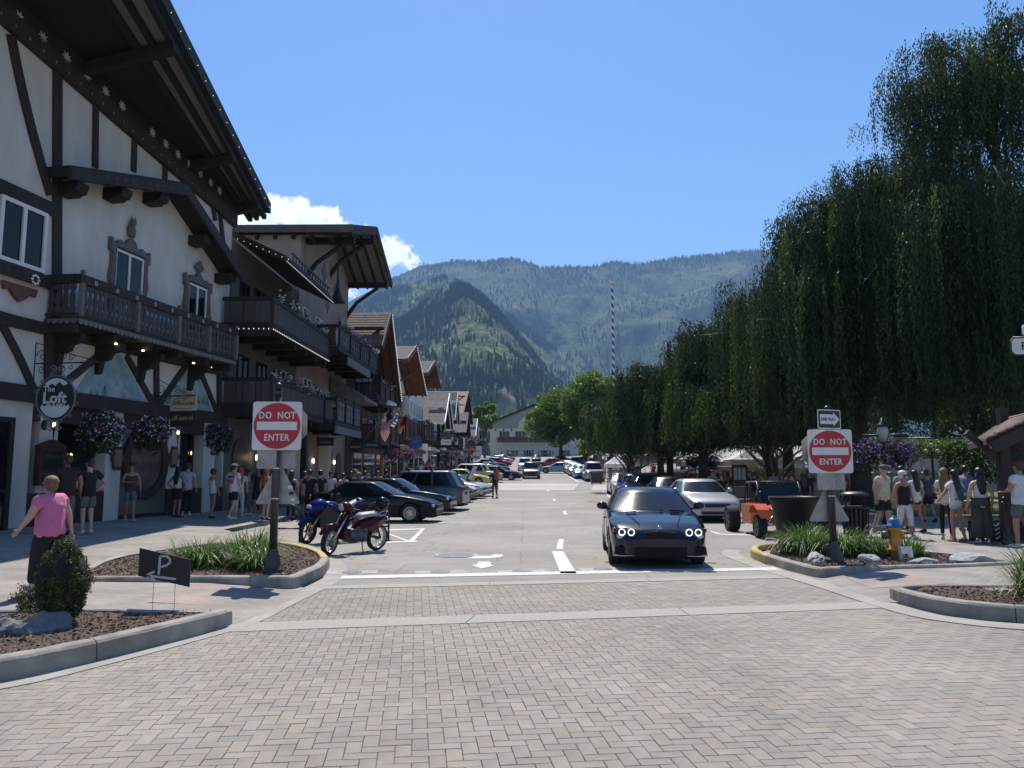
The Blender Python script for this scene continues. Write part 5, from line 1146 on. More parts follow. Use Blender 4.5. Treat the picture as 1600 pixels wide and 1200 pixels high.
leafy('small yellow leaved tree on the far right pavement', xat(915, 82), 82, gz(82), zat(702, 82), (1.1, 1.1, 1.2), 2600, .20, pm('yellow_green_leaves', (.30, .30, .02), .6, .1, 1, trans=.4, isl=.3), 6, None, nc=22, trunk=.08)
for k, (x, y, cz, r) in enumerate(((26, 96, 8, 5.5), (36, 84, 7.5, 6), (19, 94, 8, 5.5), (42, 72, 7, 7), (13, 118, 9, 5), (30, 52, 7.0, 4.6), (20, 120, 9, 6), (52, 66, 8, 7), (31, 88, 8, 7), (14.5, 150, 10, 7))):
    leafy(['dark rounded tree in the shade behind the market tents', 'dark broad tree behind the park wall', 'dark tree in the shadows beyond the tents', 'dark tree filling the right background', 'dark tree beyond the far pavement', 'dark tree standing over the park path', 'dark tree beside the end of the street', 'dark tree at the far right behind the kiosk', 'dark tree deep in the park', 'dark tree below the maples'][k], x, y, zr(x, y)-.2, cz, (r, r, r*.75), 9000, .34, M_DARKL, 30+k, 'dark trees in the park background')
for k, (x, y, h_) in enumerate(((-20, 238, 12), (-34, 232, 10), (24, 236, 13), (38, 240, 15), (52, 230, 12), (-52, 236, 13), (70, 236, 14), (10, 246, 9))):
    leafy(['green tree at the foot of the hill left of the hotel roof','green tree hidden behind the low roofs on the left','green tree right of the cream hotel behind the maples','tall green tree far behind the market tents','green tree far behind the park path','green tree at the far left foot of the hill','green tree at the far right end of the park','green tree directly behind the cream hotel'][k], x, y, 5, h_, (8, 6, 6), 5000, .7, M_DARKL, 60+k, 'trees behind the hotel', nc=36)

# ------------------------------------------------------------- planting beds
M_MULCH = pm('bark_mulch', (.085, .055, .042), .95, .3, 14, .8, bscale=60)
M_CHIP = pm('mulch_chip', (.13, .085, .062), .9, .3, 9, isl=.6)
M_BLADE = pm('daylily_blades', (.05, .115, .018), .45, .2, 3, col2=(.11, .19, .035), trans=.35, isl=.3)
M_BLADEY = pm('dry_blades', (.42, .36, .10), .6, .2, 5, trans=.3)
M_ROCK = pm('pale_blue_grey_rock', (.27, .28, .28), .9, .2, 5, .8, col2=(.50, .50, .47))
M_ROCKD = pm('dark_grey_rock', (.13, .14, .15), .9, .2, 4, .8, col2=(.22, .23, .24))
def bed(label, outline, kerbs, z, n, mound=.03):
    t = tag(bpy.data.objects.new('planting_bed', None), kind='structure'); COL.objects.link(t)
    o = sheet('mulch', outline, lambda x, y: z+mound*mn.noise(Vector((x*1.5, y*1.5, 0))), M_MULCH, .3, None, t)
    xs = [p[0] for p in outline]; ys = [p[1] for p in outline]; C = []
    while len(C) < n:
        x, y = random.uniform(min(xs), max(xs)), random.uniform(min(ys), max(ys))
        if inpoly(x, y, outline): C.append((x, y, z+mound*mn.noise(Vector((x*1.5, y*1.5, 0)))+random.uniform(.0, .02)))
    D = rng.normal(size=(n, 3))*[1, 1, .22]; leaves(np.array(C), rng.uniform(.02, .06, n), M_CHIP, 'mulch_chips', t, 'stuff', updir=D, aspect=2.6)
    for k in kerbs:
        pth, mt, h_, w_, side, sg = k; kerb(smooth_path(pth, 4), w_, h_, mt, 'kerb', t, seg=sg, side=side)
    return t
# left bed with the sign post
bed('a', [(-3.32, 11.42), (-3.35, 12.8), (-3.6, 14.1), (-4.1, 15.3), (-4.7, 16.3), (-5.7, 17.2), (-6.8, 16.6), (-7.3, 14.0), (-6.9, 12.3), (-6.1, 11.25), (-4.8, 11.3)],
    [([(-6.3, 11.15), (-5.5, 11.16), (-4.6, 11.22), (-3.75, 11.24), (-3.32, 11.30), (-3.27, 11.9), (-3.27, 12.8), (-3.45, 13.9)], M_KERB, .19, .16, 1, 2.3), ([(-3.45, 13.9), (-3.82, 14.95), (-4.3, 15.9)], M_YEL, .18, .16, 1, 2.), ([(-4.3, 15.9), (-5.0, 16.9), (-5.9, 17.6)], M_YEL, .17, .16, 1, 2.), ([(-5.9, 17.6), (-6.9, 16.8), (-7.45, 14.4), (-7.0, 12.4), (-6.3, 11.15)], M_CONC, .165, .14, 1, 1.9)], .135, 9000)
# left front bed with the dwarf conifer
bed('b', [(-3.45, 8.45), (-3.35, 8.75), (-5, 8.75), (-9, 8.2), (-9, 4.6), (-6.6, 5.0), (-5, 5.75), (-4.3, 6.3), (-3.85, 7.15)],
    [([(-9, 4.4), (-6.4, 4.95), (-4.85, 5.8), (-4.18, 6.3), (-3.78, 7.0), (-3.4, 7.95), (-3.2, 8.55)], M_KERB, .19, .17, 1, 1.9), ([(-3.22, 8.72), (-4.2, 8.82), (-5.4, 8.84), (-9, 8.3)], M_CONC, .15, .12, 1, 2.6)], .12, 12000)
# right bed with the sign post and hydrant
bed('c', [(4.7, 12.75), (4.66, 15.0), (5.0, 16.3), (5.6, 16.9), (6.6, 16.5), (7.6, 15.6), (8.1, 14.4), (8.3, 13.7), (7.4, 13.3), (6, 13.0)],
    [([(8.5, 13.55), (7.4, 13.15), (6.0, 12.85), (5.0, 12.65), (4.62, 12.6), (4.5, 13.4), (4.42, 14.6)], M_KERB, .17, .16, -1, 2.3), ([(4.42, 14.6), (4.45, 15.6), (4.8, 16.6), (5.5, 17.2)], M_YEL, .17, .16, -1, 1.9), ([(5.5, 17.2), (6.7, 16.7), (7.8, 15.7), (8.4, 14.5), (8.5, 13.55)], M_CONC, .155, .14, -1, 2.)], .13, 9000)
# right front bed
bed('d', [(4.95, 10.35), (5.0, 9.85), (5.35, 9.35), (5.9, 9.05), (7, 8.85), (10.5, 8.7), (10.5, 10.9), (6.8, 10.9), (5.4, 10.8)],
    [([(10.5, 8.5), (7, 8.62), (5.85, 8.82), (5.2, 9.15), (4.86, 9.65), (4.76, 10.35), (4.9, 10.75)], M_KERB, .18, .17, -1, 2.2), ([(4.95, 10.85), (5.5, 11.0), (6.8, 11.05), (10.5, 11.05)], M_KERB, .14, .12, -1, 2.6)], .12, 7000)
def clump(c, r, h_, n, label, group, mat=None, wd=.016, dry=.04, name='daylily_clump'):
    c = np.array(c); t = thing(name, label, 'plant', tuple(c), 0, group)
    def blades(n, mat_, nm):
        a = rng.uniform(0, 2*np.pi, n); L = h_*1.12*rng.uniform(.5, 1.25, n); b = c+np.stack([np.cos(a)*r*rng.uniform(0, .8, n), np.sin(a)*r*rng.uniform(0, .8, n), np.zeros(n)], 1)
        a2 = a+rng.normal(size=n)*.5; out = np.stack([np.cos(a2), np.sin(a2), np.zeros(n)], 1); side = np.stack([-np.sin(a2), np.cos(a2), np.zeros(n)], 1); spread = rng.uniform(.35, 1.25, n)*L
        K = 7; V = []
        for k in range(K):
            s = k/(K-1); z = L*(s*1.25-.62*s**2.4*(spread/L)*1.5); p = b+out*(spread*s**1.5)[:, None]+np.array([0, 0, 1])*z[:, None]; w_ = wd*(1-s**2)*.5+.001
            V += [p-side*w_, p+side*w_]
        V = np.stack(V, 1).reshape(-1, 3); f = np.array([(2*k, 2*k+1, 2*k+3, 2*k+2) for k in range(K-1)]); npmesh(nm, V, (f[None]+np.arange(n)[:, None, None]*2*K).reshape(-1, 4), mat_, t, 'stuff')
    blades(int(n*1.35), mat or M_BLADE, 'blades'); nd = int(n*dry)
    if nd: blades(nd, M_BLADEY, 'dry_blades')
DG = 'daylily clumps in the kerbside beds'
for (x, y, r, h_, n, l) in ((-4.75, 13.3, .55, .50, 420, 'dense daylily clump right of centre behind the left sign post'), (-5.35, 12.9, .5, .46, 360, 'daylily clump at the left end of the left bed planting'), (-4.3, 12.55, .42, .42, 280, 'small daylily clump leaning on the left sign post'), (-4.9, 14.2, .5, .48, 260, 'daylily clump at the yellow kerb of the left bed'),
    (5.35, 15.1, .6, .55, 420, 'spreading daylily clump in front of the big black tub'), (5.95, 14.9, .55, .50, 380, 'daylily clump just right of the right sign post'), (6.5, 14.9, .5, .46, 320, 'daylily clump left of the hydrant'), (7.15, 14.9, .4, .36, 260, 'low daylily clump right of the hydrant'), (5.7, 15.9, .5, .5, 260, 'daylily clump at the back of the right bed'),
    (6.55, 9.9, .55, .62, 420, 'long bladed daylily in the near right bed'), (7.4, 9.7, .5, .55, 300, 'daylily cut by the right edge of the picture')):
    clump((x, y, .13), r, h_, n, l, DG)
# dwarf conifer
bc = gp_ = Vector((-4.80, 8.10, .05)); t = thing('dwarf_conifer', 'dense egg shaped dwarf conifer in the near left bed', 'shrub', bc)
M_DC = pm('dwarf_conifer_leaves', (.055, .072, .020), .6, .2, 6, col2=(.11, .12, .032), trans=.15, isl=.35)
P = []
for k in range(330):
    d = rng.normal(size=3); d /= np.linalg.norm(d); e = np.array([.23, .23, .37])*(1+.10*sin(d[0]*9+d[2]*4)); e[:2] *= 1-.42*max(0, d[2])
    c = np.array(bc)+[0.02, 0, .50]+d*e; q = rng.normal(size=(70, 3)); q /= np.linalg.norm(q, axis=1)[:, None]; P.append(c+q*.05*rng.uniform(.3, 1.1, (70, 1)))
for k in range(40):
    c = np.array(bc)+[-.28+rng.normal()*.08, rng.normal()*.08, .30+rng.normal()*.06]; q = rng.normal(size=(70, 3)); q /= np.linalg.norm(q, axis=1)[:, None]; P.append(c+q*.05*rng.uniform(.3, 1.1, (70, 1)))
P = np.concatenate(P); leaves(P, rng.uniform(.014, .028, len(P)), M_DC, 'foliage', t, 'stuff', aspect=1.6)
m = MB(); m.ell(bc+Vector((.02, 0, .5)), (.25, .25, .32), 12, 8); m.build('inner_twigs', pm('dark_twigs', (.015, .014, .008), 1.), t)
m = MB(); m.tube([bc-Vector((0, 0, .1)), bc+Vector((.03, 0, .15)), bc+Vector((0, 0, .4))], [.06, .05, .03], 7); m.tube([bc+Vector((0, 0, .05)), bc+Vector((.12, -.02, .28))], [.035, .02], 6); m.tube([bc+Vector((0, 0, .05)), bc+Vector((-.14, .02, .25))], [.035, .02], 6); m.build('trunk', M_BARK, t)
for x, y, s_ in ((-5.28, 7.6, .16), (-5.15, 7.35, .10), (-5.45, 7.8, .13)):
    t = thing('juniper_sprig', {.16: 'low green juniper sprig at the foot of the dwarf conifer', .10: 'tiny green sprig in front of the grey rock', .13: 'left juniper sprig beside the pale rock'}[s_], 'plant', (x, y, .12)); q = rng.normal(size=(900, 3)); q /= np.linalg.norm(q, axis=1)[:, None]; q[:, 2] = abs(q[:, 2]); leaves(np.array([x, y, .12])+q*s_*rng.uniform(.3, 1.1, (900, 1)), .03, M_DC if s_ > .12 else M_BLADE, 'foliage', t, 'stuff')
def rock(x, y, z, r, label, mat, seed, group='landscape rocks in the beds'):
    bm = bmesh.new(); bmesh.ops.create_icosphere(bm, subdivisions=3, radius=1)
    for v in bm.verts:
        n_ = mn.noise(v.co*1.1+Vector((seed, 0, 0)))*.45+mn.noise(v.co*3+Vector((seed, 3, 0)))*.10; v.co *= 1+n_; c = v.co; q = .28; v.co = Vector((round(c.x/q)*q*.45+c.x*.55, round(c.y/q)*q*.45+c.y*.55, round(c.z/q)*q*.45+c.z*.55))
    me = bpy.data.meshes.new('rock'); bm.to_mesh(me); bm.free(); me.materials.append(mat); o = bpy.data.objects.new('rock', me); COL.objects.link(o); o.location = (x, y, z+r[2]*.35); o.scale = r; o.rotation_euler = (0, 0, seed)
    tag(o, label, 'rock', group)
rock(-4.72, 7.72, .10, (.27, .17, .15), 'dark grey angular rock right of the dwarf conifer', M_ROCKD, 1.2); rock(-4.98, 7.6, .10, (.18, .13, .12), 'lighter flank rock under the dwarf conifer', M_ROCKD, 2.9)
rock(-5.55, 7.5, .10, (.22, .18, .12), 'pale rock at the left edge of the near left bed', M_ROCK, 4.3); rock(-5.35, 7.05, .09, (.16, .14, .10), 'pale stone cut by the left picture edge', M_ROCK, 6.1)
for a in ((5.15, 14.0, (.30, .16, .12), 'pale rock left of the right sign post base'), (5.95, 13.75, (.26, .16, .12), 'pale rock right of the sign post base'), (6.85, 13.75, (.42, .20, .07), 'flat pale slab in front of the hydrant'), (7.75, 13.85, (.42, .22, .12), 'largest pale rock at the right end of the right bed'), (5.6, 14.3, (.12, .1, .12), 'upright little stone behind the right sign post')):
    rock(a[0], a[1], .1, a[2], a[3], M_ROCK, a[0]*3.3)
for a in ((-4.35, 12.9, (.14, .1, .06), 'small pale stone behind the left sign post'), (-5.6, 11.75, (.10, .06, .03), 'small white stone under the parking board')): rock(a[0], a[1], .1, a[2], a[3], M_ROCK, a[0])
print('tree leaves', nL)
# ------------------------------------------------------------- vehicles
def paint(name, c, metal=.0, rough=.28): return pm(name, c, rough, .06, 2, metal=metal, spec=.22 if sum(c) > .15 else .06, coat=.5 if sum(c) > .15 else .35)
P_BLACK = paint('black_car_paint', (.006, .006, .010)); P_NAVYB = pm('blue_black_car_paint', (.006, .008, .020), .2, .06, 2, spec=.1, coat=.75); P_SILV = paint('silver_car_paint', (.42, .43, .45), .5, .32)
P_WHITE = paint('white_car_paint', (.62, .62, .60)); P_GREY = paint('slate_grey_car_paint', (.075, .088, .11), .3); P_BLUE = paint('bright_blue_car_paint', (.02, .06, .42)); P_NAVY = paint('navy_car_paint', (.012, .02, .06))
P_LIME = paint('yellow_lime_car_paint', (.50, .52, .12)); P_CREAM = paint('cream_car_paint', (.50, .45, .30)); P_RED = paint('red_car_paint', (.32, .015, .02)); P_ORANGE = paint('orange_car_paint', (.62, .10, .012)); P_DGREEN = paint('dark_green_car_paint', (.03, .05, .045)); P_CHAR = paint('charcoal_car_paint', (.03, .033, .038)); P_LBLUE = paint('pale_blue_car_paint', (.22, .32, .40), .3); P_BASE = paint('car_paint', (.2, .2, .2))
M_CGLASS = pm('tinted_car_glass', (.008, .011, .014), .09, .2, 1, spec=.25, coat=.2)
M_TYRE = pm('tyre_rubber', (.018, .018, .019), .85, .2, 20, .2)
M_ALLOY = pm('alloy_rim', (.50, .50, .52), .3, .1, 8, metal=.8)
M_BRASSR = pm('gold_rim', (.40, .30, .12), .35, .1, 8, metal=.8)
M_CHROME = pm('chrome', (.62, .62, .63), .12, .05, 3, metal=1.)
M_BPLAS = pm('black_trim', (.012, .012, .013), .5, .2, 5)
M_LENS = pm('clear_lens', (.38, .40, .42), .08, .2, 12, spec=.8)
M_RLENS = pm('red_lens', (.30, .01, .01), .12, .1, 9); M_OLENS = pm('orange_lens', (.75, .16, .02), .2, .1, 9)
M_HALO = pm('lit_halo_ring', (.9, .95, 1), .3, 0, 1, emit=1.3)
M_UNDER = pm('underbody_black', (.006, .006, .006), .95, .1, 3)
SPEC = {  # L, W, belt points (x fraction, z), greenhouse xa xb xc xd z_roof, wheel x, radius, pillars
 'coupe': dict(L=4.45, W=1.74, top=[(-1, .74), (-.96, .93), (-.80, 1.0), (-.55, .985), (.34, .93), (.60, .86), (.86, .74), (.97, .62), (1, .5)], g=(.84, .04, -1.02, -1.62, 1.37), wx=(1.36, -1.35), r=.32, pil=[(0, .05, 1), (.05, .46, 0), (.46, .50, 1), (.50, .86, 0), (.86, 1, 1)]),
 'sedan': dict(L=4.75, W=1.80, top=[(-1, .76), (-.97, .96), (-.85, 1.03), (-.60, 1.01), (.34, .96), (.60, .90), (.88, .78), (.975, .66), (1, .5)], g=(.86, .10, -1.05, -1.72, 1.43), wx=(1.42, -1.40), r=.33, pil=[(0, .04, 1), (.04, .40, 0), (.40, .44, 1), (.44, .80, 0), (.80, 1, 1)]),
 'suv': dict(L=4.70, W=1.88, top=[(-1, .86), (-.985, 1.02), (-.9, 1.08), (.30, 1.06), (.52, 1.03), (.86, .93), (.975, .78), (1, .55)], g=(.95, .32, -1.75, -2.18, 1.72), wx=(1.42, -1.40), r=.37, pil=[(0, .03, 1), (.03, .32, 0), (.32, .35, 1), (.35, .63, 0), (.63, .66, 1), (.66, .93, 0), (.93, 1, 1)]),
 'pickup': dict(L=5.4, W=1.95, top=[(-1, .9), (-.985, 1.1), (-.9, 1.13), (.30, 1.12), (.5, 1.1), (.86, 1.03), (.975, .9), (1, .6)], g=(1.05, .50, -1.9, -2.3, 1.85), wx=(1.65, -1.62), r=.40, pil=[(0, .03, 1), (.03, .32, 0), (.32, .35, 1), (.35, .63, 0), (.63, .66, 1), (.66, .93, 0), (.93, 1, 1)]),
 'hatch': dict(L=4.1, W=1.72, top=[(-1, .78), (-.985, .95), (-.9, .99), (.34, .95), (.60, .90), (.88, .78), (.975, .64), (1, .5)], g=(.85, .15, -1.35, -1.88, 1.44), wx=(1.25, -1.25), r=.31, pil=[(0, .04, 1), (.04, .44, 0), (.44, .48, 1), (.48, .90, 0), (.90, 1, 1)]),
}
def car_parts(kind, hero=False):
    S = SPEC[kind]; L, W = S['L'], S['W']; hl = L/2; r = S['r']; Ra = r+.055; xa, xb, xc, xd, zr_ = S['g']; sill = .19 if kind in ('coupe', 'sedan', 'hatch') else .27
    xs = set(np.round(np.linspace(-hl, hl, 30), 3))
    for w_ in S['wx']:
        for a in np.linspace(0, pi, 13): xs.add(round(w_+Ra*cos(a), 3))
        xs.add(round(w_+Ra+.004, 3)); xs.add(round(w_-Ra-.004, 3))
    for e in (.02, .05, .1, .17): xs.add(round(hl-e, 3)); xs.add(round(-hl+e, 3))
    xs = sorted(xs)
    def prof(z): return float(np.interp(z, [.15, .32, .50, .70, .85, 1.0, 1.2], [.955, .975, 1., .992, .968, .94, .93]))
    def half(x):
        u = abs(x)/hl; k = 1-.10*u**4
        if u > .86: k -= ((u-.86)/.14)**2.2*(.22 if x > 0 else .16)
        for w_ in S['wx']: k += .014*math.exp(-((x-w_)/.38)**2)
        return W/2*k
    rings = []
    for x in xs:
        u = x/hl; zt = float(np.interp(u, [p[0] for p in S['top']], [p[1] for p in S['top']])); zb = sill
        if abs(u) > .9: zb = sill+.06*((abs(u)-.9)/.1)
        for w_ in S['wx']:
            if abs(x-w_) < Ra: zb = max(zb, r+sqrt(max(0, Ra*Ra-(x-w_)**2)))
        h = half(x); zs = zt-.055; side = []
        for k in range(7):
            z = zb+(zs-zb)*k/6; side.append((h*prof(z), z))
        side += [(h*prof(zs)-.03, zs+.035), (h*.84, zt-.004), (h*.6, zt+.008), (h*.3, zt+.016)]
        rings.append([(x, -y, z) for y, z in side]+[(x, 0, zt+.018)]+[(x, y, z) for y, z in reversed(side)])
    P = {}
    m = MB(); m.rings(rings, 0, True, False, closed=False); n = len(rings[0])
    for rg, rev in ((rings[0], False), (rings[-1], True)):
        f = list(range(n)); m.add(rg, [f[::-1] if rev else f], 0, False)
    # underbody
    m2 = MB(); m2.box(-hl+.12, -W/2+.27, sill-.03, hl-.12, W/2-.27, .62, 0)
    for a, b in ((-hl+.15, S['wx'][1]-Ra), (S['wx'][1]+Ra, S['wx'][0]-Ra), (S['wx'][0]+Ra, hl-.15)): m2.box(a, -W/2+.12, sill-.02, b, W/2-.12, sill+.1)
    P['body'] = (mesh_of(m, P_BASE), []); P['underbody'] = (mesh_of(m2, M_UNDER), [])
    # greenhouse
    zb_ = float(np.interp(0, [p[0] for p in S['top']], [p[1] for p in S['top']]))-.03; wb, wt = half(0)*.955, half(0)*.70
    def ring(t):
        k = t; x0 = xd+(xc-xd)*k; x1 = xa+(xb-xa)*k; w_ = wb+(wt-wb)*(k**1.1); z = zb_+(zr_-.05-zb_)*t; pts, tg = [], []
        if t > 1: z = zr_-.05+.04*(t-1)/.12; x0, x1, w_ = xc+.12*(t-1)/.12, xb-.12*(t-1)/.12, wt*(1-.16*(t-1)/.12)
        nf = 6
        for i in range(nf): y = -w_*.90+w_*1.8*i/nf; pts.append((x1+.24*(1-(y/w_)**2)-.24*(1-.81), y, z)); tg.append('F')
        y = w_*.90; pts.append((x1, y, z)); tg.append('P')                       # A pillar left
        for a, b, pf in S['pil']:
            nn = 1 if pf else 3
            for i in range(nn): f = a+(b-a)*i/nn; xx = x1-.05+(x0+.05-x1+.05)*f; pts.append((xx, w_*(1-.05*abs(2*f-1)**2.5), z)); tg.append('P' if pf else 'S')
        pts.append((x0+.05, w_*.95, z)); tg.append('P')
        for i in range(nf): y = w_*.88-w_*1.76*i/nf; pts.append((x0-.08*(1-(y/w_)**2), y, z)); tg.append('R')
        pts.append((x0, -w_*.88, z)); tg.append('P')
        rs_ = []
        for a, b, pf in S['pil']:
            nn = 1 if pf else 3
            for i in range(nn): f = a+(b-a)*i/nn; rs_.append((f, 'P' if pf else 'S'))
        rs_.append((1., 'E'))
        for k2 in range(len(rs_)-1, 0, -1):
            f = rs_[k2][0]; xx = x1-.05+(x0+.05-x1+.05)*f; pts.append((xx, -w_*(1-.05*abs(2*f-1)**2.5), z)); tg.append(rs_[k2-1][1])
        pts.append((x1-.05, -w_*.95, z)); tg.append('P')
        return pts, tg
    lev = [0, .06, .35, .65, .90, 1.0, 1.12]; RG = [ring(t) for t in lev]; n = len(RG[0][0]); tg = RG[0][1]
    bod, F, Rr, Sd, S2 = MB(), MB(), MB(), MB(), MB()
    for i in range(len(lev)-1):
        for j in range(n):
            k = (j+1) % n; q = [RG[i][0][j], RG[i][0][k], RG[i+1][0][k], RG[i+1][0][j]]; tt = tg[j]
            d = bod if (tt == 'P' or i >= 4 or i == 0) else {'F': F, 'R': Rr, 'S': Sd if q[0][1] > 0 else S2}[tt]
            d.add(q, [(0, 1, 2, 3)], 0, True)
    top = RG[-1][0]; cx = sum(p[0] for p in top)/n
    inner = [((p[0]-cx)*.5+cx, p[1]*.5, zr_+.005) for p in top]
    for j in range(n): k = (j+1) % n; bod.add([top[j], top[k], inner[k], inner[j]], [(0, 1, 2, 3)], 0, True); bod.add([inner[j], inner[k], (cx, 0, zr_+.01)], [(0, 1, 2)], 0, True)
    def merged(mb, mat):
        o = mb.build('tmp', mat); me = o.data; bm = bmesh.new(); bm.from_mesh(me); bmesh.ops.remove_doubles(bm, verts=bm.verts, dist=1e-4); bmesh.ops.recalc_face_normals(bm, faces=bm.faces); bm.to_mesh(me); bm.free(); bpy.data.objects.remove(o); return me
    P['roof'] = (merged(bod, P_BASE), []); P['windscreen'] = (merged(F, M_CGLASS), []); P['rear_window'] = (merged(Rr, M_CGLASS), []); P['side_window'] = (merged(Sd, M_CGLASS), []); P['side_window2'] = (merged(S2, M_CGLASS), [])
    lamps = []
    for sg in (-1, 1):
        zt = float(np.interp(.93, [p[0] for p in S['top']], [p[1] for p in S['top']])); m = MB(); y = sg*half(hl*.95)*.80
        Mh = Matrix.Rotation(sg*-.42, 4, 'Z') @ Matrix.Rotation(.25, 4, 'Y')
        m.ell((hl-.16, y, zt-.105), (.10, .19 if kind != 'pickup' else .15, .075 if kind != 'pickup' else .11), 12, 8, M=Mh); lamps.append(('headlight', mesh_of(m, M_LENS)))
        m = MB(); zt = S['top'][2][1]; m.ell((-hl+.10, sg*half(-hl*.95)*.86, zt-.17), (.07, .13, .09 if kind not in ('suv', 'pickup') else .17), 10, 8); lamps.append(('tail_light', mesh_of(m, M_RLENS)))
        m = MB(); yy = sg*(W/2+.07); xm = xa-.32; m.ell((xm, yy, zb_+.10), (.07, .11, .075), 10, 8); m.beam((xm, sg*W/2*.90, zb_+.04), (xm, yy, zb_+.06), .05, .04); lamps.append(('wing_mirror', mesh_of(m, P_BASE)))
    P['lamps'] = lamps
    zt = float(np.interp(.97, [p[0] for p in S['top']], [p[1] for p in S['top']]))
    k = .13 if kind in ('suv', 'pickup') else .0; P['fr'] = []
    def bx(nm, *a): q_ = MB(); q_.box(*a); P['fr'].append((nm, mesh_of(q_, M_BPLAS)))
    if not hero: bx('grille', hl-.10, -.42, zt-.16-k, hl+.004, .42, zt-.03); bx('bumper_intake', hl-.10, -.55, sill+.08, hl+.002, .55, sill+.19)
    bx('plate_recess', -hl-.004, -.26, zt-.10, -hl+.05, .26, zt+.02)
    # door seams and handles
    m = MB()
    for sg in (-1, 1):
        for x in (xa-.12, (xa+xd)/2+.05): 
            pts = [(x, sg*(half(x)*prof(z)+.002), z) for z in (.30, .45, .6, .75, zb_-.03)]; m.tube(pts, .004, 3)
        for x in ((xa+xd)/2+.22,) if kind in ('coupe', 'hatch') else ((xa+xd)/2+.22, xd+.55): m.box(x-.10, sg*half(x)*.985, .74+k*.6, x+.06, sg*(half(x)*.985+.03), .77+k*.6)
    P['door_trim'] = (mesh_of(m, M_BPLAS), [])
    return P
def wheel_meshes(r, w_=.21, style=10, mat=None):
    def mk():
        m = MB(); m.lathe([(r*.66, -w_*.36), (r*.74, -w_*.5), (r*.93, -w_*.5), (r*.985, -w_*.40), (r, -w_*.28), (r, w_*.28), (r*.985, w_*.40), (r*.93, w_*.5), (r*.74, w_*.5), (r*.66, w_*.36)], (0, 0, 0), 28, axis='y', cap=False); ty = mesh_of(m, M_TYRE)
        m = MB(); R2 = r*.685; m.lathe([(R2*.93, -w_*.40), (R2, -w_*.46), (R2, w_*.40), (R2*.97, w_*.47), (R2*.9, w_*.47), (R2*.87, w_*.36), (R2*.87, -.02)], (0, 0, 0), 28, axis='y', cap=False)
        for k in range(style):
            a = 2*pi*k/style
            if style == 10:
                for da in (-.16, .16): m.beam((cos(a)*R2*.14, w_*.36, sin(a)*R2*.14), (cos(a+da)*R2*.92, w_*.40, sin(a+da)*R2*.92), .016, .03, up=(0, 1, 0))
            else: m.beam((cos(a)*R2*.1, w_*.38, sin(a)*R2*.1), (cos(a)*R2*.93, w_*.40, sin(a)*R2*.93), .055, .035, up=(0, 1, 0))
        m.lathe([(R2*.2, w_*.30), (R2*.2, w_*.42), (R2*.12, w_*.45)], (0, 0, 0), 12, axis='y'); ri = mesh_of(m, mat or M_ALLOY)
        m = MB(); m.lathe([(R2*.9, w_*.05), (R2*.9, w_*.08)], (0, 0, 0), 20, axis='y', sm=False); m.lathe([(R2*.72, w_*.12), (R2*.72, w_*.18)], (0, 0, 0), 20, axis='y', sm=False); br = mesh_of(m, M_UNDER)
        return ty, ri, br
    return cached(('wheel', r, w_, style, (mat or M_ALLOY).name), mk)
def local(me, parent, name, M=None):
    o = bpy.data.objects.new(name, me); COL.objects.link(o); o.parent = parent
    if M is not None: o.matrix_basis = M
    return o
def wheel_at(parent, x, y, r, left, w_=.21, style=10, mat=None, steer=0.):
    ty, ri, br = wheel_meshes(r, w_, style, mat); wh = local(br, parent, 'wheel', Matrix.Translation((x, y, r)) @ Matrix.Rotation(steer+(0 if left else pi), 4, 'Z')); local(ty, wh, 'tyre'); local(ri, wh, 'rim'); return wh
def car(kind, label, px, py, head, mat, group=None, name='parked_car', style=5, rim=None, where='nose', small=False, loc=None, cat='car', hero=False):
    """head: heading of the nose in degrees (0 = +x, -90 = towards the camera); (px,py) = where the nose (or centre) meets the street"""
    P = cached(('car', kind, hero), lambda: car_parts(kind, hero)); S = SPEC[kind]
    p = Vector(loc) if loc else gY(px, py)
    hd = Vector((cos(R(head)), sin(R(head)), 0))
    if where == 'nose': p = p-hd*(S['L']/2-.1)
    p.z = gz(p.y)+.005
    t = thing(name, label, cat, p, R(head), group)
    slope = atan2(gz(p.y+hd.y*1.5)-gz(p.y-hd.y*1.5), 3.); sl2 = atan2(gz(p.y+hd.x*1)-gz(p.y-hd.x*1), 2.); t.rotation_euler = (sl2, -slope, R(head))
    for k in ('body', 'underbody', 'roof', 'windscreen', 'rear_window', 'side_window', 'side_window2', 'door_trim'): local(P[k][0], t, {'roof': 'roof_shell', 'side_window2': 'side_window'}.get(k, k))
    for nme, me in P['fr']: local(me, t, nme)
    for nme, me in P['lamps']: local(me, t, nme)
    for x in S['wx']:
        for sg in (-1, 1): wheel_at(t, x, sg*(S['W']/2-.115), S['r'], sg > 0, .21, style, rim)
    setmat(t, P_BASE, mat); return t
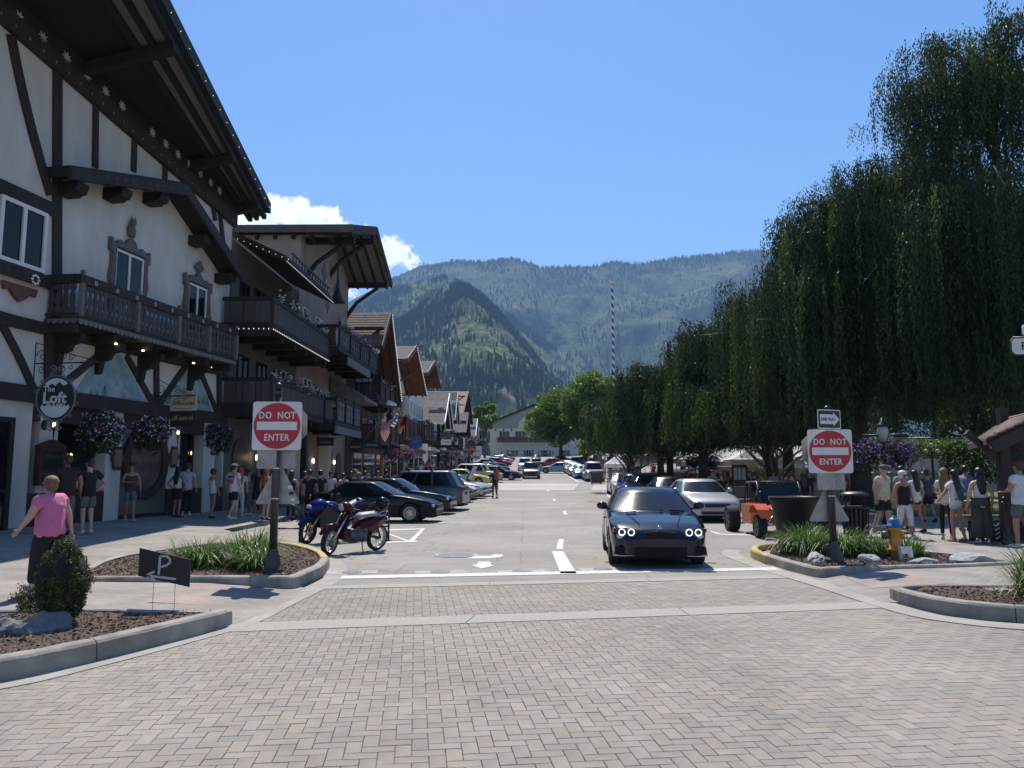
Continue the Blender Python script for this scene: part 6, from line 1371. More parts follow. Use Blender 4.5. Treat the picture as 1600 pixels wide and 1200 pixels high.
# hero: black sedan coming towards the camera
h_ = Vector((sin(R(-4)), -cos(R(-4)), 0)); nose = gY(1031, 889.5); hp = nose-h_*2.2; hero = car('coupe', 'glossy black sports sedan with glowing ring headlights stopped at the line', 0, 0, -90-3.5, P_NAVYB, name='black_sedan', style=10, loc=(hp.x, hp.y, 0), where='c', hero=True)
L2 = 4.45/2
def hbuild(mb, name, mat, parent=hero): return mb.build(name, mat, parent, local=True)
for sg in (-1, 1):
    m = MB()
    for dy in (.50, .66):
        c = Vector((L2-.012-.11*(dy-.45), sg*dy, .625)); m.tube([c+Vector((0.015*sg*0, 0.054*cos(a), .054*sin(a))) for a in [2*pi*k/16 for k in range(17)]], .007, 6)
    hbuild(m, 'halo_lamp', M_HALO)
    m = MB(); m.prism([(.36, .565), (.50, .545), (.70, .56), (.80, .63), (.80, .69), (.62, .70), (.38, .66)] if sg > 0 else [(-.36, .565), (-.38, .66), (-.62, .70), (-.80, .69), (-.80, .63), (-.70, .56), (-.50, .545)], (L2-.11, 0, 0), (0, 1, 0), (0, 0, 1), (.045, 0, 0)); hbuild(m, 'headlight_housing', M_BPLAS)
    m = MB(); m.ell((L2-.15, sg*.79, .655), (.03, .035, .04), 8, 6); hbuild(m, 'indicator', M_OLENS)
    # kidney grille and lower intakes
    m = MB(); a, b = (.025, .27) if sg > 0 else (-.27, -.025); m.prism([(a, .52), (b, .52), (b, .62), (a, .645)] if sg > 0 else [(a, .52), (b, .52), (b, .645), (a, .62)], (L2-.05, 0, 0), (0, 1, 0), (0, 0, 1), (.058, 0, 0)); hbuild(m, 'grille', M_UNDER)
    m = MB(); m.prism([(sg*.50, .23), (sg*.80, .25), (sg*.78, .38), (sg*.55, .36)][::sg], (L2-.10, 0, 0), (0, 1, 0), (0, 0, 1), (.075, 0, 0)); hbuild(m, 'side_intake', M_UNDER)
    m = MB(); m.tube([(L2-.04, sg*.45, .225), (L2-.07, sg*.62, .215), (L2-.12, sg*.82, .225)], .012, 6); hbuild(m, 'bumper_edge', M_CHROME)
    m = MB(); m.box(1.05, sg*.42-.10, .925, 1.14, sg*.42+.10, .94); hbuild(m, 'bonnet_vent', M_UNDER)
m = MB(); m.box(L2-.08, -.45, .225, L2+.008, .45, .375); hbuild(m, 'lower_intake', M_UNDER); m = MB(); m.box(L2-.02, -.30, .39, L2+.012, .30, .50); hbuild(m, 'plate_holder', M_BPLAS)
m = MB(); m.lathe([(.042, -.01), (.042, .012), (.03, .016)], (0, 0, 0), 16); o = hbuild(m, 'round_badge', M_CHROME); o.matrix_basis = Matrix.Translation((L2-.10, 0, .70)) @ Matrix.Rotation(.9, 4, 'Y')
m = MB(); m.tube([(.80, -.62, .96), (.93, -.2, .955), (.96, .2, .955)], .01, 4); m.tube([(.80, .0, .97), (.94, .35, .955), (.88, .6, .95)], .01, 4); hbuild(m, 'wipers', M_BPLAS)
m = MB(); m.tube([(.55, -.70, .975), (1.3, -.48, .90), (2.0, -.33, .74)], .006, 4); m.tube([(.55, .70, .975), (1.3, .48, .90), (2.0, .33, .74)], .006, 4); hbuild(m, 'bonnet_crease', P_NAVYB)
# left row, nose out into the street
LR = 'cars parked nose out along the left kerb'
c1 = car('coupe', 'black two-door coupe with mesh wheels, nearest in the left row', 683, 815, -5, P_BLACK, LR, style=10)
c2 = car('sedan', 'second black car in the left row, its bonnet behind the near coupe', 705, 803, -7, P_NAVYB, LR, style=10)
c3 = car('sedan', 'third black sedan in the left row with bright multi-spoke wheels', 727, 796, -8, P_BLACK, LR, style=10)
SU = car('suv', 'slate grey sport utility with roof bars parked tail out in the left row', 722, 791, 172, P_GREY, LR, where='c', cat='car', loc=(-4.9, 34.4, 0))
m = MB(); [m.box(x-.04, -.78, 1.80, x+.04, .78, 1.86) for x in (.1, -.95)]; [m.box(x-.05, s_*.66-.03, 1.70, x+.05, s_*.66+.03, 1.80) for x in (.1, -.95) for s_ in (-1, 1)]; m.build('roof_bars', M_BPLAS, SU, local=True)
car('sedan', 'dark car nose just past the slate grey sport utility', 735, 785, -8, P_CHAR, LR); car('coupe', 'white car nose next to the dark one in the left row', 741, 781, -8, P_WHITE, LR)
car('sedan', 'silver sedan in the left row with dark five-spoke wheels', 756, 778.5, -10, P_SILV, LR, rim=M_BPLAS)
ob = car('coupe', 'pale silver car in the left row with its blue bonnet raised', 765, 775.5, -10, P_SILV, LR)
m = MB(); m.add([(.72, -.62, .98), (.72, .62, .98), (1.15, .55, 1.85), (1.15, -.55, 1.85), (.80, -.62, .98), (.80, .62, .98), (1.21, .55, 1.83), (1.21, -.55, 1.83)], [(0, 3, 2, 1), (4, 5, 6, 7), (0, 1, 5, 4), (1, 2, 6, 5), (2, 3, 7, 6), (3, 0, 4, 7)]); m.build('open_bonnet', P_BLUE, ob, local=True)
lc = car('coupe', 'yellow green coupe just beyond the crossing at the left kerb', 764, 757.5, -6, P_LIME, LR); cu = car('suv', 'cream hatchback estate with its bonnet raised beyond the crossing', 784, 753.5, -6, P_CREAM, LR)
m = MB(); m.add([(.95, -.62, 1.08), (.95, .62, 1.08), (.55, .55, 1.95), (.55, -.55, 1.95), (1.02, -.62, 1.08), (1.02, .62, 1.08), (.62, .55, 1.95), (.62, -.55, 1.95)], [(0, 3, 2, 1), (4, 5, 6, 7), (0, 1, 5, 4), (1, 2, 6, 5), (2, 3, 7, 6), (3, 0, 4, 7)]); m.build('open_bonnet', P_CREAM, cu, local=True)
car('sedan', 'navy sedan standing farther out than its row with pale wheels', 813, 750, -6, P_NAVY, LR, style=10)
for px, py, mt, k, l in ((792, 746, P_LBLUE, 'hatch', 'pale blue hatchback behind the navy sedan'), (784, 744, P_WHITE, 'sedan', 'white sedan behind the navy sedan'), (795, 739, P_DGREEN, 'coupe', 'dark green coupe in the far left row'), (798, 729, P_RED, 'hatch', 'bright red hatchback in the far left row'), (790, 733, P_NAVY, 'sedan', 'dark blue sedan left of the bright red hatchback'), (801, 724, P_SILV, 'sedan', 'silver sedan past the red hatchback, far left row'), (804, 720.5, P_RED, 'coupe', 'small red coupe near the far end of the left row')):
    car(k, l, px, py, -8, mt, LR)
# moving cars
MV = 'vehicles driving on the street'
g_ = car('suv', 'dark slate sport utility driving towards the camera on the crossing', 830.5, 748.5, -89, P_GREY, MV, name='moving_car')
car('suv', 'white car with red roof load right behind the slate sport utility', 820, 736, -90, P_WHITE, MV, name='moving_car'); m = None
car('coupe', 'pale blue coupe turning across the street, seen from its side', 0, 0, 172, P_LBLUE, MV, name='moving_car', where='c', loc=(xat(871, 96), 96, 0))
car('sedan', 'red sedan crossing the street near its far end', 0, 0, 178, P_RED, MV, name='moving_car', where='c', loc=(xat(860, 118), 118, 0)); car('sedan', 'dark red car behind the red sedan at the far junction', 0, 0, 178, P_RED, MV, name='moving_car', where='c', loc=(xat(872, 135), 135, 0))
car('sedan', 'black car far away at the end of the street', 0, 0, -90, P_BLACK, MV, name='moving_car', where='c', loc=(xat(838, 150), 150, 0))
# right row, noses towards the camera
RR = 'cars parked along the right kerb'
car('sedan', 'silver sedan with round twin headlights right behind the black sedan', 1121, 817, -88, P_SILV, RR)
car('sedan', 'dark grey sedan between the silver sedan and the green one', 1063, 797, -90, P_CHAR, RR); car('sedan', 'dark green sedan with pale windscreen in the right row', 1022, 786, -90, P_DGREEN, RR, loc=None)
car('hatch', 'bright blue hatchback in the right row', 998, 781, -90, P_BLUE, RR); car('sedan', 'white sedan farthest back in the near right row', 979, 775, -91, P_WHITE, RR)
car('pickup', 'silver pickup with dark windscreen behind the wheeled bin', 0, 0, -90, P_SILV, RR, where='c', loc=(xat(927, 77), 77, 0))
for i, (px, Y, mt, l) in enumerate(((908, 83, P_LBLUE, 'pale blue sedan next in line behind the silver pickup'), (899, 89, P_SILV, 'glinting silver sedan, second behind the pickup'), (893, 95, P_WHITE, 'white sedan, third behind the pickup'), (888, 101, P_SILV, 'silver hatchback, fourth behind the pickup'), (900, 124, P_CHAR, 'charcoal sedan far up the right kerb'), (912, 128, P_RED, 'dark red car far up the right kerb'), (922, 120, P_WHITE, 'white car far up the right kerb'))):
    car('sedan' if i != 3 else 'hatch', l, 0, 0, -90, mt, RR, where='c', loc=(xat(px, Y), Y, 0))
# cars in the park background, on the raised lane
for px, Y, z, hd_, mt, k, l in ((1451, 66, 0, 0, P_WHITE, 'hatch', 'white hatchback beyond the park railing'), (1405, 70, 0, -90, P_GREY, 'pickup', 'dark truck front between the tree trunks'), (1500, 72, 0, 0, P_CHAR, 'sedan', 'grey car right of the white hatchback beyond the railing')):
    c_ = car(k, l, 0, 0, hd_, mt, 'cars beyond the park', where='c', loc=(xat(px, Y), Y, 0)); c_.location.z = H0+(738-703)/F0*Y*1.0-.3; 
    m = MB(); b_ = c_.location; m.box(b_.x-4, b_.y-3.2, gz(Y)-.5, b_.x+4, b_.y+3.2, b_.z-.002); o = m.build('terrace', M_WALK); o['kind'] = 'structure'

# ------------------------------------------------------------- dune buggy
bp_ = Vector((6.83, 21.6, .005)); t = thing('dune_buggy', 'orange open dune buggy with black roll cage and knobbly tyres', 'buggy', bp_, R(-90)); BG = t
def lb(mb, name, mat, parent): return mb.build(name, mat, parent, local=True)
m = MB(); m.rings([[(x, y*s_, z) for y, z in ((-w_, zb), (-w_*1.02, zt), (-w_*.6, zt+.03), (w_*.6, zt+.03), (w_*1.02, zt), (w_, zb))] for x, w_, zb, zt, s_ in ((-.95, .60, .35, .75, 1), (-.3, .80, .30, .82, 1), (.35, .74, .30, .80, 1), (.85, .5, .36, .72, 1))], sm=False); lb(m, 'tub', P_ORANGE, t)
m = MB(); m.rings([[(x, -w_, zb), (x, -w_, zt), (x, -w_*.5, zt+.07), (x, w_*.5, zt+.07), (x, w_, zt), (x, w_, zb)] for x, w_, zb, zt in ((.75, .52, .45, .78), (1.2, .45, .45, .74), (1.6, .33, .42, .60), (1.75, .2, .42, .52))], sm=False); lb(m, 'bonnet', P_ORANGE, t)
for sg in (-1, 1):
    m = MB(); m.rings([[(x, sg*(.78-w_), z), (x, sg*(.78-w_), z+.03), (x, sg*(.78+w_), z+.03), (x, sg*(.78+w_), z)] for x, w_, z in ((.75, .12, .62), (1.0, .16, .80), (1.3, .17, .84), (1.62, .15, .70), (1.75, .12, .52))], sm=False); lb(m, 'mudguard', P_ORANGE, t)
    m = MB(); m.lathe([(.02, -.08), (.085, -.03), (.10, .05), (.095, .06)], (1.62, sg*.42, .72), 14, axis='x'); h2 = lb(m, 'headlight', M_CHROME, t); m = MB(); m.lathe([(.085, .055), (.07, .075), (.02, .085)], (1.62, sg*.42, .72), 14, axis='x'); lb(m, 'lens', M_LENS, h2)
    m = MB(); m.tube([(.80, sg*.58, .75), (.35, sg*.55, 1.42), (-.75, sg*.52, 1.40), (-1.1, sg*.5, .75)], .028, 7); m.tube([(-.3, sg*.55, .75), (-.35, sg*.54, 1.41)], .024, 6); m.tube([(-.75, sg*.52, 1.40), (-1.5, sg*.4, .7)], .02, 6); lb(m, 'roll_bar', M_IRONB, t)
    for x, r in ((1.35, .30), (-1.1, .36)): wheel_at(t, x, sg*(.80 if x > 0 else .86), r, sg > 0, .22 if x > 0 else .32, 5, pm('green_rim', (.10, .18, .12), .5), .0)
    m = MB(); m.tube([(1.35, sg*.3, .36), (1.35, sg*.75, .30)], .03, 6); m.tube([(1.2, sg*.35, .62), (1.33, sg*.62, .34)], .03, 6); m.tube([(-1.1, sg*.3, .40), (-1.1, sg*.8, .36)], .04, 6); lb(m, 'suspension', M_CHROME, t)
    m = MB(); m.ell((-.25, sg*.26, .85), (.12, .20, .32), 10, 8); lb(m, 'seat', M_BPLAS, t)
m = MB(); [m.tube([(x, -.55, z), (x, .55, z)], .026, 6) for x, z in ((.35, 1.42), (-.35, 1.41), (-.75, 1.40), (.78, .78))]; lb(m, 'cross_bars', M_IRONB, t)
m = MB(); m.add([(.78, -.54, .80), (.78, .54, .80), (.42, .50, 1.36), (.42, -.50, 1.36)], [(0, 1, 2, 3)]); lb(m, 'windscreen', M_CGLASS, t)
m = MB(); m.box(-1.5, -.28, .35, -1.0, .28, .78); m.tube([(-1.3, .3, .45), (-1.7, .4, .5), (-1.7, .4, .9)], .04, 7); lb(m, 'engine', M_IRON, t); m = MB(); m.tube([(.45+.17*cos(a)*0, -.28+.17*cos(a), .98+.17*sin(a)) for a in [2*pi*k/14 for k in range(15)]], .014, 5); lb(m, 'steering_wheel', M_BPLAS, t)

# ------------------------------------------------------------- motorcycles
M_MBLUE = paint('blue_motorcycle_paint', (.006, .012, .13)); M_MMAR = paint('maroon_motorcycle_paint', (.055, .008, .013)); M_SEAT = pm('grey_seat_vinyl', (.30, .31, .33), .45, .05, 6); M_GOLDF = pm('gold_fork', (.45, .30, .06), .3, .1, 5, metal=.7)
def bike(label, p, head, tall, col, scooter):
    t = thing('motorcycle', label, 'motorcycle', p, R(head), 'motorcycles at the left bed'); t.rotation_euler = (R(-8), 0, R(head)); L = .66; r = .30 if tall else .28
    for x, st in ((L, 1), (-L+.02, 0)):
        w_ = MB(); w_.lathe([(r*.80, -.045), (r*.9, -.06), (r, -.03), (r, .03), (r*.9, .06), (r*.80, .045)], (0, 0, 0), 26, axis='y', cap=False); ty = mesh_of(w_, M_TYRE)
        w_ = MB(); w_.lathe([(r*.74, -.035), (r*.81, -.045), (r*.81, .045), (r*.74, .035)], (0, 0, 0), 26, axis='y', cap=False)
        for k in range(12 if scooter else 6): a = 2*pi*k/(12 if scooter else 6); w_.tube([(.04*cos(a), 0, .04*sin(a)), (r*.77*cos(a+.1), 0, r*.77*sin(a+.1))], .006 if scooter else .016, 4)
        w_.lathe([(.05, -.05), (.05, .05)], (0, 0, 0), 12, axis='y'); ri = mesh_of(w_, M_ALLOY if scooter else M_BPLAS); wh = local(ri, t, 'wheel', Matrix.Translation((x, 0, r)) @ Matrix.Rotation(.35*st, 4, 'Z')); local(ty, wh, 'tyre')
        if not scooter or st: m = MB(); m.lathe([(.12, -.003), (.12, .003)], (0, .06, 0), 16, axis='y', sm=False); lb(m, 'brake_disc', M_CHROME, wh)
    hx = .28; m = MB()
    for sg in (-1, 1): m.tube([(L, sg*.09, r), (hx+.06, sg*.09, .88 if tall else .82)], [.022, .026], 7)
    lb(m, 'front_fork', M_GOLDF if not scooter else M_CHROME, t)
    m = MB(); m.tube([(hx, 0, .92), (hx-.02, .18, .95), (hx-.10, .36, .93)], .014, 6); m.tube([(hx, 0, .92), (hx-.02, -.18, .95), (hx-.10, -.36, .93)], .014, 6); lb(m, 'handlebar', M_IRONB, t)
    for sg in (-1, 1): m = MB(); m.tube([(hx, sg*.25, .95), (hx+.05, sg*.30, 1.14)], .007, 5); m.ell((hx+.04, sg*.31, 1.17), (.02, .06, .04), 8, 6); lb(m, 'mirror', M_BPLAS, t)
    m = MB(); m.tube([(L-.30, 0, r+.30*.93), (L-.12, 0, r*2+.03), (L+.1, 0, r*2+.02), (L+.27, 0, r+.16)], [.03, .06, .06, .035], 8); lb(m, 'front_mudguard', col, t)
    m = MB(); m.box(-.22, -.13, .24, .22, .13, .52); [m.lathe([(.12, -.15), (.12, .15)], (x, 0, .38), 12, axis='y') for x in (-.08, .12)]; lb(m, 'engine', M_IRON, t)
    m = MB(); m.tube([(-.05, -.16, .26), (-.4, -.17, .28), (-.80, -.18, .38 if scooter else .46)], [.025, .045, .06], 8); lb(m, 'exhaust', M_CHROME, t)
    m = MB(); m.tube([(-L, -.08, r), (-.2, -.1, .36)], .022, 6); m.tube([(-L, .08, r), (-.2, .1, .36)], .022, 6); m.tube([(-L+.02, .1, r+.02), (-.42, .1, .72)], .02, 6); m.tube([(-.1, .12, .25), (-.05, .26, .015)], .012, 5); lb(m, 'swing_arm', M_IRONB, t)
    if scooter:
        m = MB(); m.rings([[(x, -w_, z), (x-.03, -w_*.7, z+.0), (x-.02, 0, z+.03), (x-.03, w_*.7, z), (x, w_, z), (x-.06, 0, z-.04)] for x, w_, z in ((.40, .20, .32), (.44, .22, .5), (.38, .18, .68), (.30, .14, .86))], sm=True); lb(m, 'leg_shield', col, t)
        m = MB(); m.ell((.36, 0, .98), (.13, .15, .10), 12, 8); m.ell((.26, 0, .93), (.18, .10, .08), 10, 6); lb(m, 'headlamp_cowl', col, t); m = MB(); m.ell((.44, 0, .97), (.06, .09, .075), 12, 8); lb(m, 'headlight', M_LENS, t)
        m = MB(); m.rings([[(x, -w_, z-h2), (x, -w_, z), (x, 0, z+.02), (x, w_, z), (x, w_, z-h2)] for x, w_, z, h2 in ((.10, .06, .52, .14), (-.1, .11, .66, .26), (-.45, .13, .72, .26), (-.78, .07, .76, .14))]); lb(m, 'body_panel', col, t)
        m = MB(); m.rings([[(x, -w_, z), (x, -w_*.8, z+.06), (x, w_*.8, z+.06), (x, w_, z)] for x, w_, z in ((.02, .07, .72), (-.12, .13, .76), (-.35, .14, .77), (-.58, .11, .78))]); lb(m, 'seat', M_SEAT, t)
        m = MB(); [m.tube([(.45+.01, .07*cos(a), .56+.045*sin(a)) for a in [2*pi*k/14 for k in range(15)]], .009, 5)]; m.tube([(-.25+.14*cos(a)-.03*sin(a), -.135, .60+.03*sin(a)+.03*cos(a)) for a in [2*pi*k/18 for k in range(19)]], .007, 5); m.tube([(-.35, -.135, .66), (-.72, -.09, .72)], .006, 4); lb(m, 'silver_emblem', M_CHROME, t)
        m = MB(); m.tube([(-.72, -.1, .80), (-.85, 0, .86), (-.72, .1, .80)], .012, 6); m.ell((-.84, 0, .68), (.04, .09, .05), 8, 6); lb(m, 'tail_rack', M_CHROME, t)
        m = MB(); m.box(-.12, -.09, .40, .05, .09, .55); lb(m, 'brass_cover', pm('brass_engine_cover', (.40, .22, .05), .4, metal=.6), t)
        hmt = thing('helmet', 'round black open-face helmet on the tail of the maroon motorcycle', 'helmet', (0, 0, 0)); Mw = Matrix.Translation(p) @ Matrix.Rotation(R(head), 4, 'Z'); c = Mw @ Vector((-.70, .11, 1.0)); hmt.location = c-Vector((0, 0, .14))
        m = MB(); m.ell(c, (.15, .14, .145), 16, 12); m.build('shell', P_BLACK, hmt); m = MB(); m.ell(c+Vector((.03, -.03, .02)), (.135, .125, .07), 14, 8); m.build('visor', M_CGLASS, hmt)
    else:
        m = MB(); m.rings([[(x, -w_, z-h2), (x, -w_*1.1, z-.3*h2), (x, -w_*.5, z), (x, w_*.5, z), (x, w_*1.1, z-.3*h2), (x, w_, z-h2)] for x, w_, z, h2 in ((.42, .06, .92, .10), (.28, .14, 1.0, .22), (.05, .17, .99, .24), (-.16, .09, .86, .12))]); lb(m, 'tank', col, t)
        m = MB(); m.rings([[(x, -w_, z-h2), (x, -w_*1.1, z-.4*h2), (x, -w_*.5, z), (x, w_*.5, z), (x, w_*1.1, z-.4*h2), (x, w_, z-h2)] for x, w_, z, h2 in ((.74, .05, .84, .10), (.64, .15, .98, .24), (.45, .18, 1.05, .28), (.36, .16, 1.06, .22))]); lb(m, 'front_fairing', col, t)
        for sg in (-1, 1): m = MB(); m.prism([(.50, .75), (.30, .90), (-.05, .70), (-.22, .40), (.0, .26), (.30, .34), (.48, .5)][::-sg], (0, sg*.19, 0), (1, 0, 0), (0, 0, 1), (0, sg*.02, 0)); lb(m, 'side_fairing', M_BPLAS, t)
        m = MB(); m.rings([[(x, -w_, z-.08), (x, -w_*.8, z), (x, w_*.8, z), (x, w_, z-.08)] for x, w_, z in ((-.14, .08, .84), (-.3, .12, .84), (-.5, .1, .90), (-.85, .05, 1.02))]); lb(m, 'tail', col, t); m = MB(); m.rings([[(x, -w_, z), (x, w_, z), (x, w_, z+.05), (x, -w_, z+.05)] for x, w_, z in ((-.16, .08, .85), (-.45, .11, .88), (-.74, .07, 1.0))]); lb(m, 'seat', M_SEAT, t)
        m = MB(); m.ell((.70, 0, .88), (.05, .11, .05), 10, 6); lb(m, 'headlight', M_LENS, t)
    return t
b1 = gY(545, 866); bike('maroon motorcycle with silver emblem and grey seat, front wheel turned', Vector((b1.x+.02, b1.y+.3, .005)), 180+54, 0, M_MMAR, True)
b2 = gY(497, 852); bike('blue sport motorcycle with gold forks leaning behind the maroon one', Vector((b2.x+.10, b2.y+.75, .005)), 180+48, 1, M_MBLUE, False)
# black hoop bicycle racks
for (x, y, l, g_) in ((xat(590, 19.4), 19.4, 'black hoop rack between the motorcycles and the coupe', 'r'), (xat(452, 18.6), 18.6, 'black hoop rack behind the left sign post', 'r')):
    t = thing('hoop_rack', l, 'bike rack', (x, y, 0), 0, 'black hoop racks'); m = MB(); w_ = .30; m.tube([(x-w_, y, 0)]+[(x-w_*cos(a), y, .62+w_*sin(a)) for a in [pi*k/12 for k in range(13)]]+[(x+w_, y, 0)], .028, 8); m.tube([(x-w_, y, .35), (x+w_, y, .35)], .02, 6); m.build('hoop', M_IRONB, t)
    m = MB(); [m.lathe([(.09, 0), (.09, .012), (.03, .03)], (x+s_*w_, y, .004), 12) for s_ in (-1, 1)]; m.build('base_plates', M_IRONB, t)
# ------------------------------------------------------------- people
def cloth(name, c, **k): return pm(name, c, .85, k.pop('var', .12), k.pop('scale', 6), 1., bscale=14, **k)
SK1 = pm('fair_skin', (.50, .30, .22), .55, .05, 9); SK2 = pm('tanned_skin', (.34, .18, .12), .55, .06, 9); SK3 = pm('brown_skin', (.20, .10, .065), .55, .06, 9)
HB_ = pm('black_hair', (.010, .008, .008), .45, .3, 20); HBR = pm('brown_hair', (.05, .026, .014), .5, .3, 20); HBL = pm('blonde_hair', (.26, .155, .07), .55, .45, 26, 1., col2=(.12, .065, .03), bscale=60); HWH = pm('white_hair', (.62, .60, .57), .5, .15, 20); HGI = pm('ginger_hair', (.30, .09, .03), .5, .25, 20)
CW = cloth('white_cotton', (.62, .62, .62)); CK = cloth('black_cotton', (.010, .010, .012)); CPK = cloth('pink_cotton', (.60, .16, .30), var=.06); CCR = cloth('cream_cotton', (.58, .52, .38)); CGR = cloth('grey_cotton', (.12, .12, .12)); CDN = cloth('denim', (.10, .14, .20)); COL_ = cloth('olive_trousers', (.045, .05, .042)); CMI = cloth('mint_shorts', (.32, .50, .48)); CBL = cloth('blue_cotton', (.10, .15, .24)); CMA = cloth('maroon_cotton', (.13, .018, .025)); CBR = cloth('brown_trousers', (.13, .075, .045)); COR = cloth('orange_cotton', (.60, .10, .03)); CTE = cloth('teal_canvas', (.03, .08, .09)); CGB = cloth('grey_blue_shirt', (.20, .24, .29)); CPL = cloth('rosy_plaid', (.40, .17, .26), scale=30, col2=(.60, .48, .52)); CGY = cloth('light_grey_trousers', (.50, .50, .47)); CFL = cloth('dark_flowered_cotton', (.02, .02, .03), scale=14, col2=(.10, .10, .13))
SHW = pm('white_shoes', (.55, .55, .55), .6); SHK = pm('black_shoes', (.015, .015, .016), .6)
def skinobj(name, vs, es, rad, mat, parent, sub=1):
    me = bpy.data.meshes.new(name); me.from_pydata([tuple(v) for v in vs], es, []); me.materials.append(mat)
    o = bpy.data.objects.new(name, me); COL.objects.link(o); o.parent = parent
    m = o.modifiers.new('skin', 'SKIN'); m.use_smooth_shade = True; m.branch_smoothing = .3
    for i, r in enumerate(rad):
        r = r if isinstance(r, tuple) else (r, r); me.skin_vertices[0].data[i].radius = r
    me.skin_vertices[0].data[0].use_root = True
    s = o.modifiers.new('smooth', 'SUBSURF'); s.levels = sub; s.render_levels = sub; return o
ARM = {'down': ((.25, .03, 1.14), (.27, -.05, .90)), 'hips': ((.36, .08, 1.16), (.20, -.03, .98)), 'front': ((.23, -.05, 1.15), (.13, -.24, 1.12)), 'out': ((.33, .0, 1.18), (.46, -.06, 1.02)), 'back': ((.24, .10, 1.14), (.10, .16, .96)), 'swingf': ((.25, -.06, 1.15), (.26, -.24, .96)), 'swingb': ((.24, .08, 1.15), (.24, .13, .91)), 'crossed': ((.24, -.04, 1.16), (-.02, -.17, 1.16)), 'face': ((.26, -.10, 1.16), (.12, -.20, 1.42))}
NP = [0]
def person(label, x, y, face, h=1.72, b=1., shirt=CK, sleeve=1, pants=CGR, plen='short', hair=HB_, style='short', skin=SK1, shoes=SHK, arms=('down', 'down'), stride=0., group=None, cap=None, z=None, glasses=False, lean=0., fingers=True):
    """face: heading in degrees the person looks to (0 = away from the camera, 90 = to the right, 180 = to the camera)"""
    NP[0] += 1; k = h/1.75; zg = z if z is not None else (zl(x, y) if x < -8.3 or (x < -3.4 and y < 19) else (zr(x, y) if x > 10 or (x > 4.6 and y < 20) else gz(y)))
    t = thing('person', label, 'person', (x, y, zg), R(180-face), group); t.scale = (k, k, k)
    J = {}
    def bend(p): return (p[0], p[1]-lean*max(0, p[2]-.95), p[2]-abs(lean)*.15*max(0, p[2]-.95))
    base = dict(pel=(0, 0, .95), spi=(0, .0, 1.10), che=(0, .012, 1.30), nek=(0, .012, 1.455), hb=(0, -.012, 1.545), hm=(0, -.012, 1.63), ht=(0, .0, 1.70), nose=(0, -.112, 1.605))
    for n_, p in base.items(): J[n_] = bend(p)
    for sg, sd, st, am in ((1, 'L', stride, arms[0]), (-1, 'R', -stride, arms[1])):
        e, w_ = ARM[am]; jit = random.uniform(-.015, .015)
        J['sh'+sd] = bend((sg*.165*(.55+.45*b), .01, 1.415)); J['el'+sd] = bend((sg*(e[0]*(.6+.4*b)+jit), e[1], e[2])); J['wr'+sd] = bend((sg*(w_[0]*(.6+.4*b)+jit), w_[1], w_[2]))
        d = (Vector(J['wr'+sd])-Vector(J['el'+sd])).normalized(); J['ha'+sd] = tuple(Vector(J['wr'+sd])+d*.07)
        J['hi'+sd] = (sg*.085*b, 0, .90); J['kn'+sd] = (sg*.095, -.02-st*.45, .50+abs(st)*.02); J['an'+sd] = (sg*.10, .03-st*.9+(0.06 if st < 0 else 0), .09+(.06 if st < -.1 else 0)); J['to'+sd] = (sg*.115, -.12-st*.9+(.06 if st < 0 else 0), .035+(.02 if st < -.1 else 0))
    N_ = list(J); ix = {n_: i for i, n_ in enumerate(N_)}; E_ = [('pel', 'spi'), ('spi', 'che'), ('che', 'nek'), ('nek', 'hb'), ('hb', 'hm'), ('hm', 'ht'), ('hm', 'nose')]
    for sd in 'LR': E_ += [('che', 'sh'+sd), ('sh'+sd, 'el'+sd), ('el'+sd, 'wr'+sd), ('wr'+sd, 'ha'+sd), ('pel', 'hi'+sd), ('hi'+sd, 'kn'+sd), ('kn'+sd, 'an'+sd), ('an'+sd, 'to'+sd)]
    rad = dict(pel=(.118*b, .095*b), spi=(.115*b, .09*b), che=(.14*b, .10*b), nek=(.056, .056), hb=(.062, .072), hm=(.078, .094), ht=(.055, .066), nose=(.014, .014))
    for sd in 'LR': rad.update({'sh'+sd: .056*b, 'el'+sd: .040*b, 'wr'+sd: (.027, .024), 'ha'+sd: (.034, .018), 'hi'+sd: .070*b, 'kn'+sd: .055*b, 'an'+sd: .036, 'to'+sd: (.036, .024)})
    vs = [J[n_] for n_ in N_]; es = [(ix[a], ix[c]) for a, c in E_]; rr = [rad[n_] for n_ in N_]
    body = skinobj('body', vs, es, rr, skin, t)
    if fingers:
        for sd, sg in (('L', 1), ('R', -1)):
            d = (Vector(J['ha'+sd])-Vector(J['wr'+sd])).normalized(); sv = Vector((0, 1, 0)) if abs(d.y) < .8 else Vector((1, 0, 0)); sv = (sv-d*sv.dot(d)).normalized(); c = Vector(J['ha'+sd]); inw = d.cross(sv)*sg
            m = MB()
            for q, (o_, L_) in enumerate(((-.028, .072), (-.010, .082), (.009, .078), (.027, .060))):
                p0 = c+sv*o_; m.tube([p0, p0+d*L_*.5+inw*.006, p0+d*L_*.95+inw*.022], [.010, .009, .006], 6)
            m.tube([Vector(J['wr'+sd])+d*.03-sv*.02, Vector(J['wr'+sd])+d*.06-sv*.050, Vector(J['wr'+sd])+d*.09-sv*.055+inw*.01], [.012, .011, .007], 6); m.build('fingers', skin, body, local=True)['kind'] = 'stuff'
    # shirt
    V = [J['pel'], J['spi'], J['che'], tuple(Vector(J['nek'])-Vector((0, 0, .035)))]; V[0] = (0, V[0][1], .80); V.insert(1, (0, J['pel'][1], .95)); Rr_ = [(.172*b, .142*b), (.175*b, .142*b), (.160*b, .130*b), (.172*b, .135*b), (.078, .074)]; Es = [(0, 1), (1, 2), (2, 3), (3, 4)]
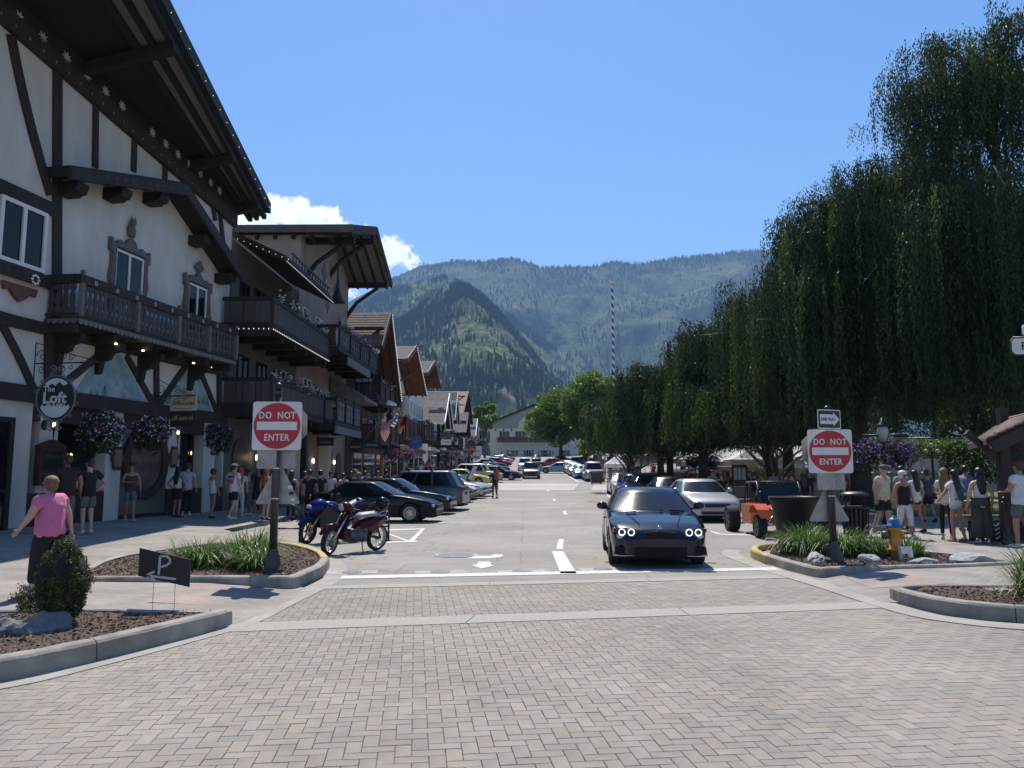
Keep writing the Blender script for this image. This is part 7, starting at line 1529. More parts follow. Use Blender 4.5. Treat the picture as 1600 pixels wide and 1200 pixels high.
    for sd in 'LR':
        s_, e_ = Vector(J['sh'+sd]), Vector(J['el'+sd]); i = len(V)
        if sleeve == 0: V += [tuple(s_*1.0+Vector((0, 0, .0)))]; V[-1] = (V[-1][0]*.70, V[-1][1], V[-1][2]+.012); Rr_ += [.074*b]; Es += [(3, i)]
        elif sleeve == 1: V += [tuple(s_), tuple(s_.lerp(e_, .62))]; Rr_ += [.082*b, .076*b]; Es += [(3, i), (i, i+1)]
        else: V += [tuple(s_), tuple(e_), tuple(e_.lerp(Vector(J['wr'+sd]), .85))]; Rr_ += [.080*b, .06*b, .045]; Es += [(3, i), (i, i+1), (i+1, i+2)]
    skinobj('shirt', V, Es, Rr_, shirt, t)
    if plen == 'skirt':
        m = MB(); m.rings([[(r_*cos(a), r_*.85*sin(a), z_) for a in [2*pi*q/20 for q in range(20)]] for r_, z_ in ((.182*b, 1.0), (.19*b, .88), (.20*b+.01, .74), (.215*b+.015, .62))], cap=False); m.build('skirt', pants, t, local=True)
    elif plen == 'wide':
        m = MB(); m.rings([[(r_*cos(a), r_*.8*sin(a), z_) for a in [2*pi*q/16 for q in range(16)]] for r_, z_ in ((.185*b, 1.06), (.19*b, .95), (.20*b, .86))], cap=False)
        for sg in (-1, 1): m.rings([[(sg*xx+r_*cos(a), yy+r_*.85*sin(a), z_) for a in [2*pi*q/14 for q in range(14)]] for xx, yy, r_, z_ in ((.085, 0, .10*b, .92), (.10, 0, .115*b, .7), (.115, 0, .125*b, .45), (.13, .0, .15*b, .14))])
        m.build('trousers', pants, t, local=True)
    else:
        V = [(0, 0, 1.04), (0, 0, .93)]; Rr_ = [(.150*b, .118*b), (.176*b, .146*b)]; Es = [(0, 1)]
        for sd in 'LR':
            hi, kn, an = Vector(J['hi'+sd]), Vector(J['kn'+sd]), Vector(J['an'+sd]); i = len(V); V += [tuple(hi)]; Rr_ += [.114*b]; Es += [(1, i)]
            if plen == 'long': V += [tuple(kn), tuple(kn.lerp(an, .9))]; Rr_ += [.070*b, .055*b]; Es += [(i, i+1), (i+1, i+2)]
            elif plen == 'capri': V += [tuple(kn), tuple(kn.lerp(an, .5))]; Rr_ += [.070*b, .062*b]; Es += [(i, i+1), (i+1, i+2)]
            elif plen == 'short': V += [tuple(hi.lerp(kn, .82))]; Rr_ += [.098*b]; Es += [(i, i+1)]
            else: V += [tuple(hi.lerp(kn, .38))]; Rr_ += [.105*b]; Es += [(i, i+1)]
        skinobj('trousers' if plen in ('long', 'capri') else 'shorts', V, Es, Rr_, pants, t)
    for sd in 'LR':
        a_, o_ = Vector(J['an'+sd]), Vector(J['to'+sd]); m = MB(); c = (a_+o_)/2; m.ell((c.x, c.y-.015, max(.034, o_.z)), (.048, .13, .036), 12, 6); m.ell((a_.x, a_.y+.005, a_.z-.03), (.045, .055, .045), 10, 6); m.build('shoe', shoes, t, local=True)
    hc = Vector(J['hm']); m = MB()
    if style == 'short': m.ell(hc+Vector((0, .022, .035)), (.090, .098, .085), 16, 10); m.ell(hc+Vector((0, .05, -.02)), (.078, .062, .075), 12, 8)
    elif style == 'bob': m.ell(hc+Vector((0, .020, .035)), (.108, .112, .098), 18, 12); m.ell(hc+Vector((0, .035, -.02)), (.105, .085, .095), 14, 8)
    elif style == 'long': m.ell(hc+Vector((0, .022, .035)), (.098, .104, .092), 16, 10); m.rings([[(r_*cos(a), yy+r_*.45*sin(a), z_) for a in [2*pi*q/12 for q in range(12)]] for r_, yy, z_ in ((.085, hc.y+.05, hc.z+.05), (.105, hc.y+.065, hc.z-.08), (.115, hc.y+.10, hc.z-.22), (.10, hc.y+.125, hc.z-.38), (.05, hc.y+.12, hc.z-.50))])
    elif style == 'bald': m.ell(hc+Vector((0, .045, -.005)), (.078, .068, .07), 12, 8)
    m.build('hair', hair, t, local=True)
    if cap:
        m = MB(); m.ell(hc+Vector((0, .008, .070)), (.096, .112, .060), 16, 8); m.prism([(-.07, 0), (-.06, -.07), (0, -.095), (.06, -.07), (.07, 0)], hc+Vector((0, -.085, .050)), (1, 0, 0), (0, 1, -.15), (0, 0, .008)); m.build('cap', cap, t, local=True)
    if glasses:
        m = MB(); [m.ell(hc+Vector((sg*.036, -.092, .002)), (.030, .012, .020), 10, 6) for sg in (-1, 1)]; [m.tube([hc+Vector((sg*.066, -.085, .006)), hc+Vector((sg*.082, .02, .006))], .005, 5) for sg in (-1, 1)]; m.build('sunglasses', M_BPLAS, t, local=True)
    m = MB(); [m.ell(hc+Vector((sg*.080, .01, -.018)), (.010, .020, .030), 8, 6) for sg in (-1, 1)]
    if style in ('short', 'bald'): m.build('ears', skin, body, local=True)
    m = MB(); m.ell(hc+Vector((0, -.083, -.058)), (.026, .012, .008), 8, 4); m.build('mouth', pm('lips', (.30, .09, .08), .5), body, local=True)
    return t
GL, GRT = 'people on the shaded left pavement', 'people on the right pavement'
xx = lambda px, Y: xat(px, Y)
# left pavement
wp = person('woman in a pink t-shirt with short blonde hair walking to the left', xx(84, 10.1), 10.1, -76, 1.50, 1.45, CPK, 1, CK, 'long', HBL, 'bob', SK1, SHW, ('swingf', 'swingb'), .22, glasses=True, lean=.06, group=GL)
m = MB(); m.tube([(.27, -.20, 1.0), (.30, -.22, .985), (.27, -.25, .97), (.24, -.22, .985), (.27, -.20, 1.0)], .006, 5); m.build('bracelet', M_BPLAS, wp, local=True); m = MB(); m.tube([(-.10, -.05, 1.45), (-.22, .02, 1.38), (-.25, .06, 1.15), (-.24, .02, .98)], .012, 5); m.build('bag_strap', CGR, wp, local=True)
person('man in dark red-black t-shirt standing at the menu cabinet', xx(106, 18.0), 18.0, -50, 1.86, 1.25, cloth('dark_maroon_cotton', (.035, .014, .016)), 1, CGR, 'long', HBR, 'short', SK2, group=GL)
person('man in black t-shirt and grey shorts with hands on hips', xx(140, 18.5), 18.5, -60, 1.80, 1.1, CK, 1, CGR, 'short', HB_, 'short', SK1, SHW, ('hips', 'hips'), group=GL)
person('man in a dark tank top and cap leaning at the barrel window', xx(206, 22.6), 22.6, 150, 1.70, 1.0, cloth('striped_tank', (.03, .02, .03), col2=(.08, .06, .07), scale=20), 0, CDN, 'short', HB_, 'short', SK2, SHW, ('down', 'crossed'), .12, GL, cap=CMA)
person('woman with long black hair, white top and black shorts', xx(279, 24.8), 24.8, 15, 1.62, .9, CW, 0, CK, 'skirt', HB_, 'long', SK2, SHK, ('hips', 'hips'), group=GL)
person('man in a light blue shirt behind the long-haired woman', xx(294, 25.6), 25.6, -10, 1.74, 1.0, cloth('pale_blue_cotton', (.42, .48, .60)), 1, CK, 'long', HBR, 'short', SK1, SHW, group=GL)
person('woman with off-shoulder white top and denim shorts', xx(334, 25.2), 25.2, 25, 1.60, .9, CW, 0, CDN, 'mini', HBR, 'bob', SK2, SHK, ('front', 'down'), .08, GL)
nm = person('man in white printed t-shirt, black shorts and white cap seen from behind', xx(366, 24.9), 24.9, 20, 1.80, 1.05, CW, 1, CK, 'short', HBR, 'short', SK1, SHW, ('down', 'down'), .20, GL, cap=CW)
text('NASA', .095, (0.0, .142, 1.30), (-1, 0, 0), (0, 0, 1), CK, nm, depth=.012, bold=.03).matrix_parent_inverse = Matrix.Identity(4)
m = MB(); m.box(-.10, .135, 1.12, .12, .148, 1.25); fl = m.build('printed_flag', pm('print_red', (.45, .10, .10), .8), nm, local=True); m = MB(); m.box(.02, .1482, 1.19, .12, .151, 1.25); m.build('printed_canton', pm('print_navy', (.04, .05, .14), .8), fl, local=True)
person('woman in white top with red cap between two men', xx(376, 26.2), 26.2, -20, 1.66, .95, CW, 1, CGY, 'long', HGI, 'long', SK1, SHW, group=GL); person('woman with pale top walking right behind the printed t-shirt', xx(388, 27.0), 27.0, 60, 1.62, .9, CGY, 1, CDN, 'long', HBR, 'long', SK2, SHW, ('front', 'down'), .15, GL)
person('woman with long ginger hair and dark dress left of the sign post', xx(417, 25.4), 25.4, 30, 1.70, 1.05, CK, 0, cloth('plum_skirt', (.05, .025, .04)), 'skirt', HGI, 'long', SK1, SHK, group=GL)
person('man in black t-shirt left of the sign post, half hidden', xx(404, 26.6), 26.6, 170, 1.74, 1.0, CK, 1, CK, 'short', HB_, 'short', SK3, SHW, group=GL)
for i, (px, Y, f, h, sh, pa, hr, st, l, ex) in enumerate(((456, 27.5, 10, 1.74, CK, CK, HBR, 'long', 'woman in black dress with bare arms right of the sign post', 0), (477, 28.4, 40, 1.72, CGY, CGR, HBR, 'short', 'man in grey shirt partly hidden behind the one in black', 1), (485, 27.6, 0, 1.78, CK, CK, HB_, 'short', 'broad man in black t-shirt seen from behind above the coupe roof', 1),
    (501, 29.2, -10, 1.76, CK, CGR, HB_, 'short', 'slim man in black t-shirt right of the broad one', 1), (517, 31, 160, 1.70, CGY, CK, HB_, 'short', 'man with dark vest over pale shirt among the left crowd', 1), (526, 33, 20, 1.66, CK, CK, HBR, 'long', 'dark-clad woman between the vest man and the plaid shirt', 1),
    (537, 30.6, 10, 1.64, CPL, CDN, HBR, 'short', 'person in rosy plaid shirt with shoulder strap', 2), (549, 34, 170, 1.70, CK, CDN, HB_, 'short', 'man in dark shirt right of the plaid shirt', 1), (561, 32, 120, 1.72, CMA, CGR, SK1, 'bald', 'balding man in dark red shirt above the black cars', 1), (571, 36, 0, 1.70, CBL, CGR, HBR, 'short', 'man in blue shirt behind the balding man', 1),
    (591, 37, 170, 1.70, CGB, CDN, HBR, 'short', 'man in grey blue shirt near the lamp post', 1), (604, 42, 20, 1.72, CK, CK, HB_, 'short', 'dark figure under the flags', 1), (642, 47, 0, 1.74, CK, CDN, HBL, 'short', 'fair haired man behind the roof bars', 1), (652, 50, 170, 1.76, CGB, CK, HBR, 'short', 'tall man in pale shirt behind the roof bars', 1), (640, 52, 10, 1.66, CMA, CDN, HB_, 'long', 'woman in dark red behind the roof bars', 1))):
    person(l, xx(px, Y), Y, f, h, 1.0 if i != 2 else 1.12, sh, 1 if ex else 0, pa, 'short' if i % 2 else 'long', hr, st, SK2 if i % 3 else SK1, SHK, ('down', 'front') if i % 3 == 0 else ('down', 'down'), 0, GL, fingers=False)
# photographer in the street
pg = person('man in black t-shirt and brown trousers standing in the street by the left row', xx(773, 46.5), 46.5, -30, 1.74, 1.05, CK, 1, CBR, 'long', HB_, 'short', SK2, SHK, ('face', 'front'), .05, None, cap=CK)
bk = MB(); bk.ell((-.02, .17, 1.22), (.13, .08, .19), 12, 8); bk.build('backpack', CGR, pg, local=True)
person('man in an orange shirt beyond the man in the street', xx(776, 60), 60, 200, 1.72, 1.0, COR, 1, CK, 'short', HB_, 'short', SK2, SHK)
# right pavement group
person('older man in cream t-shirt and dark cap walking towards the camera', xx(1376, 19.8), 19.8, 150, 1.76, 1.2, CCR, 1, CK, 'short', SK1, 'bald', SK1, SHW, ('down', 'down'), .14, GRT, cap=CGR, glasses=True, lean=.12)
person('white-haired woman in black sleeveless top and pale trousers', xx(1410, 18.9), 18.9, 165, 1.60, 1.12, CK, 0, CW, 'capri', HWH, 'bob', SK2, SHW, ('down', 'down'), .15, GRT, glasses=True)
person('dark-haired man in grey shirt behind the white-haired woman', xx(1407, 21.5), 21.5, -20, 1.74, 1.1, CGB, 1, CGR, 'short', HB_, 'short', SK2, SHK, ('down', 'down'), 0, GRT)
person('girl with long dark hair and white top right behind the white-haired woman', xx(1428, 20.8), 20.8, -15, 1.62, .9, CW, 1, CK, 'mini', HB_, 'long', SK2, SHK, ('front', 'down'), .1, GRT)
person('person in dark flowered shirt and black shorts walking away', xx(1447, 24.5), 24.5, -10, 1.64, 1.05, CFL, 1, CK, 'short', HBR, 'short', SK2, SHK, ('down', 'out'), .12, GRT)
gb = person('girl with teal backpack and mint shorts seen from behind', xx(1490, 17.9), 17.9, -20, 1.62, .98, CW, 1, CMI, 'mini', HB_, 'long', SK2, pm('sandal', (.30, .18, .10), .6), ('out', 'down'), .04, GRT)
m = MB(); m.ell((0, .19, 1.16), (.125, .08, .17), 14, 10); m.ell((0, .25, 1.09), (.09, .04, .08), 10, 8); m.build('backpack', CTE, gb, local=True); [MB().tube([(s_*.07, .15, 1.32), (s_*.11, .02, 1.43), (s_*.12, -.11, 1.35), (s_*.10, -.06, 1.10), (s_*.09, .13, 1.02)], .016, 6).build('shoulder_strap', CTE, gb, local=True) for s_ in (-1, 1)]
m = MB(); m.tube([(.03*cos(a)+.02, .295, 1.16+.03*sin(a)) for a in [2*pi*q/12 for q in range(13)]], .006, 5); m.build('round_emblem', CW, gb, local=True)
person('fair-haired girl in dark leggings in front of the backpack girl', xx(1474, 18.4), 18.4, 30, 1.66, .85, CW, 1, CK, 'long', HBL, 'long', SK1, SHW, ('front', 'front'), .03, GRT)
person('man in blue shirt bending over the table under the kiosk', xx(1503, 21.0), 21.0, 60, 1.78, 1.1, CBL, 1, CGR, 'short', HB_, 'short', SK2, SHK, ('front', 'front'), 0, GRT, lean=.25)
person('woman with long hair, white tank top and wide olive trousers', xx(1529, 17.4), 17.4, 0, 1.66, 1.08, CW, 0, COL_, 'wide', HB_, 'long', SK1, SHW, ('down', 'down'), 0, GRT)
person('man in white t-shirt and dark shorts at the right picture edge', xx(1591, 16.4), 16.4, -25, 1.80, 1.15, CW, 1, CGR, 'short', HBR, 'short', SK2, SHW, ('front', 'down'), .08, GRT, cap=CMA)
for i, (px, Y, f, h, sh, l) in enumerate(((1237, 27.5, 10, 1.74, CK, 'dark figure behind the black tub, left of the sign'), (1228, 29, 60, 1.70, CK, 'dark figure leaning behind the black tub'), (1254, 27.8, 0, 1.66, CK, 'long-haired dark figure behind the tub, left one of two'), (1264, 28.2, 180, 1.68, CK, 'long-haired dark figure behind the tub, right one of two'),
    (1321, 25.6, -60, 1.76, CMA, 'man in dark maroon standing under the trees right of the sign'), (1113, 34.5, 170, 1.74, CBL, 'man in blue shirt standing behind the silver sedan'), (1127, 33.2, 190, 1.62, CK, 'woman in black tank top with sunglasses behind the silver sedan'), (1061, 41.5, 180, 1.60, CGR, 'brown-haired person behind the dark grey sedan'), (1074, 42, 160, 1.66, CMA, 'person in dark red beside the picnic table'),
    (1178, 33, 30, 1.70, CK, 'dark figure behind the dune buggy, left one'), (1190, 32.4, -20, 1.66, CK, 'dark figure behind the dune buggy, middle one'), (1208, 34, 180, 1.60, CGB, 'small person in grey behind the dune buggy'), (954, 76, 180, 1.7, CK, 'dark pedestrian beyond the silver pickup'), (1035, 52, 0, 1.7, CK, 'shopper under the white tent'), (990, 60, 180, 1.7, CBL, 'shopper in blue left of the white tent'))):
    person(l, xx(px, Y), Y, f, h, 1.0, sh, 1, CGR if i % 2 else CK, 'short' if i % 3 else 'long', HB_ if i % 2 else HBR, 'long' if i in (2, 3, 6) else 'short', SK2, SHK, ('front', 'down') if i % 2 else ('down', 'down'), 0, 'people in the shade behind the right parked cars', fingers=False, glasses=i == 6)
# far crowd: copies of one simple figure in five outfits
proto = []
for k, (s_, p_) in enumerate(((CK, CDN), (CW, CK), (CMA, CGR), (CBL, CGR), (CGY, CK), (CPK, CK))):
    proto.append(person('small distant pedestrian on the far left pavement', -9.3, 62+k*2.3, random.choice([0, 180]), 1.7, 1., s_, 1, p_, 'short' if k % 2 else 'long', HBR, 'short', SK2, SHK, ('down', 'down'), .08, 'distant pedestrians on the left pavement', fingers=False))
for i in range(46):
    c = copy_tree(proto[i % 6]); Y = 66+i*2.3+random.random(); x = -8.9-random.random()*1.3; c.location = (x, Y, zl(x, Y)); c.rotation_euler.z = random.choice([0, pi])+random.uniform(-.5, .5); s_ = random.uniform(.92, 1.04); c.scale = (s_,)*3
for i in range(30):
    c = copy_tree(proto[(i*5+1) % 6]); Y = 196+random.random()*10; x = -8+i*1.15+random.random(); c.location = (x, Y, gz(Y)); c.rotation_euler.z = random.random()*6; c['label'] = 'tiny pedestrian in front of the cream hotel at the street end'; c['group'] = 'tiny pedestrians before the hotel'
for i in range(16):
    c = copy_tree(proto[(i*3+2) % 6]); Y = 70+i*6+random.random()*3; x = 10.9+random.random()*2.; c.location = (x, Y, zr(x, Y)); c.rotation_euler.z = random.random()*6; c['label'] = 'small distant pedestrian on the far right pavement'; c['group'] = 'distant pedestrians on the right pavement'
# ------------------------------------------------------------- sign posts
M_SIGNRED = pm('sign_red', (.42, .015, .03), .45, .05, 4); M_SIGNWH = pm('sign_white', (.66, .64, .62), .45, .04, 4); M_ALU = pm('sign_back_aluminium', (.30, .29, .285), .45, .15, 5, .1, metal=.4)
M_POSTB = pm('charcoal_post_paint', (.035, .036, .040), .45, .2, 5, .1)
X_, Y_, Z_ = Vector((1, 0, 0)), Vector((0, 1, 0)), Vector((0, 0, 1))
def rrect(w_, h_, r, n=5):
    L = []
    for cx, cy, a0 in ((w_/2-r, h_/2-r, 0), (-w_/2+r, h_/2-r, 90), (-w_/2+r, -h_/2+r, 180), (w_/2-r, -h_/2+r, 270)):
        L += [(cx+r*cos(R(a0+90*k/n)), cy+r*sin(R(a0+90*k/n))) for k in range(n+1)]
    return L
def plate(parent, name, poly, c, u, v, mat, th=.004):
    u, v = Vector(u).normalized(), Vector(v).normalized(); n = u.cross(v); m = MB(); m.prism(poly, Vector(c), u, v, n*-th); return m.build(name, mat, parent)
def signpost(label, x, y, H, mirror, one_way):
    t = thing('sign_post', label, 'sign post', (x, y, .13)); g = .13
    m = MB(); m.lathe([(.17, 0), (.17, .05), (.13, .09), (.115, .22), (.085, .30), (.075, .36)], (x, y, g), 8, sm=False); m.build('base', M_POSTB, t)
    m = MB(); m.lathe([(.062, .36), (.056, H-.1), (.05, H-.1)], (x, y, g), 12); 
    m.lathe([(.066, H-.10), (.066, H-.04), (.03, H-.03)], (x, y, g), 12); m.build('pole', M_POSTB, t); m = MB(); m.ell((x, y, g+H+.03), (.06, .06, .065), 12, 8); m.build('finial', M_IRONB, t)
    m = MB(); [m.lathe([(.066, z), (.068, z+.012), (.066, z+.024)], (x, y, 0), 12) for z in (1.25, 1.72, 2.02)]; m.build('steel_bands', M_CHROME, t)
    zc = at(800, 665.5, y).z if not mirror else at(800, 705.5, y).z; a = R(4 if not mirror else -3); u = Vector((cos(a), sin(a), 0)); nf = Vector((sin(a), -cos(a), 0)); c = Vector((x, y, zc))+nf*.085
    c += X_*(.015 if not mirror else -.01)
    s = plate(t, 'do_not_enter_sign', rrect(.76, .76, .045), c, u, Z_, M_SIGNWH)
    plate(s, 'red_disc', [(.36*cos(2*pi*k/44), .36*sin(2*pi*k/44)) for k in range(44)], c+nf*.0045, u, Z_, M_SIGNRED, .004)
    plate(s, 'white_bar', [(-.31, -.065), (.31, -.065), (.31, .065), (-.31, .065)], c+nf*.009, u, Z_, M_SIGNWH, .004)
    text('DO  NOT', .150, c+nf*.008+Z_*.115, u, Z_, M_SIGNWH, s, bold=.022, sx=.82, spacing=1.1); text('ENTER', .150, c+nf*.008-Z_*.232, u, Z_, M_SIGNWH, s, bold=.022, sx=.82, spacing=1.1)
    m = MB(); [m.ell(c+nf*.012+Z_*z, (.008, .008, .008), 6, 4) for z in (.345, -.29)]; m.build('bolts', M_ALU, s)['kind'] = 'stuff'
    sgn = 1 if not mirror else -1
    plate(t, 'stop_sign_back', [(.40*cos(pi/8+k*pi/4), .40*sin(pi/8+k*pi/4)) for k in range(8)], c-nf*.18+u*.06*sgn+Z_*.03, u, Z_, M_ALU)
    for k, (dx, w_) in enumerate(((-.13 if not mirror else -.10, .30), (.155 if not mirror else .165, .24))):
        plate(t, 'small_sign_back', rrect(w_, .34, .02), (x+dx, y+(.09 if k else -.07), zc-.50), u, Z_, M_ALU)
    zt = zc-.62; tr = [(-.33, -.60), (.33, -.60), (.335, -.56), (.03, .03), (-.03, .03), (-.335, -.56)]
    tb = plate(t, 'yield_sign_back', tr, (x+.02*sgn, y+.08, zt), u, Z_, M_ALU)
    if not mirror:
        for dx, dz, mm in ((-.22, -.52, M_SIGNWH), (.19, -.34, M_SIGNWH), (.21, -.43, M_BPLAS), (-.13, -.40, M_BPLAS), (.24, -.53, M_SIGNWH)): plate(tb, 'sticker', rrect(.07, .05, .008), Vector((x+.02+dx, y+.08, zt+dz))+nf*.005, u, Z_, mm, .002)
    if one_way:
        zc2 = at(800, 656, y).z; u2 = Vector((cos(.35), sin(.35), 0)); n2 = Vector((sin(.35), -cos(.35), 0)); c2 = Vector((x-.02, y, zc2))+n2*.07
        o = plate(t, 'one_way_sign', rrect(.46, .30, .02), c2, u2, Z_, M_SIGNB); plate(o, 'sign_edge', rrect(.50, .34, .03), c2-n2*.005, u2, Z_, M_SIGNWH, .003)
        plate(o, 'white_arrow', [(-.20, -.085), (.09, -.085), (.09, -.12), (.215, 0), (.09, .12), (.09, .085), (-.20, .085)], c2+n2*.004, u2, Z_, M_SIGNWH, .003); text('ONE WAY', .085, c2+n2*.006-u2*.035-Z_*.03, u2, Z_, M_SIGNB, o, bold=.02, depth=.003, sx=.8)
    return t
signpost('left do not enter sign on a dark post in the daylily bed', xat(431, 12.15), 12.15, 2.86, False, False)
signpost('right do not enter sign with a small one way sign above it', xat(1297, 13.75), 13.75, 2.62, True, True)
# hand made parking board
c = at(257, 886, 9.0); t = thing('parking_board', 'black yard sign with a taped white P and an arrow pointing left', 'sign', (c.x, 9.0, .12)); u = Vector((cos(R(-12)), .0, sin(R(-12)))).normalized(); v = Vector((.03, 0, 1)); v = (v-u*v.dot(u)*.12).normalized(); v = Vector((0.0, 0, 1)); n = Vector((0, -1, 0))
m = MB(); poly = [(-.30, .215-.0), (.30, .085), (.30, -.225), (-.30, -.10)]; m.prism([(p[0], p[1]) for p in reversed(poly)], c, X_, Z_, (0, .008, 0)); m.build('board', M_SIGNB, t)
TP = pm('white_tape', (.50, .50, .48), .6, .05, 5); q = lambda a, b: c+X_*a+Z_*b+Vector((0, -.004, 0))
def tape(pts, w_=.022, nm='tape'): 
    m = MB()
    for i in range(len(pts)-1): m.beam(q(*pts[i]), q(*pts[i+1]), .003, w_, up=(0, 0, 1)) if abs(pts[i+1][0]-pts[i][0]) > abs(pts[i+1][1]-pts[i][1]) else m.beam(q(*pts[i]), q(*pts[i+1]), w_, .003, up=(0, 1, 0))
    m.build(nm, TP, t)
tape([(-.055, .125), (-.060, -.085)], .026, 'letter_p'); tape([(-.06, .120), (.02, .125), (.06, .09), (.065, .055), (.03, .02), (-.05, .0)], .024, 'letter_p'); tape([(-.19, -.095), (.14, -.135)], .026, 'arrow'); tape([(-.195, -.09), (-.11, -.05)], .026, 'arrow'); tape([(-.195, -.10), (-.10, -.145)], .026, 'arrow')
for dx in (-.12, .13): MB().tube([(c.x+dx, 9.01, .10), (c.x+dx, 9.01, c.z-.10)], .0035, 5).build('wire_stake', M_ALU, t)
# ------------------------------------------------------------- hydrant, tub, bins, bollards
M_HY = pm('yellow_hydrant_paint', (.46, .23, .03), .45, .15, 7, .1); M_HB = pm('blue_hydrant_paint', (.04, .12, .30), .45, .1, 7)
p = Vector((xat(1392, 14.2), 14.2, .15)); t = thing('fire_hydrant', 'yellow fire hydrant with blue bonnet and dark hose outlet', 'hydrant', p)
m = MB(); m.lathe([(.09, -.05), (.09, .14), (.15, .15), (.15, .19), (.115, .20), (.115, .58), (.15, .59), (.15, .63), (.11, .64)], p, 18); m.build('barrel', M_HY, t)
m = MB(); m.lathe([(.165, .632), (.165, .665), (.12, .68), (.115, .76), (.07, .82), (.03, .83), (.03, .87)], p, 18); m.build('bonnet', M_HB, t)
m = MB(); m.lathe([(.07, -.10), (.085, -.16), (.085, -.22), (.04, -.23)], p+Vector((-.02, .0, .47)), 14, axis='x'); m.build('hose_outlet', pm('dull_brass', (.12, .10, .08), .5, metal=.5), t); m = MB(); m.lathe([(.06, .10), (.075, .14), (.075, .18), (.03, .19)], p+Vector((0, 0, .45)), 12, axis='x'); m.lathe([(.05, .10), (.06, .15), (.02, .16)], p+Vector((0, 0, .47)), 12, axis='y'); m.build('side_outlet', M_HY, t)
m = MB(); [m.ell(p+Vector((.138*cos(a), .138*sin(a), .61)), (.014, .014, .03), 6, 4) for a in [2*pi*k/8 for k in range(8)]]; m.build('flange_bolts', M_ALU, t)['kind'] = 'stuff'
HYD = bpy.data.objects['fire_hydrant']; HYD.scale = (.86, .86, .86)
p2 = p+Vector((.02, -.30, -.05)); t = thing('outlet_box', 'small white outlet box on a grey stake in front of the hydrant', 'outlet box', p2); MB().box(p2.x-.10, p2.y-.02, p2.z-.05, p2.x-.0, p2.y+.04, p2.z+.16).build('stake', M_ALU, t); m = MB(); m.box(p2.x-.09, p2.y-.07, p2.z+.16, p2.x+.10, p2.y+.04, p2.z+.28); m.box(p2.x+.03, p2.y-.08, p2.z+.10, p2.x+.11, p2.y+.0, p2.z+.22); m.build('box', M_SIGNWH, t)
p = Vector((xat(1238, 17.9), 17.9, .09)); t = thing('planter_tub', 'large tapered black plastic tub at the yellow kerb', 'tub', p)
m = MB(); m.lathe([(.34, -.02), (.36, .0), (.50, .93), (.545, .95), (.545, 1.04), (.52, 1.045), (.50, .98), (.42, .90)], p, 40); m.build('tub', pm('black_plastic', (.014, .014, .016), .5, .25, 3, .1, spec=.2), t); m = MB(); m.lathe([(.49, .90), (.3, .905), (.01, .91)], p, 24); m.build('soil', M_MULCH, t)
p = Vector((xat(1333, 19.6), 19.6, .12)); t = thing('litter_bin', 'black slatted litter bin with raised ashtray lid', 'litter bin', p)
for k in range(20): a = 2*pi*k/20; m = MB(); m.beam(p+Vector((.28*cos(a), .28*sin(a), .02)), p+Vector((.32*cos(a), .32*sin(a), .68)), .05, .02, up=(cos(a), sin(a), 0)); m.build('slat', M_IRONB, t)
m = MB(); m.lathe([(.25, .0), (.27, .66)], p, 20); m.build('liner', M_UNDER, t); m = MB(); m.lathe([(.33, .66), (.34, .70), (.30, .73), (.22, .72)], p, 24); m.build('rim', M_IRONB, t)
m = MB(); m.lathe([(.30, .98), (.34, 1.0), (.33, 1.03), (.2, 1.08), (.02, 1.09)], p, 24); m.build('lid', M_POSTB, t)
for sg in (-1, 1): MB().tube([p+Vector((sg*.22, 0, .70)), p+Vector((sg*.22, 0, 1.0))], .02, 6).build('lid_support', M_IRONB, t)
p = Vector((xat(932, 70), 70, gz(70))); t = thing('wheeled_bin', 'dark grey wheeled bin standing at the crossing in front of the pickup', 'bin', p, 0); m = MB(); m.rings([[(p.x+s_*w_, p.y+q*w_*.9, p.z+z) for s_, q in ((-1, -1), (1, -1), (1, 1), (-1, 1))] for w_, z in ((.48, .08), (.60, 1.08))], sm=False); m.build('body', M_CGR if 'M_CGR' in globals() else M_POSTB, t)
m = MB(); m.box(p.x-.63, p.y-.60, p.z+1.085, p.x+.63, p.y+.6, p.z+1.17); m.build('lid', M_BPLAS, t); [MB().lathe([(.1, -.04), (.1, .04)], p+Vector((s_*.40, .50, .10)), 12, axis='x').build('wheel', M_TYRE, t) for s_ in (-1, 1)]
t = thing('bollard', 'black cast bollard in front of the kiosk', 'bollard', (xat(1566, 17.1), 17.1, .12)); p = t.location; m = MB(); m.lathe([(.09, 0), (.09, .06), (.06, .10), (.055, .85), (.07, .87), (.07, .91), (.05, .93)], p, 14); m.build('post', M_IRONB, t); m = MB(); m.ell(p+Vector((0, 0, .98)), (.055, .055, .055), 10, 8); m.build('ball', M_IRONB, t)

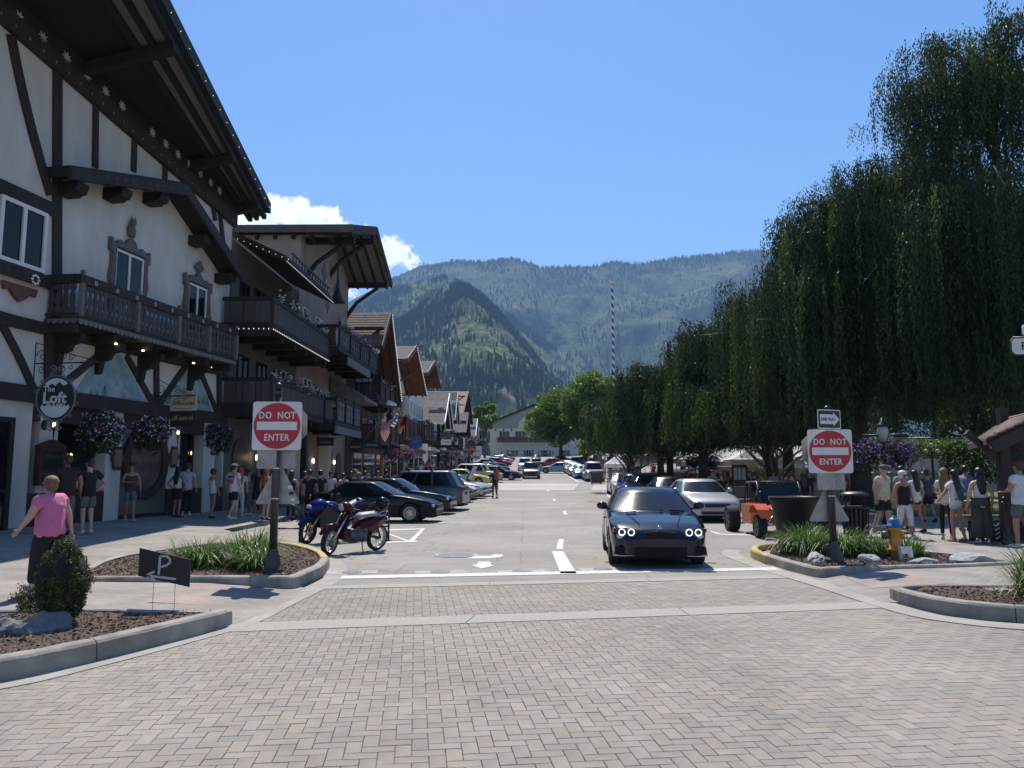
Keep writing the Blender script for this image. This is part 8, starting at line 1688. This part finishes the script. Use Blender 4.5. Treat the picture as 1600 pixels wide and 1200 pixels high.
# ------------------------------------------------------------- lamp posts with baskets
M_GLOBE = pm('frosted_lamp_glass', (.55, .54, .50), .3, .05, 3, trans=.3)
def lamp(label, x, y, H=4.2, flw=(M_FLP,), bz=2.65, br=.42, side=1, z=None, nb=2):
    g = z if z is not None else (zl(x, y) if x < 0 else zr(x, y)); t = thing('street_lamp', label, 'street lamp', (x, y, g), 0, 'street lamps with flower baskets')
    m = MB(); m.lathe([(.16, 0), (.16, .1), (.10, .25), (.07, .5), (.06, .6), (.045, H-.6), (.06, H-.58), (.05, H-.5), (.09, H-.45)], (x, y, g), 12); m.build('pole', M_IRONB, t)
    m = MB(); m.lathe([(.09, H-.45), (.17, H-.15), (.15, H)], (x, y, g), 10); m.build('lamp_glass', M_GLOBE, t); m = MB(); m.lathe([(.19, H), (.15, H+.08), (.05, H+.16), (.02, H+.28)], (x, y, g), 10); m.build('lamp_cap', M_IRONB, t)
    m = MB(); m.tube([(x-.6, y, g+bz+.55), (x+.6, y, g+bz+.55)], .02, 6); m.build('basket_arm', M_IRONB, t)
    for sg in ((-1, 1) if nb == 2 else (side,)):
        bl_ = 'left' if sg < 0 else 'right'
        basket((x+sg*br*1.0, y, g+bz), br, '%s basket on the %s' % (bl_, label), list(flw), 'flower baskets on the lamp posts', False, .25, 900 if y < 60 else 350, 420 if y < 60 else 200)
lamp('lamp post between the flags and the roof bars', -8.1, 50, 4.25, (M_FLK, M_FLP), 2.5, .52)
lamp('lamp post in front of the half-timbered shops', -8.1, 86, 4.3, (M_FLK,), 2.5, .5); lamp('lamp post past the half-timbered shops', -8.1, 111, 4.3, (M_FLK, M_FLY), 2.5, .5); lamp('farthest lamp post on the left', -8.1, 158, 4.4, (M_FLK,), 2.4, .5)
lamp('lamp post left of the white tent', 10.45, 76, 4.2, (M_FLP,), 2.3, .6); lamp('lamp post behind the silver sedan', 10.5, 46.2, 4.2, (M_FLP,), 2.0, .52); lamp('lamp post right of the one way sign', 11.0, 24.0, 2.95, (M_FLP,), 2.15, .5)
# ------------------------------------------------------------- flags, umbrella, shop signs
def flag(label, a, b, kind, wd=1.5, hg=.95):
    a, b = Vector(a), Vector(b); t = thing('flag', label, 'flag', a, 0, 'flags on slanting poles'); MB().tube([a, b], .022, 6).build('pole', M_ALU, t); d = (b-a).normalized()
    def pt(s, v): q_ = b-d*hg*v*1.0; return q_+Vector((.10*sin(s*5+v*2)+.22*s, .06*sin(s*7), -s*wd*.95+.05*sin(s*6)))+Vector((0, 0, 0))
    def band(v0, v1, s0, s1, mat, nm, off=0.):
        m = MB(); n = 10; L = [[pt(s0+(s1-s0)*i/n, v)+Vector((0, -off, 0)) for i in range(n+1)] for v in (v0, v1)]; bk = [[p_+Vector((0, .012+2*off, 0)) for p_ in r] for r in L]
        m.rings([[L[0][i], L[1][i], bk[1][i], bk[0][i]] for i in range(n+1)], sm=False); m.build(nm, mat, t)
    R_, W_, B_ = pm('flag_red', (.62, .02, .04), .8, trans=.5), pm('flag_white', (.75, .75, .75), .8, trans=.5), pm('flag_blue', (.02, .03, .22), .8, trans=.3)
    if kind == 'us':
        for i in range(13): band(i/13, (i+1)/13, 0, 1, R_ if i % 2 == 0 else W_, 'stripe')
        band(0, 7/13, 0, .4, B_, 'canton', .004); m = MB()
        for i in range(5):
            for j in range(6): p_ = pt(.04+.064*j, .05+.1*i); m.ell(p_+Vector((0, -.008, 0)), (.014, .004, .014), 6, 3)
        m.build('stars', W_, t)['kind'] = 'stuff'
    elif kind == 'de': [band(i/3, (i+1)/3, 0, 1, mm, 'stripe') for i, mm in enumerate((pm('flag_black', (.01, .01, .01), .8), R_, pm('flag_gold', (.60, .38, .02), .8)))]
    else: [band(i/6, (i+1)/6, 0, 1, W_ if i % 2 else pm('flag_sky', (.10, .28, .55), .8), 'stripe') for i in range(6)]
F_ = lambda px, py, Y: tuple(at(px, py, Y))
flag('stars and stripes flag hanging from a slanting pole on the left facade', F_(567, 690, 44), F_(607, 641, 42), 'us', 1.25, 1.0)
flag('pale blue and white striped flag behind the stars and stripes', F_(581, 691, 47), F_(620, 643, 45), 'by', .4, .9); flag('black red gold flag, farthest of the three', F_(594, 690, 50), F_(631, 650, 48), 'de', .5, .8)
c = at(592, 628, 51); t = thing('patio_umbrella', 'white patio umbrella open on a balcony above the flags', 'umbrella', (c.x, c.y, c.z-2.0))
for k in range(8): a0, a1 = 2*pi*k/8, 2*pi*(k+1)/8; m = MB(); T_ = c+Vector((0, 0, .45)); A = c+Vector((1.2*cos(a0), 1.2*sin(a0), -.12)); B = c+Vector((1.2*cos(a1), 1.2*sin(a1), -.12)); m.add([T_, A, B, A-Vector((0, 0, .18)), B-Vector((0, 0, .18))], [(0, 1, 2), (1, 3, 4, 2)]); m.build('canopy_panel', CW, t)
MB().tube([c+Vector((0, 0, .5)), c-Vector((0, 0, 2.0))], .025, 6).build('pole', M_ALU, t)
SGN = 'hanging signs over the left shops'
for i, (px, py, Y, w_, h_, kind, txt, l, mt, tm) in enumerate(((508, 690, 38, .85, .42, 'r', 'Ludwigs', 'dark hanging sign with slanted pale lettering beside the white pillar', M_SIGNB, M_ICE), (556, 698, 43.5, .75, .45, 'o', 'BREWERY', 'oval dark red tavern sign below the flags', M_DKRED, M_SIGNWH), (581, 695, 46, 1.0, .35, 'r', 'CHRISTMAS', 'dark sign with pale lettering right of the oval tavern sign', M_SIGNB, M_SIGNWH),
    (648, 691, 66, 1.1, .8, 'o', 'INN', 'round blue and gold sign on the tall white house', pm('sign_blue', (.05, .12, .30), .5), M_GOLD), (697, 691, 84, 1.1, .6, 'r', 'SHOPS', 'white rectangular sign under the half-timbered balcony', M_SIGNWH, M_INK), (748, 705, 118, .9, 1.6, 'r', 'OPEN', 'white upright street sign far down the left pavement', M_SIGNWH, M_INK))):
    c = at(px, py, Y); t = thing('shop_sign', l, 'sign', c, 0, SGN); m = MB()
    if kind == 'o': m.prism([(w_*.6*cos(2*pi*k/24), h_*.75*sin(2*pi*k/24)) for k in range(24)], c, X_, Z_, (0, .06, 0))
    else: m.prism(rrect(w_, h_, .05), c, X_, Z_, (0, .06, 0))
    m.build('board', mt, t); text(txt, min(h_*.42 if kind == 'r' and h_ < 1 else .28, w_*1.25/len(txt)), c+Vector((0, -.004, -.06)), X_, Z_, tm, t, shear=.2 if i == 0 else 0); MB().tube([c+Vector((-w_, .03, h_*.8)), c+Vector((w_*.6, .03, h_*.8)), c+Vector((w_*.55, .03, h_*.4))], .015, 5).build('bracket', M_IRONB, t)
# ------------------------------------------------------------- maypole
px_, Yp = xat(961, 90), 90.; zb_ = gz(90); zt_ = zat(445, Yp, 963); t = thing('maypole', 'very tall maypole wound with a blue and white spiral', 'maypole', (px_, Yp, zb_)); m = MB(); n = 16; H = zt_-zb_; NR = int(H/.10)
for i in range(NR+1):
    f = i/NR; r = .20-.08*f
    for j in range(n): m.v.append((px_+r*cos(2*pi*j/n), Yp+r*sin(2*pi*j/n), zb_+H*f))
for i in range(NR):
    for j in range(n): m.f.append([i*n+j, i*n+(j+1) % n, (i+1)*n+(j+1) % n, (i+1)*n+j]); m.mi.append(0 if ((i*.10/.90+j/n) % 1) < .5 else 1); m.sm.append(True)
m.build('pole', [M_SIGNWH, pm('bavarian_blue', (.02, .05, .17), .5)], t); MB().ell((px_, Yp, zt_+.15), (.2, .2, .22), 10, 8).build('finial', M_GOLD, t)
# ------------------------------------------------------------- market tents, tables, boards, park
M_TENT = pm('white_tent_canvas', (.66, .66, .66), .8, .04, 2, trans=.25)
def tent(label, x, y, w_, d_, h_=2.2, pk=1.0):
    g = zr(x, y); t = thing('market_tent', label, 'tent', (x, y, g), 0, 'white market tents'); a, b = w_/2, d_/2
    C4 = [Vector((x-a, y-b, g+h_)), Vector((x+a, y-b, g+h_)), Vector((x+a, y+b, g+h_)), Vector((x-a, y+b, g+h_))]; T_ = Vector((x, y, g+h_+pk))
    for k in range(4): p_, q_ = C4[k], C4[(k+1) % 4]; m = MB(); mp = (p_+q_+T_)/3-Vector((0, 0, .12)); m.add([p_, q_, T_, mp, p_-Vector((0, 0, .28)), q_-Vector((0, 0, .28))], [(0, 1, 3), (1, 2, 3), (2, 0, 3), (0, 4, 5, 1)]); m.build('canopy_panel', M_TENT, t)
    for p_ in C4: MB().tube([p_-Vector((0, 0, h_)), p_], .03, 6).build('leg', pm('tent_pole', (.35, .30, .22), .5), t)
    m = MB(); m.box(x-a+.3, y+b-.5, g, x+a-.3, y+b-.3, g+1.25); m.build('display_rack', pm('goods_rack', (.12, .06, .035), .8, .5, 3, col2=(.30, .24, .18)), t)
tent('white market tent with open goods racks behind the parked cars', xat(1037, 54), 54, 3.7, 3.4, 2.15, 1.0); tent('smaller white tent left of the goods tent', xat(962, 66), 66, 1.7, 2.4, 1.7, .7); tent('white tent left behind the maypole lamp', xat(985, 80), 80, 2.6, 2.6, 1.5, .8)
tent('white tent behind the willow curtain, left of the forked trunk', xat(1120, 52), 52, 4.6, 4, 1.95, 1.0); tent('white tent straight behind the forked trunk', xat(1185, 50), 50, 4.4, 4, 1.95, .95); tent('white tent right of the forked trunk', xat(1235, 52), 52, 4.6, 4, 1.95, 1.0); tent('far white tent between the trunks', xat(1160, 66), 66, 7, 4, 2.0, 1.0)
M_CRATE = pm('raw_timber', (.30, .20, .12), .8, .2, 5)
for k in range(5): 
    x, y = xat(1085+k*22, 48), 49.5; g = zr(x, y); t = thing('goods_shelf', ['goods shelf full of small wares, leftmost beside the tent', 'goods shelf with bright boxes, second from the tent', 'goods shelf in the middle of the row under the trees', 'goods shelf next to the notice board', 'goods shelf farthest right behind the trunk'][k], 'shelf', (x, y, g), 0, 'goods shelves of the market')
    for z in (.05, .5, .95): MB().box(x-.45, y-.2, g+z, x+.45, y+.2, g+z+.04).build('board', M_CRATE, t)
    for s_ in (-1, 1): MB().box(x+s_*.46-.02, y-.21, g, x+s_*.46+.02, y+.21, g+1.0).build('upright', M_CRATE, t)
    C = []; 
    for z in (.1, .55, 1.0):
        for i in range(5):
            m = MB(); hh = random.uniform(.18, .36); a = x-.40+i*.165; m.box(a, y-.15, g+z, a+.13, y+.1, g+z+hh); m.build('ware', random.choice([CMA, CW, CCR, CK, COR, M_CRATE]), t)
x, y = xat(1156, 42), 42; g = zr(x, y); t = thing('notice_board', 'orange framed notice board with white sheets under the trees', 'notice board', (x, y, g)); m = MB(); m.box(x-.42, y, g+.9, x+.42, y+.05, g+1.85); [m.box(x+s_*.38-.03, y+.01, g, x+s_*.38+.03, y+.06, g+.9) for s_ in (-1, 1)]; m.build('frame', M_ORWOOD, t); [MB().box(x-.32+k*.22, y-.008, g+1.05, x-.14+k*.22, y-.001, g+1.7).build('sheet', CW, t) for k in range(3)]
for k, (px, Y, l) in enumerate(((1022, 43.5, 'pale picnic table left behind the green sedan'), (1052, 44.5, 'pale picnic table right behind the grey sedan'))):
    x = xat(px, Y); g = zr(x, Y); t = thing('picnic_table', l, 'table', (x, Y, g), 0, 'picnic tables'); MB().box(x-.9, Y-.35, g+.72, x+.9, Y+.35, g+.77).build('tabletop', CGY, t)
    for s_ in (-1, 1): MB().box(x-.9, Y+s_*.75-.13, g+.42, x+.9, Y+s_*.75+.13, g+.46).build('bench', CGY, t); m = MB(); m.beam((x+s_*.6, Y-.75, g), (x+s_*.6, Y-.1, g+.72), .06, .09); m.beam((x+s_*.6, Y+.75, g), (x+s_*.6, Y+.1, g+.72), .06, .09); m.build('trestle', CGY, t)
# low terrace walls and railings of the park
M_PW = pm('pale_park_wall', (.34, .33, .31), .85, .15, 1.5, .3)
def pwall(label, a, b, h_, th=.35, z=None):
    a, b = Vector((*a, 0)), Vector((*b, 0)); g = zr(a.x, a.y) if z is None else z; t = thing('park_wall', label, 'wall', (a.x, a.y, g), 0, 'low park walls'); n = max(1, int((b-a).length/1.2))
    for k in range(n):
        p_, q_ = a.lerp(b, k/n+.004), a.lerp(b, (k+1)/n-.004); m = MB(); m.beam(p_+Z_*(g+h_/2-.2), q_+Z_*(g+h_/2-.2), th, h_+.4); m.build('panel', M_PW, t)
    m = MB(); m.beam(a+Z_*(g+h_+.05), b+Z_*(g+h_+.05), th+.1, .10); m.build('coping', M_CONC, t); return t
pwall('pale panelled terrace wall behind the people on the right', (14.0, 38.5), (27, 36.5), 1.25); pwall('low pale wall along the lawn behind the litter bin', (12.2, 33.5), (19.0, 32.2), .30); pwall('long wall below the raised lane', (18, 60.5), (52, 58), 1.6)
pwall('low wall with steps by the market shelves', (9.6+1.5, 44), (16, 43), .55)
for k, (a, b, g, l) in enumerate((((14.2, 38.6), (27, 36.7), 2.4, 'thin iron railing on the terrace wall'), ((18, 60.6), (50, 58.4), 3.3, 'long iron railing below the raised lane'))):
    t = thing('railing', l, 'railing', (*a, g), 0, 'park railings'); A, B = Vector((*a, g)), Vector((*b, g)); n = 26
    for z in (.12, .95): MB().tube([A+Z_*z, B+Z_*z], .022, 5).build('rail', M_IRONB, t)
    for i in range(n+1): MB().tube([A.lerp(B, i/n), A.lerp(B, i/n)+Z_*.95], .013, 4).build('baluster', M_IRONB, t)
for k, (px, py, Y, l) in enumerate(((1432, 700, 40, 'bright green hedge patch on the terrace, left part'), (1490, 703, 39.5, 'bright green hedge patch on the terrace, right part'), (1500, 730, 34.5, 'dark rounded shrub beside the bench'), (1550, 715, 33, 'dark climbing shrub behind the kiosk post'))):
    c = at(px, py, Y); t = thing('shrub', l, 'shrub', (c.x, Y, c.z-.6), 0, 'park shrubs'); q = rng.normal(size=(2600, 3)); q /= np.linalg.norm(q, axis=1)[:, None]; leaves(np.array(c)+q*[1.9 if k < 2 else .8, .8, .55 if k < 2 else 1.1]*rng.uniform(.6, 1.05, (2600, 1)), .11, M_MAPLE if k < 2 else M_DARKL, 'foliage', t, 'stuff', aspect=1.5)
x, y = xat(1463, 31), 31; g = zr(x, y)+.1; t = thing('park_bench', 'wooden park bench with orange brown back on the lawn', 'bench', (x, y, g))
for k in range(3): MB().box(x-.8, y+.25, g+.50+k*.13, x+.8, y+.29, g+.60+k*.13).build('back_slat', M_CRATE, t); MB().box(x-.8, y-.25+k*.16, g+.44, x+.8, y-.12+k*.16, g+.47).build('seat_slat', M_CRATE, t)
for s_ in (-1, 1): m = MB(); m.tube([(x+s_*.72, y-.25, g), (x+s_*.72, y-.25, g+.44), (x+s_*.72, y+.24, g+.44), (x+s_*.72, y+.30, g+.9)], .025, 6); m.tube([(x+s_*.72, y+.24, g+.44), (x+s_*.72, y+.3, g)], .025, 6); m.build('leg', M_IRONB, t)
x, y = xat(1458, 33.5), 33.5; g = zr(x, y); t = thing('iron_lamp', 'small dark iron park lamp with three white lights', 'street lamp', (x, y, g)); MB().lathe([(.14, 0), (.06, .3), (.045, 2.0), (.05, 2.1)], (x, y, g), 10).build('pole', M_IRONB, t); [MB().ell((x+dx, y, g+2.1+dz), (.09, .09, .10), 10, 8).build('globe', M_GLOBE, t) for dx, dz in ((-.25, 0), (.25, 0), (0, .25))]; MB().tube([(x-.25, y, g+1.98), (x, y, g+1.9), (x+.25, y, g+1.98)], .02, 6).build('arm', M_IRONB, t)
# ------------------------------------------------------------- kiosk at the right edge
kx, ky = 10.9, 17.6; g = .13; t = thing('shingled_kiosk', 'brown kiosk with sloping shingle roof and timber posts at the right edge', 'kiosk', (kx, ky, g))
e = at(1508, 697, 17.4); r_ = at(1625, 645, 17.4)
for k, (A, B, C_, D) in enumerate(((Vector((e.x, 16.6, e.z)), Vector((r_.x, 16.6, r_.z)), Vector((r_.x+1.2, 20.4, r_.z)), Vector((e.x+1.75, 20.4, e.z))),)):
    m = MB(); v_ = [A, B, C_, D]; m.add(v_+[p_+Z_*.12 for p_ in v_], [(0, 3, 2, 1), (4, 5, 6, 7), (0, 1, 5, 4), (1, 2, 6, 5), (2, 3, 7, 6), (3, 0, 4, 7)]); rfk = m.build('roof', M_DKRED, t)
    n = 9
    for i in range(n): m = MB(); a, b = i/n, (i+1.1)/n; P_ = [A.lerp(B, a)+Z_*.17-Y_*.05, A.lerp(B, b)+Z_*.135-Y_*.05, D.lerp(C_, b)+Z_*.135, D.lerp(C_, a)+Z_*.17]; m.add(P_+[p_-Z_*.03 for p_ in P_], [(0, 1, 2, 3), (4, 7, 6, 5), (0, 4, 5, 1), (3, 2, 6, 7), (0, 3, 7, 4), (1, 5, 6, 2)]); m.build('shingle_course', M_SHING, rfk)
MB().beam((e.x+.1, 16.55, e.z-.05), (r_.x, 16.55, r_.z-.05), .08, .26).build('verge_board', M_TIMB, t)
for px, Y in ((1568, 17.2), (1640, 17.2), (1572, 20.0)): x = xat(px, Y); zt_ = e.z+(r_.z-e.z)*(x-e.x)/(r_.x-e.x); MB().box(x-.10, Y-.10, g, x+.10, Y+.10, zt_).build('post', M_TIMB, t)
x = xat(1568, 17.2); MB().beam((x-.05, 17.2, 1.9), (x-.75, 17.2, e.z+.30), .10, .12).build('brace', M_TIMB, t)
for k, z in enumerate((.62, .98)): MB().box(9.95-k*.0, 17.9, z, 12.6, 18.9, z+.05).build('counter', M_CRATE, t)
for k in range(14): x = 10.0+k*.19; MB().box(x, 17.86, .15, x+.15, 17.89, .60).build('front_board', M_TIMB2, t)
c = at(1554, 832, 17.35); t = thing('chevron_bag', 'cloth bag with black and white chevron stripes hanging by the counter', 'bag', c); MB().box(c.x-.13, 17.36, c.z-.20, c.x+.13, 17.42, c.z+.20).build('bag', CK, t); m = MB()
for k in range(4):
    z = c.z-.15+.09*k; m.prism([(-.12, z), (-.04, z+.05), (.04, z), (.12, z+.05), (.12, z+.09), (.04, z+.04), (-.04, z+.09), (-.12, z+.04)], (c.x, 17.352, 0), X_, Z_, (0, .006, 0))
m.build('chevrons', CW, t)['kind'] = 'stuff'
# blackletter sign on its bracket
c = at(1608, 541, 15.5); t = thing('street_sign', 'white cut-corner sign in dark old lettering at the right edge', 'sign', c); hw_, hh_ = .34, .16
L = [(-hw_+.06, -hh_), (hw_-.06, -hh_), (hw_, -hh_+.06), (hw_, hh_-.06), (hw_-.06, hh_), (-hw_+.06, hh_), (-hw_, hh_-.06), (-hw_, -hh_+.06)]
MB().prism([(a*1.06, b*1.12) for a, b in L], c+Vector((0, .004, 0)), X_, Z_, (0, .03, 0)).build('frame', M_SIGNB, t); MB().prism(L, c-Vector((0, .002, 0)), X_, Z_, (0, .006, 0)).build('board', M_SIGNWH, t); text('Park', .22, c+Vector((.04, -.006, -.07)), X_, Z_, M_INK, t, bold=.02); c2 = c+Vector((0.08, .02, .33)); MB().prism([(a*.5, b*.7) for a, b in L], c2, X_, Z_, (0, .03, 0)).build('top_board', M_SIGNWH, t); m = MB(); m.tube([c+Vector((.9, .02, -1.5)), c+Vector((.9, .02, .7))], .04, 8); m.tube([c+Vector((.9, .02, .18)), c+Vector((-.3, .02, .18))], .02, 6); m.tube([(c.x+.9, c.y+.02, .1), c+Vector((.9, .02, -1.5))], .045, 8); m.build('bracket', M_IRONB, t)
# small roofed sign at the far right corner
x, y = xat(937, 84), 84; g = zr(x, y); t = thing('roofed_sign', 'small roofed sign stand with cream board at the far right corner', 'sign', (x, y, g)); MB().box(x-.55, y, g+2.3, x+.55, y+.15, g+3.3).build('board', pm('cream_board', (.52, .45, .30), .6), t); MB().box(x-.5, y, g+.3, x+.5, y+.15, g+1.9).build('lower_board', pm('terracotta_panel', (.30, .10, .06), .7), t); [MB().box(x+s_*.6-.06, y-.02, g, x+s_*.6+.06, y+.17, g+3.3).build('post', M_TIMB, t) for s_ in (-1, 1)]
for s_ in (-1, 1): MB().beam((x, y+.07, g+4.0), (x+s_*1.0, y+.07, g+3.35), .7, .10, up=(0, 0, 1)).build('roof_slope', M_SHING, t)
